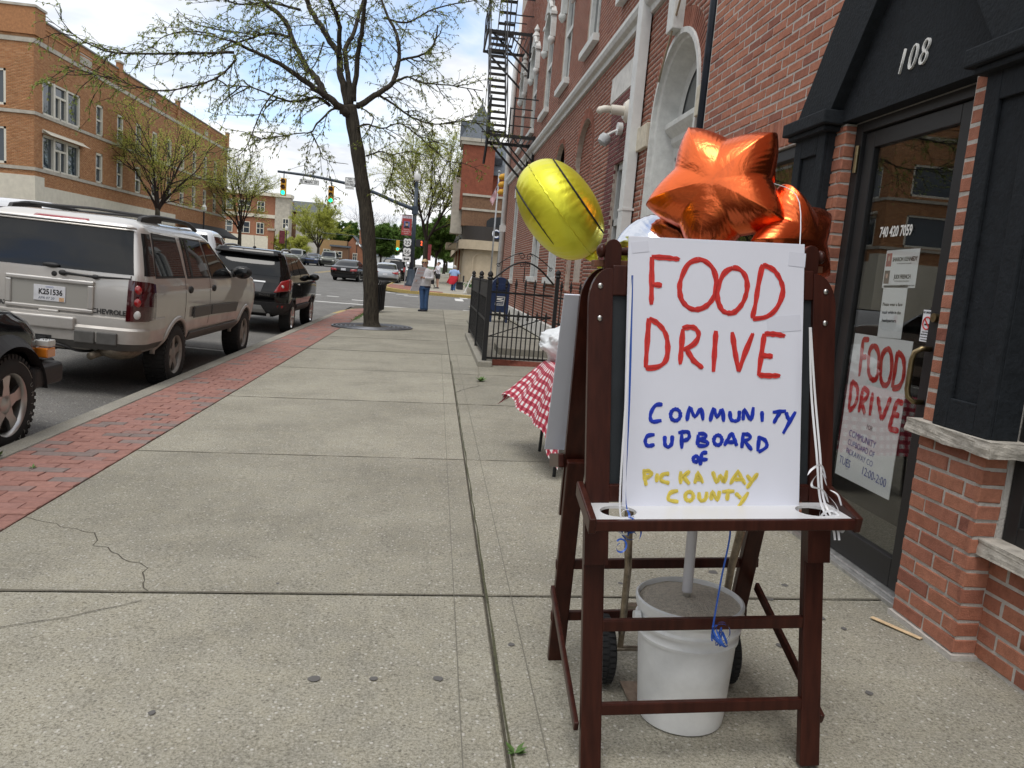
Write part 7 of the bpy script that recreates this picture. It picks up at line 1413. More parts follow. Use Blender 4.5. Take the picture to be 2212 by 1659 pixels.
bo('main_wall', MB().mm((3.55, 57.2, 3.0), (20, 80, 8.6)).mm((1.3, 59.2, 5.9), (3.56, 90, 9.4)), M_BRTW); bo('main_roof', MB().add([(3.4, 56.9, 8.6), (20, 56.9, 8.6), (20, 62, 11.6), (3.4, 62, 11.6)], [(0, 1, 2, 3)]).add([(1.1, 59.2, 9.4), (3.6, 59.2, 11), (3.6, 90, 11), (1.1, 90, 9.4)], [(3, 2, 1, 0)]), M_SLATE2); bo('skylight', MB().box((3.95, 58.1, 9.75), (.55, .5, .5), rx=R_(30)), M_SLATE2); bo('gutter', MB().mm((3.4, 56.85, 8.5), (20, 56.98, 8.66)), M_SLATE2)
bo('brown_storey', MB().mm((1.5, 56.4, 4.75), (18, 60, 5.95)), M_BRN); bo('stone_band', MB().mm((1.45, 56.33, 6.85), (18, 60, 7.0)).mm((1.45, 56.33, 5.85), (18, 60, 6.0)), M_LIME); bo('brown_storey', MB().mm((1.48, 56.42, 6.0), (18, 60, 6.85)), M_BRN)
wn_ = bo('arched_window', MB().prism([(3.3, 4.76), (5.2, 4.76), (5.2, 5.2), (4.9, 5.45), (4.25, 5.55), (3.6, 5.45), (3.3, 5.2)], .04, Matrix(((1, 0, 0, 0), (0, 0, 1, 56.3), (0, 1, 0, 0), (0, 0, 0, 1)))), M_WINDK)
def corner_wall(r0, z0, z1, name, mat, x0=1.9, y0=55.8):
 pts = [(20, y0)] + [(x0 + r0 - r0 * math.sin(a), y0 + r0 - r0 * math.cos(a)) for a in [math.pi / 2 * k / 8 for k in range(9)]] + [(x0, 95)] + [(20, 95)]
 n = len(pts); m = MB(); m.add([(x, y, z0) for x, y in pts] + [(x, y, z1) for x, y in pts], [((i + 1) % n, i, n + i, n + (i + 1) % n) for i in range(n)] + [tuple(n + i for i in range(n))]); return bo(name, m, mat, auto=40)
cw = corner_wall(1.4, .3, 3.1, 'ground_floor_wall', M_BEIGE); corner_wall(1.8, 3.1, 3.75, 'ledge', M_BEIGE, 1.45, 55.3); corner_wall(1.6, 3.75, 4.75, 'sign_band', M_BRNS, 1.65, 55.55)
for x in (3.2, 5.4, 7.6):
 bo('blind_arch', MB().tube([(x - .7, 55.78, .9), (x - .7, 55.78, 2.5), (x - .5, 55.78, 2.75), (x, 55.78, 2.85), (x + .5, 55.78, 2.75), (x + .7, 55.78, 2.5), (x + .7, 55.78, .9)], .035, 6), M_BEIGE); bo('wall_joint', MB().mm((x + 1.08, 55.77, .5), (x + 1.12, 55.8, 3.1)), M_BRNS)
bo('tinted_door', MB().mm((4.3, 55.74, .4), (6.0, 55.77, 2.5)), M_WINDK); bo('wall_base', MB().mm((1.75, 55.65, .3), (9, 55.9, .75)), M_LIME)
sgn = text('sign_letters', 'CHASE', .8, plain('white_blue_sign', (.75, .78, .85), .4), bk2, Matrix.Translation((-3, -58, -.4)) @ WY(55.52) @ Matrix.Translation((4.78, 4.28, .02)), extrude=.06, offset=.012, sx=.9)
text('sign_letter_shadow', 'CHASE', .82, plain('sign_blue', (.01, .06, .25), .5), bk2, Matrix.Translation((-3, -58, -.4)) @ WY(55.53) @ Matrix.Translation((4.83, 4.25, .0)), extrude=.05, offset=.03, sx=.9)
for k in range(5):
 y = 62 + 5 * k
 bo('pilaster', MB().mm((1.75, y, .4), (2.0, y + .5, 6.2)), M_BRTW if k % 2 else M_BEIGE); bo('shop_window', MB().mm((1.86, y + .9, 1.1), (1.9, y + 4.4, 3.0)), M_WINDK)
 for z in (5.0, 7.2): bo('upper_window', MB().mm((1.22, y + 1.2, z + .4), (1.3, y + 2.3, z + 1.9)), M_WINDK)
bo('canopy', MB().mm((.6, 66, 3.3), (1.9, 70, 3.8)), M_BEIGE); bo('canopy', MB().add([(.75, 60.5, 3.4), (1.9, 60.5, 4.2), (1.9, 64, 4.2), (.75, 64, 3.4), (.75, 60.5, 3.2), (.75, 64, 3.2)], [(0, 1, 2, 3), (4, 0, 3, 5)]), M_BRNS); bo('bay_window', MB().mm((.75, 57.6, 4.2), (1.6, 59.3, 8.2)), M_LIME); bo('bay_pane', MB().mm((.74, 57.9, 4.6), (.75, 58.9, 7.8)), M_WINDK)
# ================================================================== buildings at the end of the street
def simple_building(name, label, parts, wins=(), base=(0, 0, 0), cat='building'):
 o = thing(name, label, cat, base)
 for nm, mb, mat in parts: mb.v = [(p[0] - base[0], p[1] - base[1], p[2] - base[2]) for p in mb.v]; obj(nm, mb, mat, o)
 for (x, y, z, w, h) in wins:
  f = obj('window', MB().mm((x - w / 2 - .1 - base[0], y - .08 - base[1], z - h / 2 - .1 - base[2]), (x + w / 2 + .1 - base[0], y - base[1], z + h / 2 + .1 - base[2])), M_TRIM, o); obj('pane', MB().mm((x - w / 2 - base[0], y - .1 - base[1], z - h / 2 - base[2]), (x + w / 2 - base[0], y - .081 - base[1], z + h / 2 - base[2])), M_WINB, f); obj('glazing_bar', MB().mm((x - .04 - base[0], y - .115 - base[1], z - h / 2 - base[2]), (x + .04 - base[0], y - .1 - base[1], z + h / 2 - base[2])).mm((x - w / 2 - base[0], y - .115 - base[1], z - .04 - base[2]), (x + w / 2 - base[0], y - .1 - base[1], z + .04 - base[2])), M_TRIM, f)
 return o
M_BRFAR = plain('far_brick', (.30, .135, .078), .9, var=.15, vscale=3)
simple_building('brick_office_building', 'modern brick and limestone office block beyond the tan brick block', [('wall', MB().mm((-60, 120, 1), (-23.4, 140, 10.2)), M_BRFAR), ('stone_pier', MB().mm((-24.5, 119.8, 1), (-22.4, 122, 10.3)), M_LIME), ('stone_base', MB().mm((-60, 119.7, 1), (-24.5, 120.1, 4.3)), M_CRM), ('cornice', MB().mm((-60, 119.4, 10.2), (-22.2, 122, 10.7)), M_CRM), ('stone_band', MB().mm((-60, 119.75, 7.0), (-24.5, 120.1, 7.5)), M_CRM)], [(x, 119.98, z, w, h) for x, w in ((-26.6, .9), (-29.0, 1.6), (-31.5, 1.6), (-34.5, 1.6), (-37.5, 1.6)) for z, h in ((5.4, 1.5), (8.6, 1.3))] + [(-22.9, 119.8, 6.4, .7, 1.3), (-22.9, 119.8, 3.0, .7, 1.6)], (-30, 120, 1.3))
rf = MB().add([(-27, 124.5, 8.6), (-18.4, 124.5, 8.6), (-18.7, 130, 10.6), (-27, 130, 10.6), (-27, 136, 8.6), (-18.4, 136, 8.6)], [(0, 1, 2, 3), (3, 2, 5, 4)])
simple_building('grey_roof_hall', 'brick and white hall with broad grey roof at the end of the street', [('wall', MB().mm((-26.5, 125, 1), (-22.3, 135, 8.6)), M_BRN), ('white_wall', MB().mm((-22.3, 125, 1), (-18.7, 135, 8.6)), plain('white_siding', (.6, .6, .57), .8)), ('roof', rf, plain('grey_shingle', (.10, .11, .11), .9, var=.2, vscale=4))], [(-21.0, 124.98, 3.6, 1.1, 2.6)], (-22, 125, 1.3))
simple_building('tan_shop', 'low tan brick shop with white gridded window far down the street', [('wall', MB().mm((-17.6, 119, 1), (-13.7, 126, 4.6)), plain('tan_far_brick', (.33, .21, .10), .9, var=.15, vscale=4)), ('low_wing', MB().mm((-15.7, 117, 1), (-13.2, 119, 3.6)), M_BRN), ('roof_edge', MB().mm((-15.9, 116.8, 3.6), (-13.0, 119, 3.85)), M_SLATE2)], [(-14.65, 116.98, 2.5, 1.0, .8), (-16.6, 118.98, 2.6, .8, 1.0)], (-15.5, 118, 1.3))
gb = MB().add([(-13.6, 120, 1), (-11.3, 120, 1), (-11.3, 120, 3.4), (-12.9, 120, 5.3), (-13.6, 120, 4.4), (-13.6, 127, 1), (-11.3, 127, 1), (-11.3, 127, 3.4), (-12.9, 127, 5.3), (-13.6, 127, 4.4)], [(0, 1, 2, 3, 4), (1, 6, 7, 2), (0, 4, 9, 5)])
simple_building('gabled_brick_house', 'red brick house with grey gable roof and chimney far down the street', [('wall', gb, M_BRFAR), ('roof', MB().add([(-10.9, 119.7, 3.15), (-12.95, 119.7, 5.55), (-12.95, 127.3, 5.55), (-10.9, 127.3, 3.15)], [(0, 3, 2, 1)]), M_SLATE2), ('chimney', MB().mm((-12.2, 122, 4.4), (-11.7, 122.6, 6.6)), M_BRFAR), ('white_dormer', MB().mm((-11.9, 121.5, 3.2), (-11.2, 123, 4.2)), M_TRIM)], [(-12.5, 119.98, 2.4, .5, .9)], (-12.4, 121, 1.3), 'house')
simple_building('pale_garage', 'small pale gabled house at the far end of the road', [('wall', MB().mm((-11.6, 150, 1.5), (-8.4, 156, 3.3)), plain('pale_siding', (.55, .56, .55), .8)), ('roof', MB().add([(-11.8, 149.7, 3.2), (-8.2, 149.7, 3.2), (-8.2, 153, 4.3), (-11.8, 153, 4.3)], [(0, 1, 2, 3)]), M_SLATE2)], [], (-10, 152, 1.6), 'house')
simple_building('brick_sign_pillar', 'brick sign pillar standing in front of the far office block', [('pillar', MB().mm((-21.3, 100.5, 1.0), (-20.6, 101.2, 4.6)), M_BRFAR), ('cap', MB().mm((-21.4, 100.4, 4.6), (-20.5, 101.3, 4.85)), M_LIME)], [], (-21, 100.8, 1.0), 'pillar')
rb = thing('brick_row_building', 'plain brick shop row across the street, seen only in reflections', 'building', (-21, 0, 0))
obj('wall', MB().mm((-9, -45, -.3), (0, 26, 9.5)), plain('row_brick', (.30, .15, .08), .9, var=.2, vscale=4), rb); obj('cornice', MB().mm((-9, -45, 9.5), (.3, 26.2, 10.1)), M_LIME, rb); obj('shopfronts', MB().mm((0, -45, .2), (.05, 25, 3.6)), M_CRM, rb)
for k in range(14):
 for z in (4.6, 7.0): w = obj('window', MB().mm((0, -42 + 4.8 * k, z), (.04, -40 + 4.8 * k, z + 1.7)), M_TRIM, rb); obj('pane', MB().mm((.04, -41.85 + 4.8 * k, z + .12), (.05, -40.15 + 4.8 * k, z + 1.58)), M_WINB, w)
# ================================================================== traffic signal mast and signs
M_GALV = plain('galvanised_steel', (.33, .34, .35), .5, metal=.5, var=.2, vscale=8); M_POLE = plain('dark_blue_pole', (.03, .045, .065), .45, var=.2, vscale=6); M_SIGY = plain('signal_yellow', (.62, .33, .03), .5); M_LENS = plain('dark_lens', (.05, .012, .008), .3); M_GRN = plain('green_light', (.0, .5, .25), .3, emit=(.02, 1.0, .5), estr=2.2); M_SGNW = plain('sign_white', (.68, .69, .68), .5, var=.05, vscale=8); M_SHADE = plain('visor_dark', (.09, .05, .015), .6)
mast = thing('signal_mast', 'dark blue signal pole with long mast arm over the street', 'signal pole', (-1.6, 49, .3))
def mo(name, mb, mat=M_POLE, parent=None, **k):
 mb.v = [(p[0] + 1.6, p[1] - 49, p[2] - .3) for p in mb.v]; return obj(name, mb, mat, parent or mast, **k)
mo('base', MB().lathe([(.34, .0), (.34, .12), (.27, .2), (.24, .9), (.2, 1.05)], 10, Matrix.Translation((-1.6, 49, .3))), auto=40); mo('pole', MB().tube([(-1.6, 49, 1.2), (-1.6, 49, 6.3)], [.15, .11], 14), smooth=True); mo('collar', MB().cyl((-1.6, 49, 4.7), (-1.6, 49, 5.2), .2, 14), auto=40)
mo('mast_arm', MB().tube(spline([(-1.65, 48.95, 5.0), (-2.97, 48.95, 5.39), (-4.1, 48.95, 5.78), (-5.28, 48.95, 6.08), (-6.71, 48.95, 6.29), (-8.19, 48.95, 6.43), (-9.95, 48.95, 6.5)], 4), [.12 - .002 * k for k in range(25)], 10), smooth=True)
mo('lamp_post_top', MB().tube([(-1.6, 49, 6.3), (-1.6, 49, 6.75)], .08, 10)); mo('lamp_globe', MB().lathe([(.1, 0), (.2, .08), (.24, .3), (.16, .55), (.06, .62), (.03, .9)], 12, Matrix.Translation((-1.6, 49, 6.7))), plain('frosted_globe', (.6, .6, .58), .3), auto=40)
mo('camera_unit', MB().cyl((-7.85, 48.95, 6.45), (-7.85, 48.95, 6.8), .05, 8).mm((-8.0, 48.8, 6.6), (-7.7, 49.0, 6.7)), M_GALV)
def signal(name, label, x, ztop, y=48.8, face=True, group=None):
 o = thing(name, label, 'traffic light', (x, y, ztop), group=group)
 obj('housing', MB().mm((-.16, -.02, -1.02), (.16, .2, 0)), M_SIGY, o, bev=.02); obj('hanger', MB().bar((0, .1, 0), (0, .1, .45), .05, .05), M_POLE, o)
 for k in range(3):
  z = -.17 - .34 * k; obj('lens', MB().sphere((0, -.03, z), (.125, .03, .125), 18, 8), M_GRN if k == 2 else M_LENS, o, smooth=True); obj('visor', MB().tube([(.14 * math.cos(a), -.14, z + .14 * math.sin(a)) for a in [R_(-20 + 220 * j / 14) for j in range(15)]], .012, 5).add([(.14 * math.cos(R_(-20 + 220 * j / 14)), yy, z + .14 * math.sin(R_(-20 + 220 * j / 14))) for yy in (-.02, -.16) for j in range(15)], [(j, j + 1, 16 + j, 15 + j) for j in range(14)]), M_SIGY, o)
 return o
signal('traffic_light', 'green traffic light hanging from the far tip of the mast arm', -9.56, 6.12, group='traffic lights on the mast arm'); signal('traffic_light', 'green traffic light hanging between the street sign and the tree trunk', -6.72, 5.92, group='traffic lights on the mast arm')
def flat_sign(name, label, x, y, z, w, h, mat, yaw=0, th=.012, frame_mat=None):
 o = thing(name, label, 'sign', (x, y, z), (0, 0, yaw)); obj('plate', MB().mm((-w / 2, 0, -h / 2), (w / 2, th, h / 2)), mat, o, bev=.003)
 if frame_mat:
  t = .012; obj('border', MB().mm((-w / 2 + .02, -.003, h / 2 - .035), (w / 2 - .02, -.001, h / 2 - .02)).mm((-w / 2 + .02, -.003, -h / 2 + .02), (w / 2 - .02, -.001, -h / 2 + .035)).mm((-w / 2 + .02, -.003, -h / 2 + .02), (-w / 2 + .035, -.001, h / 2 - .02)).mm((w / 2 - .035, -.003, -h / 2 + .02), (w / 2 - .02, -.001, h / 2 - .02)), frame_mat, o)
 return o
MT = Matrix(((1, 0, 0, 0), (0, 0, -1, -.004), (0, 1, 0, 0), (0, 0, 0, 1)))
o = flat_sign('street_name_sign', 'white street name sign hanging from the mast arm', -8.03, 48.8, 6.03, 1.16, .3, M_SGNW, frame_mat=M_INK); text('sign_text', 'E  MAIN  ST', .2, M_INK, o, MT, extrude=.001, offset=.004, sx=.95); obj('hanger', MB().bar((-.36, .05, .15), (-.36, .05, .42), .03, .03), M_GALV, o); obj('hanger', MB().bar((.36, .05, .15), (.36, .05, .34), .03, .03), M_GALV, o)
o = flat_sign('no_turn_sign', 'white no turn on red sign beside the tree trunk on the mast arm', -5.62, 48.75, 6.28, .58, .52, M_SGNW, frame_mat=M_INK)
for k, s_ in enumerate(('NO', 'TURN', 'ON RED')): text('sign_text', s_, .145, M_INK, o, MT @ Matrix.Translation((0, .15 - .155 * k, 0)), extrude=.001, offset=.002, sx=.9)
obj('plate', MB().mm((-.27, 0, -.46), (.27, .012, -.28)), M_SGNW, o); text('sign_text', '8 AM-5 PM', .085, M_INK, o, MT @ Matrix.Translation((0, -.37, 0)), extrude=.001)
def shield(name, label, num, z):
 o = thing(name, label, 'sign', (-1.84, 46.5, z)); obj('plate', MB().mm((-.26, 0, -.27), (.26, .012, .27)), M_INK, o)
 pl = [(-.12, .24), (0, .2), (.12, .24), (.2, .2), (.23, .1), (.2, .0), (.22, -.1), (.15, -.19), (.0, -.25), (-.15, -.19), (-.22, -.1), (-.2, .0), (-.23, .1), (-.2, .2)]
 obj('shield', MB().prism([(p[0], p[1]) for p in pl], .004, Matrix(((1, 0, 0, 0), (0, 0, -1, -.001), (0, 1, 0, 0), (0, 0, 0, 1)))), M_SGNW, o); text('sign_text', num, .32, M_INK, o, MT @ Matrix.Translation((0, -.01, .003)), extrude=.001, offset=.004); return o
shield('route_shield', 'black and white route 22 shield above the other shield', '22', 2.87); shield('route_shield', 'black and white route 56 shield above the arrow plate', '56', 2.33)
o = flat_sign('arrow_plate', 'white double headed arrow plate below the route shields', -1.85, 46.5, 1.9, .5, .32, M_SGNW)
obj('arrow', MB().prism([(-.19, 0), (-.08, .1), (-.08, .035), (.08, .035), (.08, .1), (.19, 0), (.08, -.1), (.08, -.035), (-.08, -.035), (-.08, -.1)], .003, Matrix(((1, 0, 0, 0), (0, 0, -1, -.001), (0, 1, 0, 0), (0, 0, 0, 1)))), M_INK, o)
o = thing('sign_post', 'thin grey post carrying the route shields', 'post', (-1.87, 46.53, .25), (0, R_(1.2), 0)); obj('post', MB().mm((-.03, 0, 0), (.03, .04, 2.9)), M_GALV, o)
o = thing('pedestrian_signal', 'black pedestrian signal box showing a red digit on the pole', 'pedestrian signal', (-1.2, 48.9, 2.97)); obj('box', MB().mm((-.24, -.02, -.22), (.24, .2, .22)), M_INK, o, bev=.02); text('digit', '2', .36, plain('red_led', (.6, .05, .02), .4, emit=(1, .12, .03), estr=2.5), o, MT @ Matrix.Translation((.13, 0, .02)), extrude=.002, sx=.6, offset=.006)
o = thing('banner', 'red street banner with a portrait photo hanging on the signal pole', 'banner', (-2.05, 49, 4.0)); obj('cloth', MB().mm((-.31, 0, -.6), (.31, .012, .6)), plain('banner_red', (.36, .05, .05), .7), o); obj('flag_strip', MB().mm((-.3, -.004, .42), (.3, -.001, .58)), plain('banner_flag', (.45, .4, .45), .7, var=.6, vscale=9), o)
ph = obj('portrait', MB().mm((-.18, -.004, -.17), (.18, -.001, .24)), plain('portrait_ground', (.10, .14, .3), .6, var=.4, vscale=6), o); obj('portrait_face', MB().sphere((.0, -.004, .07), (.085, .006, .115), 14, 8), M_SKIN, ph, smooth=True); obj('portrait_suit', MB().prism([(-.17, -.17), (.17, -.17), (.13, -.06), (.05, -.03), (-.05, -.03), (-.13, -.06)], .004, Matrix(((1, 0, 0, 0), (0, 0, -1, -.004), (0, 1, 0, 0), (0, 0, 0, 1)))), M_INK, ph); obj('portrait_hair', MB().sphere((.0, -.006, .15), (.09, .006, .055), 12, 6), plain('dark_hair', (.03, .02, .015), .6), ph)
for k, s_ in enumerate(('Thank You', 'for Serving Our', 'Country')): text('banner_text', s_, .1, M_SGNW, o, MT @ Matrix.Translation((0, -.26 - .12 * k, 0)), extrude=.001, sx=.85)
obj('bracket', MB().bar((-.3, .02, .62), (.45, .02, .62), .03, .03).bar((-.3, .02, -.62), (.45, .02, -.62), .03, .03), M_POLE, o)
o = thing('traffic_light', 'yellow traffic light seen side on beside the old brick corner', 'traffic light', (2.78, 36, 6.05)); obj('housing', MB().mm((.0, -.16, -1.05), (.2, .16, 0)), M_SIGY, o, bev=.02)
for k in range(3): obj('visor', MB().tube([(-.0, .0, -.17 - .34 * k), (-.16, .0, -.2 - .34 * k), (-.26, 0, -.26 - .34 * k)], [.15, .13, .06], 14), M_SIGY, o, smooth=True)
obj('bracket', MB().bar((.1, .1, -.1), (.1, .45, .0), .05, .05), M_POLE, o)
o = thing('signal_mast', 'grey signal pole half hidden by the old brick corner', 'signal pole', (2.86, 36.5, .1)); obj('pole', MB().cyl((0, 0, 0), (.06, 0, 6.9), .1, 12), M_GALV, o, smooth=True); obj('base', MB().lathe([(.2, 0), (.2, .3), (.12, .5)], 12), M_GALV, o)
fl = thing('flag_pole', 'grey flag pole in front of the bank', 'flag pole', (3.02, 44, .2)); obj('pole', MB().cyl((0, 0, 0), (.05, 0, 6.85), .045, 10), M_GALV, fl, smooth=True); obj('ball', MB().sphere((.05, 0, 6.92), .08, 10, 8), M_GALV, fl, smooth=True)
fg = thing('american_flag', 'american flag drooping from the pole in front of the bank', 'flag', (3.04, 43.95, 6.65))
M_FR, M_FW, M_FB = plain('flag_red', (.42, .03, .05), .8), plain('flag_white', (.66, .64, .66), .8), plain('flag_blue', (.03, .045, .16), .8)
def flagp(u, v): # u along fly (0..1), v hoist; droops and folds
 return (-.03 - .30 * u * (1 - .25 * v) + .06 * math.sin(v * 6 + u * 5), -.06 * math.sin(u * 9), -.62 * v - 1.15 * u + .1 * u * v)
for k in range(13):
 m = MB(); v0, v1 = k / 13, (k + 1) / 13; u0 = .42 if k < 7 else 0
 m.grid(lambda u, v: flagp(u0 + (1 - u0) * u, v0 + (v1 - v0) * v), 12, 1); obj('stripe', m, M_FR if k % 2 == 0 else M_FW, fg, smooth=True)
m = MB(); m.grid(lambda u, v: flagp(.42 * u, 7 / 13 * v), 8, 6); cnt = obj('canton', m, M_FB, fg, smooth=True)
for i in range(5):
 for j in range(4): p = flagp(.42 * (i + .5) / 5, 7 / 13 * (j + .5) / 4); obj('star', MB().sphere((p[0], p[1] - .012, p[2]), (.014, .006, .014), 6, 4), M_FW, cnt)
def lamp_post(label, x, y, h=3.6):
 o = thing('street_lamp', label, 'street lamp', (x, y, rise(y)), group='globe street lamps'); obj('post', MB().tube([(0, 0, 0), (0, 0, .7), (0, 0, h)], [.12, .07, .05], 10), M_INK, o, auto=40); obj('base', MB().lathe([(.18, 0), (.18, .25), (.09, .7)], 10), M_INK, o); obj('globe', MB().lathe([(.09, 0), (.17, .06), (.19, .25), (.12, .42), (.05, .46), (.02, .6)], 12, Matrix.Translation((0, 0, h))), plain('frosted_globe', (.6, .6, .58), .3), o, auto=40)
lamp_post('black globe street lamp before the tan brick block', -16.8, 58.0, 3.75); lamp_post('black globe street lamp by the far office block', -16.7, 88.0, 3.5); lamp_post('black globe street lamp near the far gabled house', -12.3, 120.0, 2.9)
o = thing('banner', 'small dark red banner on the lamp by the far office block', 'banner', (-17.1, 88, 3.6)); obj('cloth', MB().mm((-.35, 0, -.7), (.25, .02, .7)), plain('banner_dark_red', (.14, .03, .04), .7, var=.5, vscale=4), o)
o = thing('banner', 'narrow red banner on a post under the far pavement tree', 'banner', (-.85, 74, 3.0)); obj('cloth', MB().mm((-.18, 0, -.75), (.18, .02, .75)), plain('banner_dark_red2', (.3, .06, .07), .7, var=.5, vscale=4), o)
o = thing('traffic_light', 'tiny distant traffic light over the far end of the road', 'traffic light', (-4.9, 95, 4.6)); obj('housing', MB().mm((-.2, 0, -1.3), (.2, .3, 0)), M_SIGY, o); obj('lens', MB().sphere((0, -.02, -1.05), (.16, .03, .16), 10, 6), M_GRN, o); obj('span_wire', MB().tube([(-9, .15, .1), (0, .15, .0), (7, .15, .2)], .03, 5), M_POLE, o)
bn = thing('litter_bin', 'black slatted steel litter bin behind the tree trunk', 'bin', (-1.9, 24.6, gz(-1.9)))
for k in range(30):
 a = 2 * math.pi * k / 30; c, s_ = math.cos(a), math.sin(a); obj('slat', MB().tube([(.31 * c, .31 * s_, .1), (.33 * c, .33 * s_, .75), (.36 * c, .36 * s_, .9), (.42 * c, .42 * s_, .985)], .017, 5), M_IRON, bn)
for z, r_ in ((.1, .3), (.45, .315), (.8, .33)): obj('hoop', MB().tube([(r_ * math.cos(2 * math.pi * k / 24), r_ * math.sin(2 * math.pi * k / 24), z) for k in range(24)], .015, 6, closed=True), M_IRON, bn)
obj('liner', MB().lathe([(.26, .06), (.28, .86), (.27, .86), (.25, .07)], 20), M_DARKW, bn); obj('foot', MB().cyl((0, 0, 0), (0, 0, .1), .2, 16), M_IRON, bn)
gr = thing('tree_grate', 'round cast iron tree grate around the trunk', 'tree grate', (-1.42, 18.3, gz(-1.42) + .004), (0, math.atan(-.03), 0))
M_GRATE = plain('cast_grate', (.16, .165, .18), .45, metal=.6, var=.3, vscale=10)
for r_ in (.42, .52, .62, .72, .82, .92): obj('ring', MB().tube([(r_ * math.cos(2 * math.pi * k / 48), r_ * math.sin(2 * math.pi * k / 48), .008) for k in range(48)], .022, 6, closed=True), M_GRATE, gr)
for k in range(24): a = 2 * math.pi * k / 24; obj('rib', MB().bar((.4 * math.cos(a), .4 * math.sin(a), .005), (.94 * math.cos(a), .94 * math.sin(a), .005), .018, .014), M_GRATE, gr)
obj('earth', MB().lathe([(.001, .03), (.2, .025), (.95, .002)], 32, cap=False), M_DIRT, gr)
# ================================================================== people
def skin_body(name, parent, verts, edges, mat, root=0, sub=2):
 me = bpy.data.meshes.new(name); me.from_pydata([v[:3] for v in verts], edges, []); o = bpy.data.objects.new(name, me); md = o.modifiers.new('skin', 'SKIN'); md.use_smooth_shade = True
 sv_ = me.skin_vertices[0].data
 for i, v in enumerate(verts): r = v[3]; sv_[i].radius = r if isinstance(r, tuple) else (r, r)
 for i in range(len(verts)): sv_[i].use_root = (i == root)
 s = o.modifiers.new('sub', 'SUBSURF'); s.levels = sub; s.render_levels = sub
 me2 = bake(o); bpy.data.objects.remove(o); me2.name = name
 me2.materials.clear(); ob_ = link(name, me2, mat, parent); me2.polygons.foreach_set('use_smooth', [True] * len(me2.polygons)); return ob_
def figure(parent, H, skin, joints):
 J = joints; V = []; E_ = []; idx = {}
 def add(n, p, r, prev=None):
  V.append((p[0], p[1], p[2], r)); idx[n] = len(V) - 1
  if prev is not None: E_.append((idx[prev], idx[n]))
 add('pelvis', J['pelvis'], (.13, .1)); add('waist', J['waist'], (.125, .09), 'pelvis'); add('chest', J['chest'], (.15, .1), 'waist'); add('neckb', J['neckb'], (.06, .06), 'chest'); add('neck', J['neck'], (.05, .05), 'neckb'); add('head0', J['head0'], (.075, .085), 'neck'); add('head1', J['head1'], (.078, .09), 'head0'); add('head2', J['head2'], (.05, .06), 'head1')
 for s in ('L', 'R'):
  add('sh' + s, J['sh' + s], (.055, .055), 'chest'); add('el' + s, J['el' + s], (.04, .04), 'sh' + s); add('wr' + s, J['wr' + s], (.027, .024), 'el' + s)
  w, e = Vector(J['wr' + s]), Vector(J['el' + s]); d = (w - e).normalized(); fd = Vector(J.get('fd' + s, d)).normalized(); side = fd.cross(Vector((0, 1, .2))).normalized()
  pm = w + fd * .06; add('pm' + s, pm, (.03, .018), 'wr' + s)
  for k in range(4):
   b_ = pm + side * (.03 - .02 * k) + fd * .03; l = (.055, .065, .06, .045)[k]; cu = Vector((0, -.02, -.01)) * (1 + .2 * k)
   add('f%d%s' % (k, s), b_, .009, 'pm' + s); add('g%d%s' % (k, s), b_ + fd * l * .55 + cu * .4, .008, 'f%d%s' % (k, s)); add('h%d%s' % (k, s), b_ + fd * l + cu * 1.4, .007, 'g%d%s' % (k, s))
  th = w + fd * .03 + side * .035; add('t0' + s, th, .011, 'wr' + s); add('t1' + s, th + fd * .035 + side * .02, .009, 't0' + s)
  add('hip' + s, J['hip' + s], (.095, .09), 'pelvis'); add('kn' + s, J['kn' + s], (.06, .06), 'hip' + s); add('an' + s, J['an' + s], (.038, .042), 'kn' + s); a = Vector(J['an' + s]); f = Vector(J.get('toe' + s, (0, -1, 0))).normalized(); add('he' + s, a + Vector((0, 0, -.05)), (.04, .035), 'an' + s); add('to' + s, a + f * .15 + Vector((0, 0, -.06)), (.035, .025), 'he' + s)
 return skin_body('body', parent, V, E_, skin)
def sleeve(mb, pts, rs, n=12): mb.tube(spline(pts, 4), [np.interp(k / (len(pts) - 1) / 4, np.linspace(0, 1, len(rs)), rs) for k in range(4 * (len(pts) - 1) + 1)], n)
def torso(prof, n=20):
 m = MB(); vs = []; fs = []
 for z, a, b, cx_, cy in prof:
  for k in range(n): t = 2 * math.pi * k / n; vs.append((cx_ + a * math.cos(t), cy + b * math.sin(t), z))
 for i in range(len(prof) - 1):
  for k in range(n): fs.append((i * n + k, i * n + (k + 1) % n, (i + 1) * n + (k + 1) % n, (i + 1) * n + k))
 m.add(vs, fs); return m
def face(parent, c, fwd, glasses=False, mat_hair=None):
 f = Vector(fwd).normalized(); s = f.cross(Vector((0, 0, 1))).normalized(); c = Vector(c)
 obj('nose', MB().tube([c + f * .085 + Vector((0, 0, .02)), c + f * .115 + Vector((0, 0, -.02))], [.008, .016], 8), M_SKIN, parent, smooth=True); obj('mouth', MB().tube([c + f * .088 + s * .022 + Vector((0, 0, -.055)), c + f * .097 + Vector((0, 0, -.058)), c + f * .088 - s * .022 + Vector((0, 0, -.055))], .006, 6), plain('lips', (.4, .13, .12), .5), parent, smooth=True)
 for q in (1, -1):
  if glasses: obj('sunglass_lens', MB().sphere(tuple(c + f * .088 + s * q * .035 + Vector((0, 0, .02))), (.03, .014, .024), 12, 8), M_INK, parent, smooth=True)
  else: obj('eye', MB().sphere(tuple(c + f * .084 + s * q * .033 + Vector((0, 0, .02))), (.012, .01, .008), 10, 6), M_INK, parent, smooth=True)
  obj('ear', MB().sphere(tuple(c + s * q * .083), (.014, .022, .03), 8, 6), M_SKIN, parent, smooth=True)
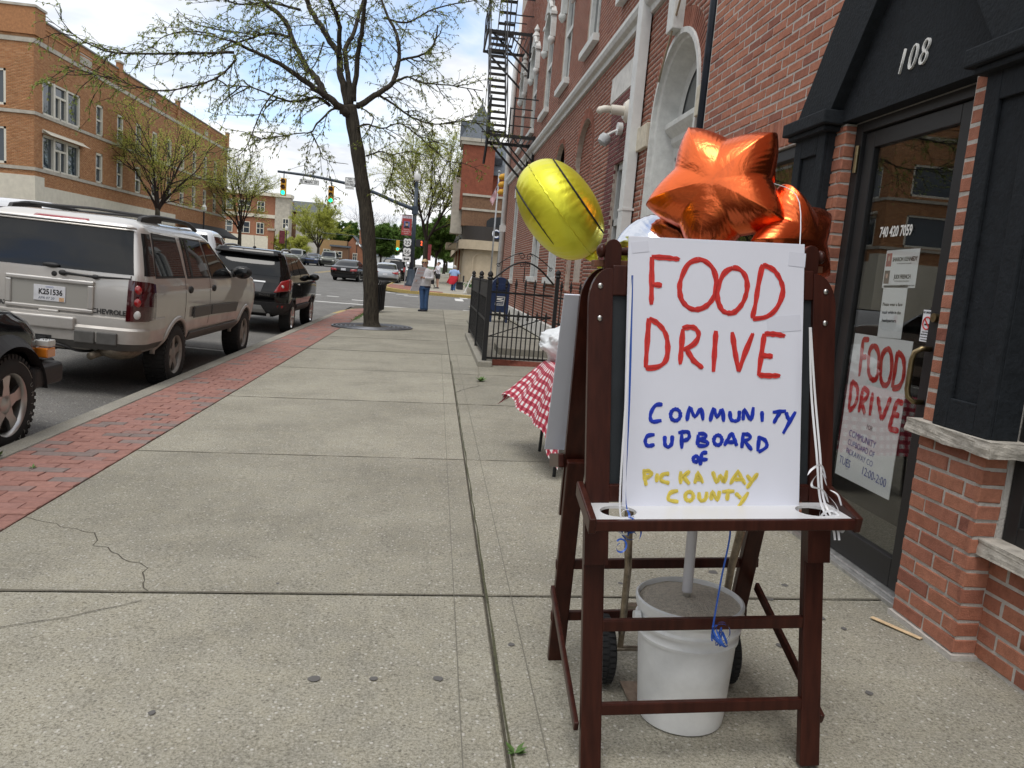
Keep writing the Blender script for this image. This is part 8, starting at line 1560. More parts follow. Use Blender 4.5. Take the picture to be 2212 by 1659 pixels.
def hair(parent, c, r, mat, seed=1, back=.03):
 bm = bmesh.new(); bmesh.ops.create_icosphere(bm, subdivisions=4, radius=1)
 for v in bm.verts: d = v.co.copy(); k = 1 + .12 * noise.noise(d * 4 + Vector((seed, 0, 0))) + .05 * noise.noise(d * 12); v.co = Vector((d.x * r[0] * k, d.y * r[1] * k + back, d.z * r[2] * k));
 m = MB(); bm.verts.index_update(); m.v = [(v.co.x + c[0], v.co.y + c[1], v.co.z + c[2]) for v in bm.verts]; m.f = [tuple(v.index for v in q.verts) for q in bm.faces if not (q.calc_center_median().y < -r[1] * .45 + back and q.calc_center_median().z < r[2] * .25)]; bm.free(); return obj('hair', m, mat, parent, smooth=True)
M_JEAN = plain('blue_denim', (.045, .10, .22), .85, var=.25, vscale=14); M_JACK = plain('white_cardigan', (.62, .62, .65), .85, var=.06, vscale=10); M_BLOND = plain('blond_hair', (.48, .35, .19), .6, var=.25, vscale=30); M_SHOE = plain('dark_shoe', (.02, .022, .035), .5); M_NAVYC = plain('navy_top', (.02, .022, .05), .8)
w1_ = thing('person', 'woman in white cardigan, blue jeans and sunglasses holding a white sign on the corner', 'person', (-.37, 26.3, gz(-.37)), (0, R_(-1), 0))
Jw = dict(pelvis=(0, 0, .92), waist=(0, -.01, 1.08), chest=(0, -.01, 1.28), neckb=(0, 0, 1.44), neck=(-.01, -.01, 1.5), head0=(-.02, -.02, 1.57), head1=(-.02, -.02, 1.64), head2=(-.02, -.01, 1.69), shL=(.19, .0, 1.4), elL=(.25, -.05, 1.13), wrL=(.0, -.24, 1.13), fdL=(-1, -.3, .1), shR=(-.19, 0, 1.4), elR=(-.27, -.08, 1.14), wrR=(-.22, -.26, 1.02), fdR=(-.4, -.9, 0), hipL=(.09, 0, .86), knL=(.08, -.01, .47), anL=(.07, .02, .08), hipR=(-.09, 0, .86), knR=(-.06, -.03, .47), anR=(-.03, .0, .08), toeL=(-.7, -.7, 0), toeR=(-.8, -.6, 0))
figure(w1_, 1.7, M_SKIN, Jw); face(w1_, (-.02, -.02, 1.61), (-.25, -1, 0), True); hair(w1_, (-.02, -.01, 1.635), (.115, .125, .12), M_BLOND)
obj('cardigan', torso([(.86, .215, .155, .0, 0), (.95, .22, .16, 0, 0), (1.1, .2, .15, 0, -.01), (1.28, .215, .15, 0, -.01), (1.4, .19, .12, 0, 0), (1.455, .09, .08, 0, 0)]), M_JACK, w1_, smooth=True)
for s in ('L', 'R'):
 m = MB(); sleeve(m, [Jw['sh' + s], Jw['el' + s], Jw['wr' + s]], [.085, .07, .062, .05, .042]); obj('sleeve', m, M_JACK, w1_, smooth=True)
 h, k, a = Jw['hip' + s], Jw['kn' + s], Jw['an' + s]; m = MB(); sleeve(m, [(h[0], h[1], .95), (h[0], h[1], .8), k, (a[0], a[1], .06)], [.12, .115, .085, .075, .085]); obj('trouser_leg', m, M_JEAN, w1_, smooth=True); f = Vector(Jw['toe' + s]).normalized(); obj('shoe', MB().tube([(a[0] - f.x * .06, a[1] - f.y * .06, .035), (a[0] + f.x * .05, a[1] + f.y * .05, .04), (a[0] + f.x * .17, a[1] + f.y * .17, .025)], [.04, .048, .03], 10), M_SHOE, w1_, smooth=True)
obj('top_hem', torso([(.80, .19, .14, .02, 0), (.88, .2, .15, .01, 0)]), M_NAVYC, w1_, smooth=True); obj('jeans_hip', torso([(.76, .185, .14, 0, 0), (.86, .195, .145, 0, 0), (.95, .18, .14, 0, 0)]), M_JEAN, w1_, smooth=True)
hs_ = thing('hand_held_sign', 'white poster with red and grey lettering held by the woman on the corner', 'sign', (-.71, 25.98, .66)); MH = frame((0, 0, 0), (.5, .40, .0), (.21, -.03, .78)); obj('board', MB().box((0, .42, 0), (.33, .84, .005), MH), M_FOAM, hs_)
for k, (s_, sz, mt) in enumerate((('FOOD', .1, plain('faded_red', (.75, .42, .42), .6)), ('DRIVE', .1, plain('faded_red', (.75, .42, .42), .6)), ('Community', .055, plain('faded_grey', (.4, .4, .5), .6)), ('Cupboard', .055, plain('faded_grey', (.4, .4, .5), .6)), ('of Pickaway', .05, plain('faded_grey', (.4, .4, .5), .6)), ('COUNTY', .05, plain('faded_grey', (.4, .4, .5), .6)))): text('sign_text', s_, sz, mt, hs_, MH @ Matrix.Translation((0, .74 - .115 * k, .003)), extrude=.0005)
w2_ = thing('person', 'woman in white long sleeved top and black shorts standing on the far pavement', 'person', (.08, 50, .25), (0, 0, R_(-55)))
J2 = dict(pelvis=(0, 0, .9), waist=(0, 0, 1.06), chest=(0, 0, 1.26), neckb=(0, 0, 1.42), neck=(0, -.01, 1.48), head0=(0, -.02, 1.54), head1=(0, -.02, 1.61), head2=(0, -.01, 1.66), shL=(.17, 0, 1.38), elL=(.2, -.16, 1.15), wrL=(.07, -.18, 1.42), fdL=(-.3, .2, 1), shR=(-.17, 0, 1.38), elR=(-.22, -.1, 1.12), wrR=(-.2, -.34, 1.05), fdR=(0, -1, 0), hipL=(.085, 0, .85), knL=(.08, -.03, .47), anL=(.08, .0, .08), hipR=(-.085, 0, .85), knR=(-.08, .02, .47), anR=(-.08, .06, .08))
figure(w2_, 1.66, M_SKIN, J2); face(w2_, (0, -.02, 1.58), (0, -1, 0)); hair(w2_, (0, -.01, 1.605), (.095, .11, .1), plain('brown_hair', (.07, .04, .025), .6), 3); obj('ponytail', MB().sphere((0, .12, 1.6), (.04, .05, .07), 10, 8), plain('brown_hair', (.07, .04, .025), .6), w2_, smooth=True)
M_WTOP = plain('white_top', (.68, .67, .72), .8); obj('top', torso([(.9, .165, .12, 0, 0), (1.06, .16, .12, 0, 0), (1.26, .185, .13, 0, 0), (1.38, .17, .1, 0, 0), (1.44, .07, .07, 0, 0)]), M_WTOP, w2_, smooth=True); obj('shorts_hip', torso([(.78, .19, .15, 0, 0), (.93, .17, .13, 0, 0)]), M_INK, w2_, smooth=True)
for s in ('L', 'R'):
 m = MB(); sleeve(m, [J2['sh' + s], J2['el' + s], J2['wr' + s]], [.07, .055, .05, .04, .035]); obj('sleeve', m, M_WTOP, w2_, smooth=True); h = J2['hip' + s]; m = MB(); sleeve(m, [(h[0], h[1], .92), (h[0], h[1], .75), (h[0], h[1] - .01, .62)], [.11, .105, .1]); obj('shorts_leg', m, M_INK, w2_, smooth=True); a = J2['an' + s]; obj('shoe', MB().tube([(a[0], a[1] + .07, .04), (a[0], a[1] - .05, .045), (a[0], a[1] - .18, .03)], [.042, .048, .03], 10), M_SHOE, w2_, smooth=True)
st_ = thing('pushchair', 'dark folding pushchair in front of the woman on the far pavement', 'pushchair', (-.32, 49.2, .22)); obj('frame', MB().tube([(.32, .4, 1.0), (.0, .05, .5), (-.2, -.3, .2)], .018, 6).tube([(.2, .4, .2), (.0, .1, .5)], .018, 6), M_INK, st_); obj('seat', MB().box((.02, .0, .55), (.35, .4, .45), rx=R_(15)), plain('pushchair_cloth', (.02, .02, .025), .9), st_, bev=.05)
for x, y in ((-.18, -.3), (.2, -.3), (-.1, .4), (.25, .4)): obj('wheel', MB().tube([(x, y + .13 * math.cos(2 * math.pi * k / 16), .13 + .13 * math.sin(2 * math.pi * k / 16)) for k in range(16)], .018, 6, closed=True), M_TYRE, st_)
w3_ = thing('person', 'grey haired woman in light blue shirt with a red jacket tied round her waist', 'person', (1.06, 47.5, .2), (0, 0, R_(172)))
J3 = dict(pelvis=(0, 0, .86), waist=(0, 0, 1.0), chest=(0, 0, 1.18), neckb=(0, 0, 1.33), neck=(0, -.01, 1.38), head0=(0, -.03, 1.44), head1=(0, -.03, 1.51), head2=(0, -.02, 1.56), shL=(.19, 0, 1.28), elL=(.3, .02, 1.02), wrL=(.27, -.1, .8), shR=(-.19, 0, 1.28), elR=(-.32, .03, 1.03), wrR=(-.3, -.02, .78), fdL=(0, -.2, -1), fdR=(0, -.2, -1), hipL=(.09, 0, .8), knL=(.09, -.12, .45), anL=(.09, -.05, .08), hipR=(-.09, 0, .8), knR=(-.08, .02, .44), anR=(-.07, .16, .1))
figure(w3_, 1.56, M_SKIN, J3); face(w3_, (0, -.03, 1.48), (0, -1, 0)); hair(w3_, (0, -.02, 1.5), (.1, .115, .1), plain('grey_hair', (.5, .48, .45), .7, var=.2, vscale=30), 5)
M_LBL = plain('light_blue_shirt', (.30, .42, .66), .85); M_REDJ = plain('red_jacket', (.48, .015, .03), .8, var=.15, vscale=10); obj('shirt', torso([(.86, .21, .16, 0, 0), (1.0, .2, .155, 0, 0), (1.18, .21, .15, 0, 0), (1.3, .18, .12, 0, 0), (1.35, .08, .07, 0, 0)]), M_LBL, w3_, smooth=True)
obj('tied_jacket', torso([(.44, .16, .1, .12, .17), (.6, .24, .14, .06, .12), (.8, .245, .18, 0, .04), (.95, .22, .175, 0, 0)]), M_REDJ, w3_, smooth=True); obj('jacket_sleeve', MB().tube([(.18, .05, .9), (.3, .05, .7), (.38, .08, .5)], [.05, .05, .06], 8), M_REDJ, w3_, smooth=True)
for s in ('L', 'R'):
 sh, el = Vector(J3['sh' + s]), Vector(J3['el' + s]); m = MB(); m.tube([sh, sh.lerp(el, .5), sh.lerp(el, .85)], [.08, .075, .08], 10); obj('sleeve', m, M_LBL, w3_, smooth=True); h, k, a = J3['hip' + s], J3['kn' + s], J3['an' + s]; m = MB(); sleeve(m, [(h[0], h[1], .88), (h[0], h[1], .75), k, (a[0], a[1], .08)], [.12, .11, .08, .07, .075]); obj('trouser_leg', m, M_JEAN, w3_, smooth=True); obj('shoe', MB().tube([(a[0], a[1] + .07, a[2] - .04), (a[0], a[1] - .05, a[2] - .035), (a[0], a[1] - .17, a[2] - .05)], [.042, .048, .03], 10), plain('white_shoe', (.55, .53, .5), .7), w3_, smooth=True)
o = thing('a_frame_sign', 'plain white A frame board propped beside the bank planter', 'sign', (1.75, 44.5, .22)); obj('panel', MB().bar((-.15, -.3, 0), (.27, -.25, 1.05), .55, .03, up=(1, 0, -.3)), M_SGNW, o); obj('panel', MB().bar((.55, .2, 0), (.3, -.2, 1.05), .5, .03, up=(1, 0, .3)), M_SGNW, o)
o = thing('planter', 'pale planter box with green shrubs beside the bank', 'planter', (2.3, 45.2, .25)); obj('box', MB().mm((-.5, -.3, 0), (.9, .3, .32)), M_LIME, o, bev=.03)
q = MB(); rr = random.Random(5)
for k in range(700):
 c = Vector((rr.gauss(.2, .3), rr.gauss(0, .14), .32 + abs(rr.gauss(0, .16)))); n_ = Vector((rr.uniform(-1, 1), rr.uniform(-1, 1), rr.uniform(0, 1))).normalized() * .05; u_ = n_.orthogonal(); q.add([c - u_, c + n_, c + u_, c - n_], [(0, 1, 2, 3)])
lf = obj('shrub_leaves', q, plain('shrub_green', (.05, .12, .03), .7, var=.3, vscale=8), o); lf['kind'] = 'stuff'
o = thing('bench', 'dark slatted bench against the bank wall', 'bench', (1.55, 51, .3)); obj('seat', MB().mm((-.25, -.7, .42), (.2, .7, .47)), M_INK, o); obj('backrest', MB().mm((.18, -.7, .5), (.24, .7, .9)), M_INK, o)
for y in (-.6, .6): obj('leg', MB().mm((-.22, y - .03, 0), (.2, y + .03, .43)), M_INK, o)
o = thing('litter_bin', 'dark square litter bin beside the signal pole base', 'bin', (-1.15, 50.6, .3)); obj('box', MB().mm((-.3, -.3, 0), (.3, .3, 1.1)), M_INK, o, bev=.02); obj('lid', MB().mm((-.33, -.33, 1.1), (.33, .33, 1.16)), M_INK, o, bev=.02)
def weed(label, x, y, r, n, z=None, seed=1):
 o = thing('weed', label, 'weed', (x, y, gz(x) if z is None else z)); q = random.Random(seed)
 for k in range(n):
  a = q.uniform(0, 6.28); l = r * q.uniform(.6, 1.1); d = Vector((math.cos(a), math.sin(a), q.uniform(.25, .9))); s = Vector((-math.sin(a), math.cos(a), 0)) * l * .22; t = d * l
  obj('leaf', MB().add([(0, 0, 0), tuple(t * .5 + s), tuple(t), tuple(t * .5 - s)], [(0, 1, 2, 3)]), plain('weed_green', (.09, .17, .04), .7, var=.3, vscale=30), o)
weed('small green rosette weed in the long pavement joint near the camera', .325, 2.08, .035, 14, seed=2); weed('green weed in the gravel joint by the fence step', .66, 9.9, .09, 16, seed=3); weed('weed sprouting behind the kerb near the truck tyre', -2.86, 5.35, .08, 10, seed=4); weed('tiny weed between the pavers', -2.5, 5.1, .03, 8, seed=5)
q = MB(); rr = random.Random(8)
for k in range(160):
 x = -2.05 + rr.gauss(0, .03); y = 20 + rr.uniform(0, 3.6); l = rr.uniform(.03, .08); a = rr.uniform(0, 6.28); q.add([(x, y, gz(x)), (x + l * math.cos(a), y + l * math.sin(a), gz(x) + l * .8), (x + l * .3 * math.cos(a + 1), y + l * .3 * math.sin(a + 1), gz(x) + l * .4)], [(0, 1, 2)])
gg = obj('joint_grass', q, plain('weed_green', (.09, .17, .04), .7)); tag(gg, 'sparse grass growing in the brick joint beyond the tree', 'grass', kind='stuff')
# ================================================================== trees
def bark_mat(name, c0, c1):
 if name in MATS: return MATS[name]
 m, t, b = nt(name); L = t.links; tcn = t.nodes.new('ShaderNodeTexCoord'); mp = t.nodes.new('ShaderNodeMapping'); mp.inputs['Scale'].default_value = (14, 14, 2.6); L.new(tcn.outputs['Object'], mp.inputs[0])
 v = t.nodes.new('ShaderNodeTexNoise'); v.inputs['Scale'].default_value = 1.6; v.inputs['Detail'].default_value = 7; v.inputs['Roughness'].default_value = .7; v.inputs['Distortion'].default_value = .8; L.new(mp.outputs[0], v.inputs['Vector'])
 c = t.nodes.new('ShaderNodeValToRGB'); c.color_ramp.elements[0].position = .38; c.color_ramp.elements[1].position = .66; c.color_ramp.elements[0].color = rgb(c0); c.color_ramp.elements[1].color = rgb(c1); L.new(v.outputs[0], c.inputs[0]); L.new(c.outputs[0], b.inputs['Base Color']); b.inputs['Roughness'].default_value = .95
 bp = t.nodes.new('ShaderNodeBump'); bp.inputs['Strength'].default_value = .9; bp.inputs['Distance'].default_value = .04; L.new(v.outputs[0], bp.inputs['Height']); L.new(bp.outputs[0], b.inputs['Normal']); MATS[name] = m; return m
M_BARK = bark_mat('bark', (.022, .018, .013), (.085, .072, .052)); M_TWIG = plain('twig', (.03, .02, .016), .9)
def leaf_mat(name, stops):
 m = ramp_mat(name, stops, rough=.55, namt=.1, bump=0, nscale=2); t = m.node_tree; b = t.nodes['Principled BSDF']
 for l in list(t.links):
  if l.to_node == b and l.to_socket.name == 'Base Color': src = l.from_socket
 tr = t.nodes.new('ShaderNodeBsdfTranslucent'); t.links.new(src, tr.inputs[0]); mx = t.nodes.new('ShaderNodeMixShader'); mx.inputs[0].default_value = .45; t.links.new(b.outputs[0], mx.inputs[1]); t.links.new(tr.outputs[0], mx.inputs[2]); t.links.new(mx.outputs[0], t.nodes['Material Output'].inputs[0]); return m
M_LEAF = leaf_mat('young_leaf', [(0, (.20, .26, .05)), (.4, (.31, .38, .08)), (.7, (.26, .31, .08)), (.9, (.40, .41, .17)), (1, (.34, .25, .13))]); M_LEAF2 = leaf_mat('spring_leaf', [(0, (.38, .42, .08)), (.5, (.52, .55, .12)), (1, (.45, .46, .12))]); M_LEAF3 = leaf_mat('dense_leaf', [(0, (.09, .16, .035)), (.5, (.13, .22, .05)), (1, (.17, .26, .06))])
class Leaves:
 def __init__(s): s.v = []; s.r = []
 def leaf(s, p, d, l, w, rnd):
  d = d.normalized(); u = d.cross(Vector((.3, .2, 1))); u = (u.normalized() if u.length > 1e-3 else d.orthogonal().normalized()) * w; m = p + d * l * .5 + Vector((0, 0, w * .5))
  s.v += [tuple(p), tuple(m + u), tuple(p + d * l - Vector((0, 0, l * .2))), tuple(m - u)]; s.r.append(rnd)
 def build(s, parent, mat, name='crown', off=(0, 0, 0)):
  n = len(s.r); V = np.array(s.v) - np.array(off); me = bpy.data.meshes.new(name); me.vertices.add(n * 4); me.vertices.foreach_set('co', V.ravel()); me.loops.add(n * 4); me.loops.foreach_set('vertex_index', np.arange(n * 4, dtype=np.int32)); me.polygons.add(n); me.polygons.foreach_set('loop_start', np.arange(0, n * 4, 4, dtype=np.int32)); me.polygons.foreach_set('loop_total', np.full(n, 4, dtype=np.int32)); me.update(calc_edges=True)
  me.attributes.new('rnd', 'FLOAT', 'FACE').data.foreach_set('value', np.array(s.r)); o = link(name, me, mat, parent); o['kind'] = 'stuff'; return o
def twist(p, d, L, r, rr, n=5, wob=.25, droop=0.0, r1=None):
 P = [Vector(p)]; d = Vector(d).normalized(); st = L / n; RR = [r]
 for i in range(n):
  d = (d + Vector((rr.uniform(-1, 1), rr.uniform(-1, 1), rr.uniform(-1, 1))) * wob + Vector((0, 0, -droop))).normalized(); P.append(P[-1] + d * st); RR.append(r + ((r1 if r1 else r * .3) - r) * (i + 1) / n)
 return P, RR
LIMBS = [("trunk",[(-1.42,18.24,-0.10),(-1.45,18.24,0.14),(-1.48,18.24,0.57),(-1.56,18.24,1.52),(-1.70,18.24,2.56),(-1.82,18.24,3.17),(-1.96,18.24,3.88),(-2.09,18.24,4.42),(-2.18,18.24,4.89)],0.235,0.150),
("A",[(-2.21,18.24,4.69),(-2.31,18.04,4.73),(-2.69,17.84,4.97),(-3.07,17.64,5.15),(-3.51,17.44,5.39),(-4.04,17.24,5.56),(-4.54,17.04,5.69)],0.130,0.030),
("A2",[(-4.43,17.04,5.46),(-5.46,16.88,5.28),(-6.59,16.72,5.13),(-7.04,16.56,5.20),(-7.35,16.40,5.38),(-7.53,16.24,5.71)],0.035,0.006),
("B",[(-2.70,17.94,4.99),(-2.93,18.14,5.37),(-3.21,18.34,5.65),(-3.54,18.54,6.19),(-3.84,18.74,6.72),(-4.38,18.94,7.11),(-4.78,19.14,7.39)],0.100,0.050),
("C",[(-2.26,18.34,4.83),(-2.43,18.41,5.51),(-2.52,18.47,5.99),(-2.66,18.54,6.20),(-3.06,18.61,6.71),(-3.33,18.67,7.14),(-3.51,18.74,7.40)],0.110,0.060),
("C2",[(-2.51,18.44,5.93),(-2.50,18.17,6.50),(-2.60,17.91,6.80),(-2.76,17.64,7.06)],0.075,0.050),
("D",[(-2.16,18.24,4.91),(-2.31,18.48,5.66),(-2.41,18.72,6.19),(-2.29,18.96,6.60),(-2.20,19.20,7.14),(-2.08,19.44,7.72)],0.085,0.045),
("E",[(-2.12,18.24,4.97),(-2.04,18.01,5.92),(-1.98,17.79,6.30),(-1.92,17.56,6.80),(-1.87,17.34,7.12)],0.080,0.045),
("F",[(-2.01,18.24,4.89),(-1.61,18.41,5.24),(-1.30,18.57,5.55),(-1.19,18.74,6.15),(-1.30,18.91,6.70),(-1.56,19.07,7.17),(-1.79,19.24,7.68)],0.095,0.030),
("F2",[(-1.25,18.74,5.90),(-1.18,18.66,6.07),(-0.69,18.59,6.22),(-0.42,18.51,6.47),(-0.36,18.44,6.87)],0.045,0.020),
("F3",[(-1.30,18.54,5.54),(-0.95,18.27,5.64),(-0.63,17.99,5.49),(-0.02,17.71,5.43),(0.73,17.44,5.33)],0.035,0.010),
("G",[(-1.99,18.14,4.40),(-1.78,17.99,4.48),(-1.40,17.84,4.40),(-1.01,17.69,4.51),(-0.53,17.54,4.21),(-0.22,17.39,3.95),(0.28,17.24,3.63)],0.028,0.006),
("G2",[(-1.76,18.14,3.81),(-1.45,18.01,3.92),(-1.16,17.89,3.87),(-0.74,17.76,3.96),(-0.27,17.64,3.83)],0.022,0.006),
("G3",[(-1.17,17.94,3.88),(-1.12,17.87,3.64),(-1.16,17.81,3.35),(-1.23,17.74,3.13)],0.012,0.005),
("H",[(-1.59,18.44,5.22),(-1.24,18.56,5.07),(-0.82,18.68,4.86),(-0.28,18.80,4.78),(0.36,18.92,4.93),(0.86,19.04,4.94)],0.035,0.008),
("H2",[(-1.93,18.04,4.83),(-1.64,17.97,4.64),(-1.74,17.91,4.32),(-1.87,17.84,4.12)],0.020,0.008),
("I",[(-2.36,18.14,4.78),(-2.54,17.92,4.69),(-2.81,17.71,4.33),(-2.89,17.49,4.11),(-3.14,17.27,4.02),(-3.65,17.06,3.84),(-3.91,16.84,3.73)],0.032,0.008),
("I2",[(-2.93,17.74,4.15),(-2.72,17.61,3.80),(-2.57,17.47,3.56),(-2.05,17.34,3.50)],0.018,0.006),
("J",[(-2.60,18.14,4.81),(-2.88,17.98,4.93),(-3.35,17.82,4.76),(-3.73,17.66,4.80),(-4.21,17.50,4.91),(-4.76,17.34,4.84)],0.050,0.012),
("J2",[(-4.50,17.34,5.48),(-4.45,17.15,5.30),(-4.77,16.97,4.89),(-5.33,16.78,4.60),(-5.75,16.60,4.47),(-6.33,16.41,4.52),(-6.77,16.23,4.58),(-7.24,16.04,4.64)],0.030,0.006),
("K",[(-3.61,17.34,4.88),(-3.87,17.17,4.40),(-4.13,17.01,3.57),(-4.44,16.84,3.29)],0.022,0.005),
("M",[(-3.67,18.54,6.27),(-4.09,18.69,6.35),(-4.57,18.84,6.22),(-5.06,18.99,6.03),(-5.55,19.14,5.78)],0.040,0.015),
("N",[(-3.42,18.54,6.88),(-4.09,18.57,6.96),(-4.81,18.61,6.86),(-5.29,18.64,7.02)],0.035,0.015),
("O",[(-1.61,19.04,7.07),(-1.08,19.14,7.06),(-0.46,19.24,7.47),(0.33,19.34,7.75),(0.98,19.44,7.98)],0.030,0.010),
("P",[(-4.43,18.74,6.30),(-5.51,18.84,6.36),(-5.99,18.94,6.54),(-6.24,19.04,6.75)],0.020,0.006),
("Q",[(-2.86,18.44,6.24),(-3.05,18.47,5.70),(-3.35,18.51,5.44),(-3.47,18.54,5.19)],0.020,0.006),
("S",[(-5.01,17.74,5.95),(-5.43,17.64,5.93),(-5.95,17.54,5.76),(-6.33,17.44,5.39),(-6.97,17.34,5.26)],0.018,0.005)]
tree = thing('street_tree', 'dark barked street tree with young sparse leaves growing from the pavement grate', 'tree', (-1.42, 18.24, gz(-1.42))); TO = Vector(tree.location)
rr = random.Random(21); TW = MB(); LV = Leaves()
def sprig(p, d, rr, n=5, size=.042):
 for k in range(n):
  q = (d + Vector((rr.uniform(-1, 1), rr.uniform(-1, 1), rr.uniform(-1.1, .6))) * 1.1).normalized(); LV.leaf(p + Vector((rr.uniform(-.02, .02), rr.uniform(-.02, .02), rr.uniform(-.02, .02))), q, size * rr.uniform(.6, 1.4), size * rr.uniform(.16, .26), rr.random())
def shoots(P, R0, dens, lmin, lmax, depth, center):
 for i in range(len(P) - 1):
  a, b = Vector(P[i]), Vector(P[i + 1]); seg = (b - a).length; k = dens * seg
  for _ in range(int(k) + (rr.random() < k - int(k))):
   t = rr.random(); p = a.lerp(b, t); ax = (b - a).normalized(); o = Vector((rr.gauss(0, 1), rr.gauss(0, 1), rr.gauss(.15, .8))); o = (o - ax * o.dot(ax)).normalized(); out = Vector((p.x - center.x, p.y - center.y, 0)); d = (ax * rr.uniform(.3, 1.0) + o * .9 + (out.normalized() * .35 if out.length > .3 else Vector()))
   L = rr.uniform(lmin, lmax); n = 6 if depth else 4; Q, RQ = twist(p, d, L, max(.0035, R0 * .35) if depth else .005, rr, n, .28, .10, .003); TW.tube(Q, RQ, 4, cap=False)
   if depth:
    shoots(Q, RQ[0], dens * 1.5, lmin * .35, lmax * .42, depth - 1, center)
   for j in range(1, len(Q)):
    if rr.random() < (.62 if j < len(Q) - 1 else 1): sprig(Q[j], (Q[j] - Q[j - 1]).normalized(), rr, rr.randint(3, 6), .06 if depth else .052)
cen = Vector((-2.1, 18.24, 5))
for nm, P, r0, r1 in LIMBS:
 Q = spline([Vector(p) - TO for p in P], 5); n = len(Q); RQ = [(r0 + (r1 - r0) * (i / (n - 1)) ** .8) * (.8 if r0 > .04 else .9) for i in range(n)]
 if nm == 'trunk':
  RQ = [.205 if i > 8 else .205 + .09 * (1 - i / 8) ** 2 for i in range(n)]; RQ = [r * (1 - .22 * max(0, i / (n - 1) - .2)) * (1 + .05 * math.sin(i * 1.1)) for i, r in enumerate(RQ)]; RQ = [r * 1.0 for r in RQ]
  RQ = [r * .84 for r in RQ]; m = MB(); m.tube(Q, RQ, 20); obj('trunk', m, M_BARK, tree, smooth=True)
 else:
  Q = [q + Vector((rr.uniform(-1, 1), rr.uniform(-1, 1), rr.uniform(-1, 1))) * min(.03, r * .35) for q, r in zip(Q, RQ)]
  m = MB(); m.tube(Q, RQ, 10 if r0 > .04 else 6, cap=True); obj('limb', m, M_BARK if r0 > .03 else M_TWIG, tree, smooth=True)
  c2 = cen - TO; thick = r0 > .06
  shoots(Q[4 if thick else 1:], .035 if thick else r0, 4.2 if thick else 4.6, .5, 1.7 if thick else 1.0, 1, c2)
  for q, q2 in zip(Q[::2], Q[2::2]):
   if rr.random() < .7: sprig(q, (q2 - q).normalized(), rr, 7, .07)
o = obj('twigs', TW, M_TWIG, tree); o['kind'] = 'stuff'; LV.build(tree, M_LEAF)
def vase_tree(name, label, x, y, H, spread, fork, r0, seed, mat, leaf=.1, dens=1.0, levels=4, bare=False, group='street trees down the road', lean=0, dense=0):
 o = thing(name, label, 'tree', (x, y, rise(y) - .05), group=group); rr = random.Random(seed); B = MB(); lv = Leaves(); T = MB()
 tp = [(0, 0, 0), (lean * .3, 0, fork * .5), (lean, 0, fork)]; T.tube(spline(tp, 4), [r0 * (1.25 - .05 * k) for k in range(9)], 10); obj('trunk', T, M_BARK, o, smooth=True)
 def grow(p, d, L, r, lev):
  Q, RQ = twist(p, d, L, r, rr, 5, .16 if lev > 1 else .24, -.03 if lev > 1 else .0, r * .55); B.tube(Q, RQ, 6 if lev > 2 else 4, cap=False)
  if lev == 0:
   if not bare:
    for q in Q[1:]:
     for _ in range(int(3 * dens) + (rr.random() < (3 * dens) % 1)): lv.leaf(q + Vector((rr.gauss(0, .08), rr.gauss(0, .08), rr.gauss(0, .07))), Vector((rr.uniform(-1, 1), rr.uniform(-1, 1), rr.uniform(-.8, .8))), leaf * rr.uniform(.6, 1.3), leaf * rr.uniform(.2, .36), rr.random())
   return
  nb = 4 if lev > 1 else 5
  for k in range(nb):
   j = rr.randint(1, 5); dd = (Q[j] - Q[j - 1]).normalized(); s = Vector((rr.gauss(0, 1), rr.gauss(0, 1), rr.gauss(.1, .5))); s = (s - dd * s.dot(dd)).normalized(); grow(Q[j], dd * .85 + s * .62, L * rr.uniform(.5, .72), r * .45, lev - 1)
  grow(Q[-1], (Q[-1] - Q[-2]), L * .6, r * .5, lev - 1)
 nl = 7
 for k in range(nl):
  a = 2 * math.pi * k / nl + rr.uniform(-.3, .3); t = rr.uniform(.35, 1.0); d = Vector((math.cos(a) * spread * t, math.sin(a) * spread * t, (H - fork) * rr.uniform(.75, 1))); grow(Vector((lean, 0, fork - rr.uniform(0, .25) * fork * .3)), d, d.length * .56, r0 * .5, levels - 1)
 b = obj('branches', B, M_TWIG, o); b['kind'] = 'stuff'
 if not bare: lv.build(o, mat)
 return o
vase_tree('street_tree', 'spreading young leafed tree in front of the tan brick block', -18.6, 54, 9.6, 4.2, 3.6, .17, 3, M_LEAF2, .10, .8)
vase_tree('street_tree', 'rounded young tree at the far end of the tan brick block', -18.7, 76, 9.4, 3.6, 3.0, .17, 8, M_LEAF2, .11, .9)
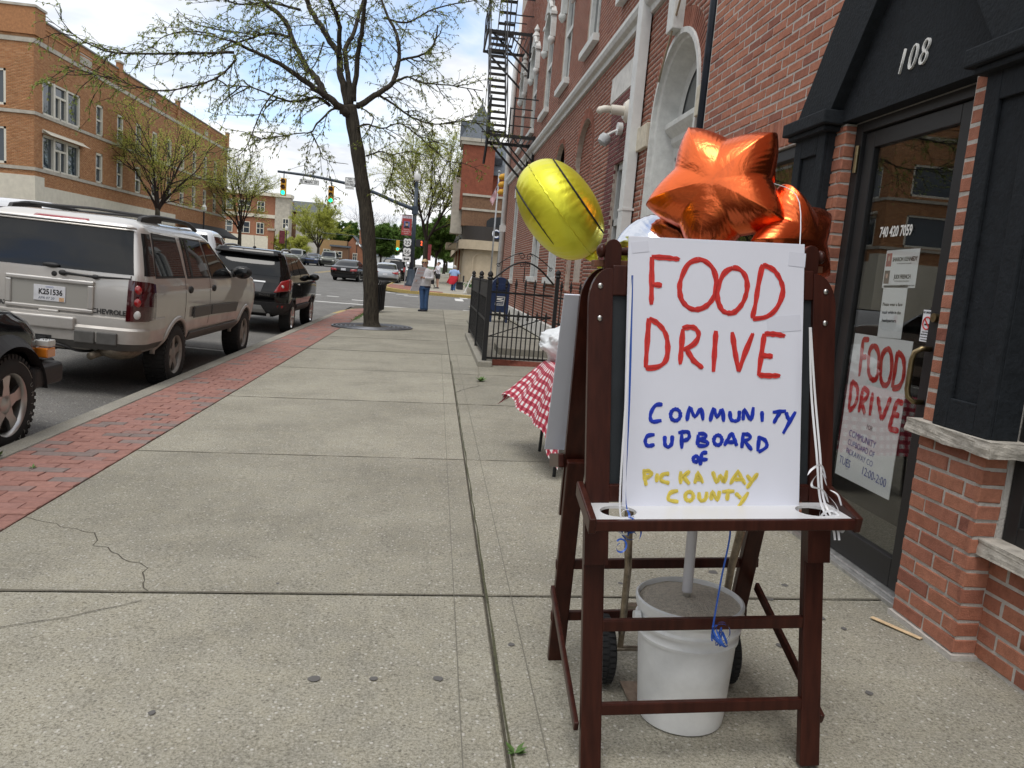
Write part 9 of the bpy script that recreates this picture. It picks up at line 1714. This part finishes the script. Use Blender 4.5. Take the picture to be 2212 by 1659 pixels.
vase_tree('street_tree', 'wide yellow green tree in front of the grey roofed hall', -15.6, 104, 7.6, 3.8, 2.0, .17, 13, M_LEAF2, .15, 1.6)
vase_tree('street_tree', 'tall loose crowned tree on the far pavement behind the signal pole', -1.0, 62, 11.2, 4.6, 3.2, .2, 17, M_LEAF2, .12, 1.6)
vase_tree('street_tree', 'bushy mid green tree farther down the far pavement', -.2, 92, 6.2, 1.9, 2.2, .15, 23, M_LEAF3, .2, 3.5, group='green trees at the end of the road')
vase_tree('green_tree', 'dense dark green tree at the end of the road', -8.2, 135, 6.2, 3.0, 1.6, .2, 29, M_LEAF3, .34, 4.0, group='green trees at the end of the road')
vase_tree('green_tree', 'pale green tree filling the end of the road', -4.4, 150, 5.6, 2.6, 1.2, .2, 31, M_LEAF3, .36, 4.0, group='green trees at the end of the road')
vase_tree('bare_tree', 'bare brown tree rising over the far roofs', -15.5, 165, 10.5, 4.5, 3.0, .16, 37, M_LEAF2, bare=True, group='bare trees over the roofs'); vase_tree('bare_tree', 'bare brown tree behind the far pale house', -11.0, 170, 10.0, 3.5, 3.0, .14, 41, M_LEAF2, bare=True, group='bare trees over the roofs')
vase_tree('young_tree', 'small bright green sapling by the far brick pillar', -19.8, 101, 3.9, .9, .8, .06, 43, M_LEAF2, .16, 3.0, levels=3, group='saplings by the far office'); vase_tree('young_tree', 'small green shrub under the wide yellow green tree', -19.2, 112, 3.6, 1.1, .5, .06, 47, M_LEAF2, .16, 3.0, levels=3, group='saplings by the far office')
for k, (lb, x, y, h) in enumerate((('tall green tree closing the view behind the pale house', -2.2, 165, 8.0), ('rounded green tree over the far pavement shops', 1.4, 120, 7.5), ('green tree beside the bank at the far pavement', .9, 104, 6.0), ('broad green tree behind the tan shop', -18, 150, 6.5), ('green tree right of the gabled house', -9.2, 128, 5.5))): vase_tree('green_tree', lb, x, y, h, h * .42, h * .22, .18, 50 + k, M_LEAF3, .34, 3.2, group='green trees at the end of the road')
bpy.data.scenes.remove(TMP)
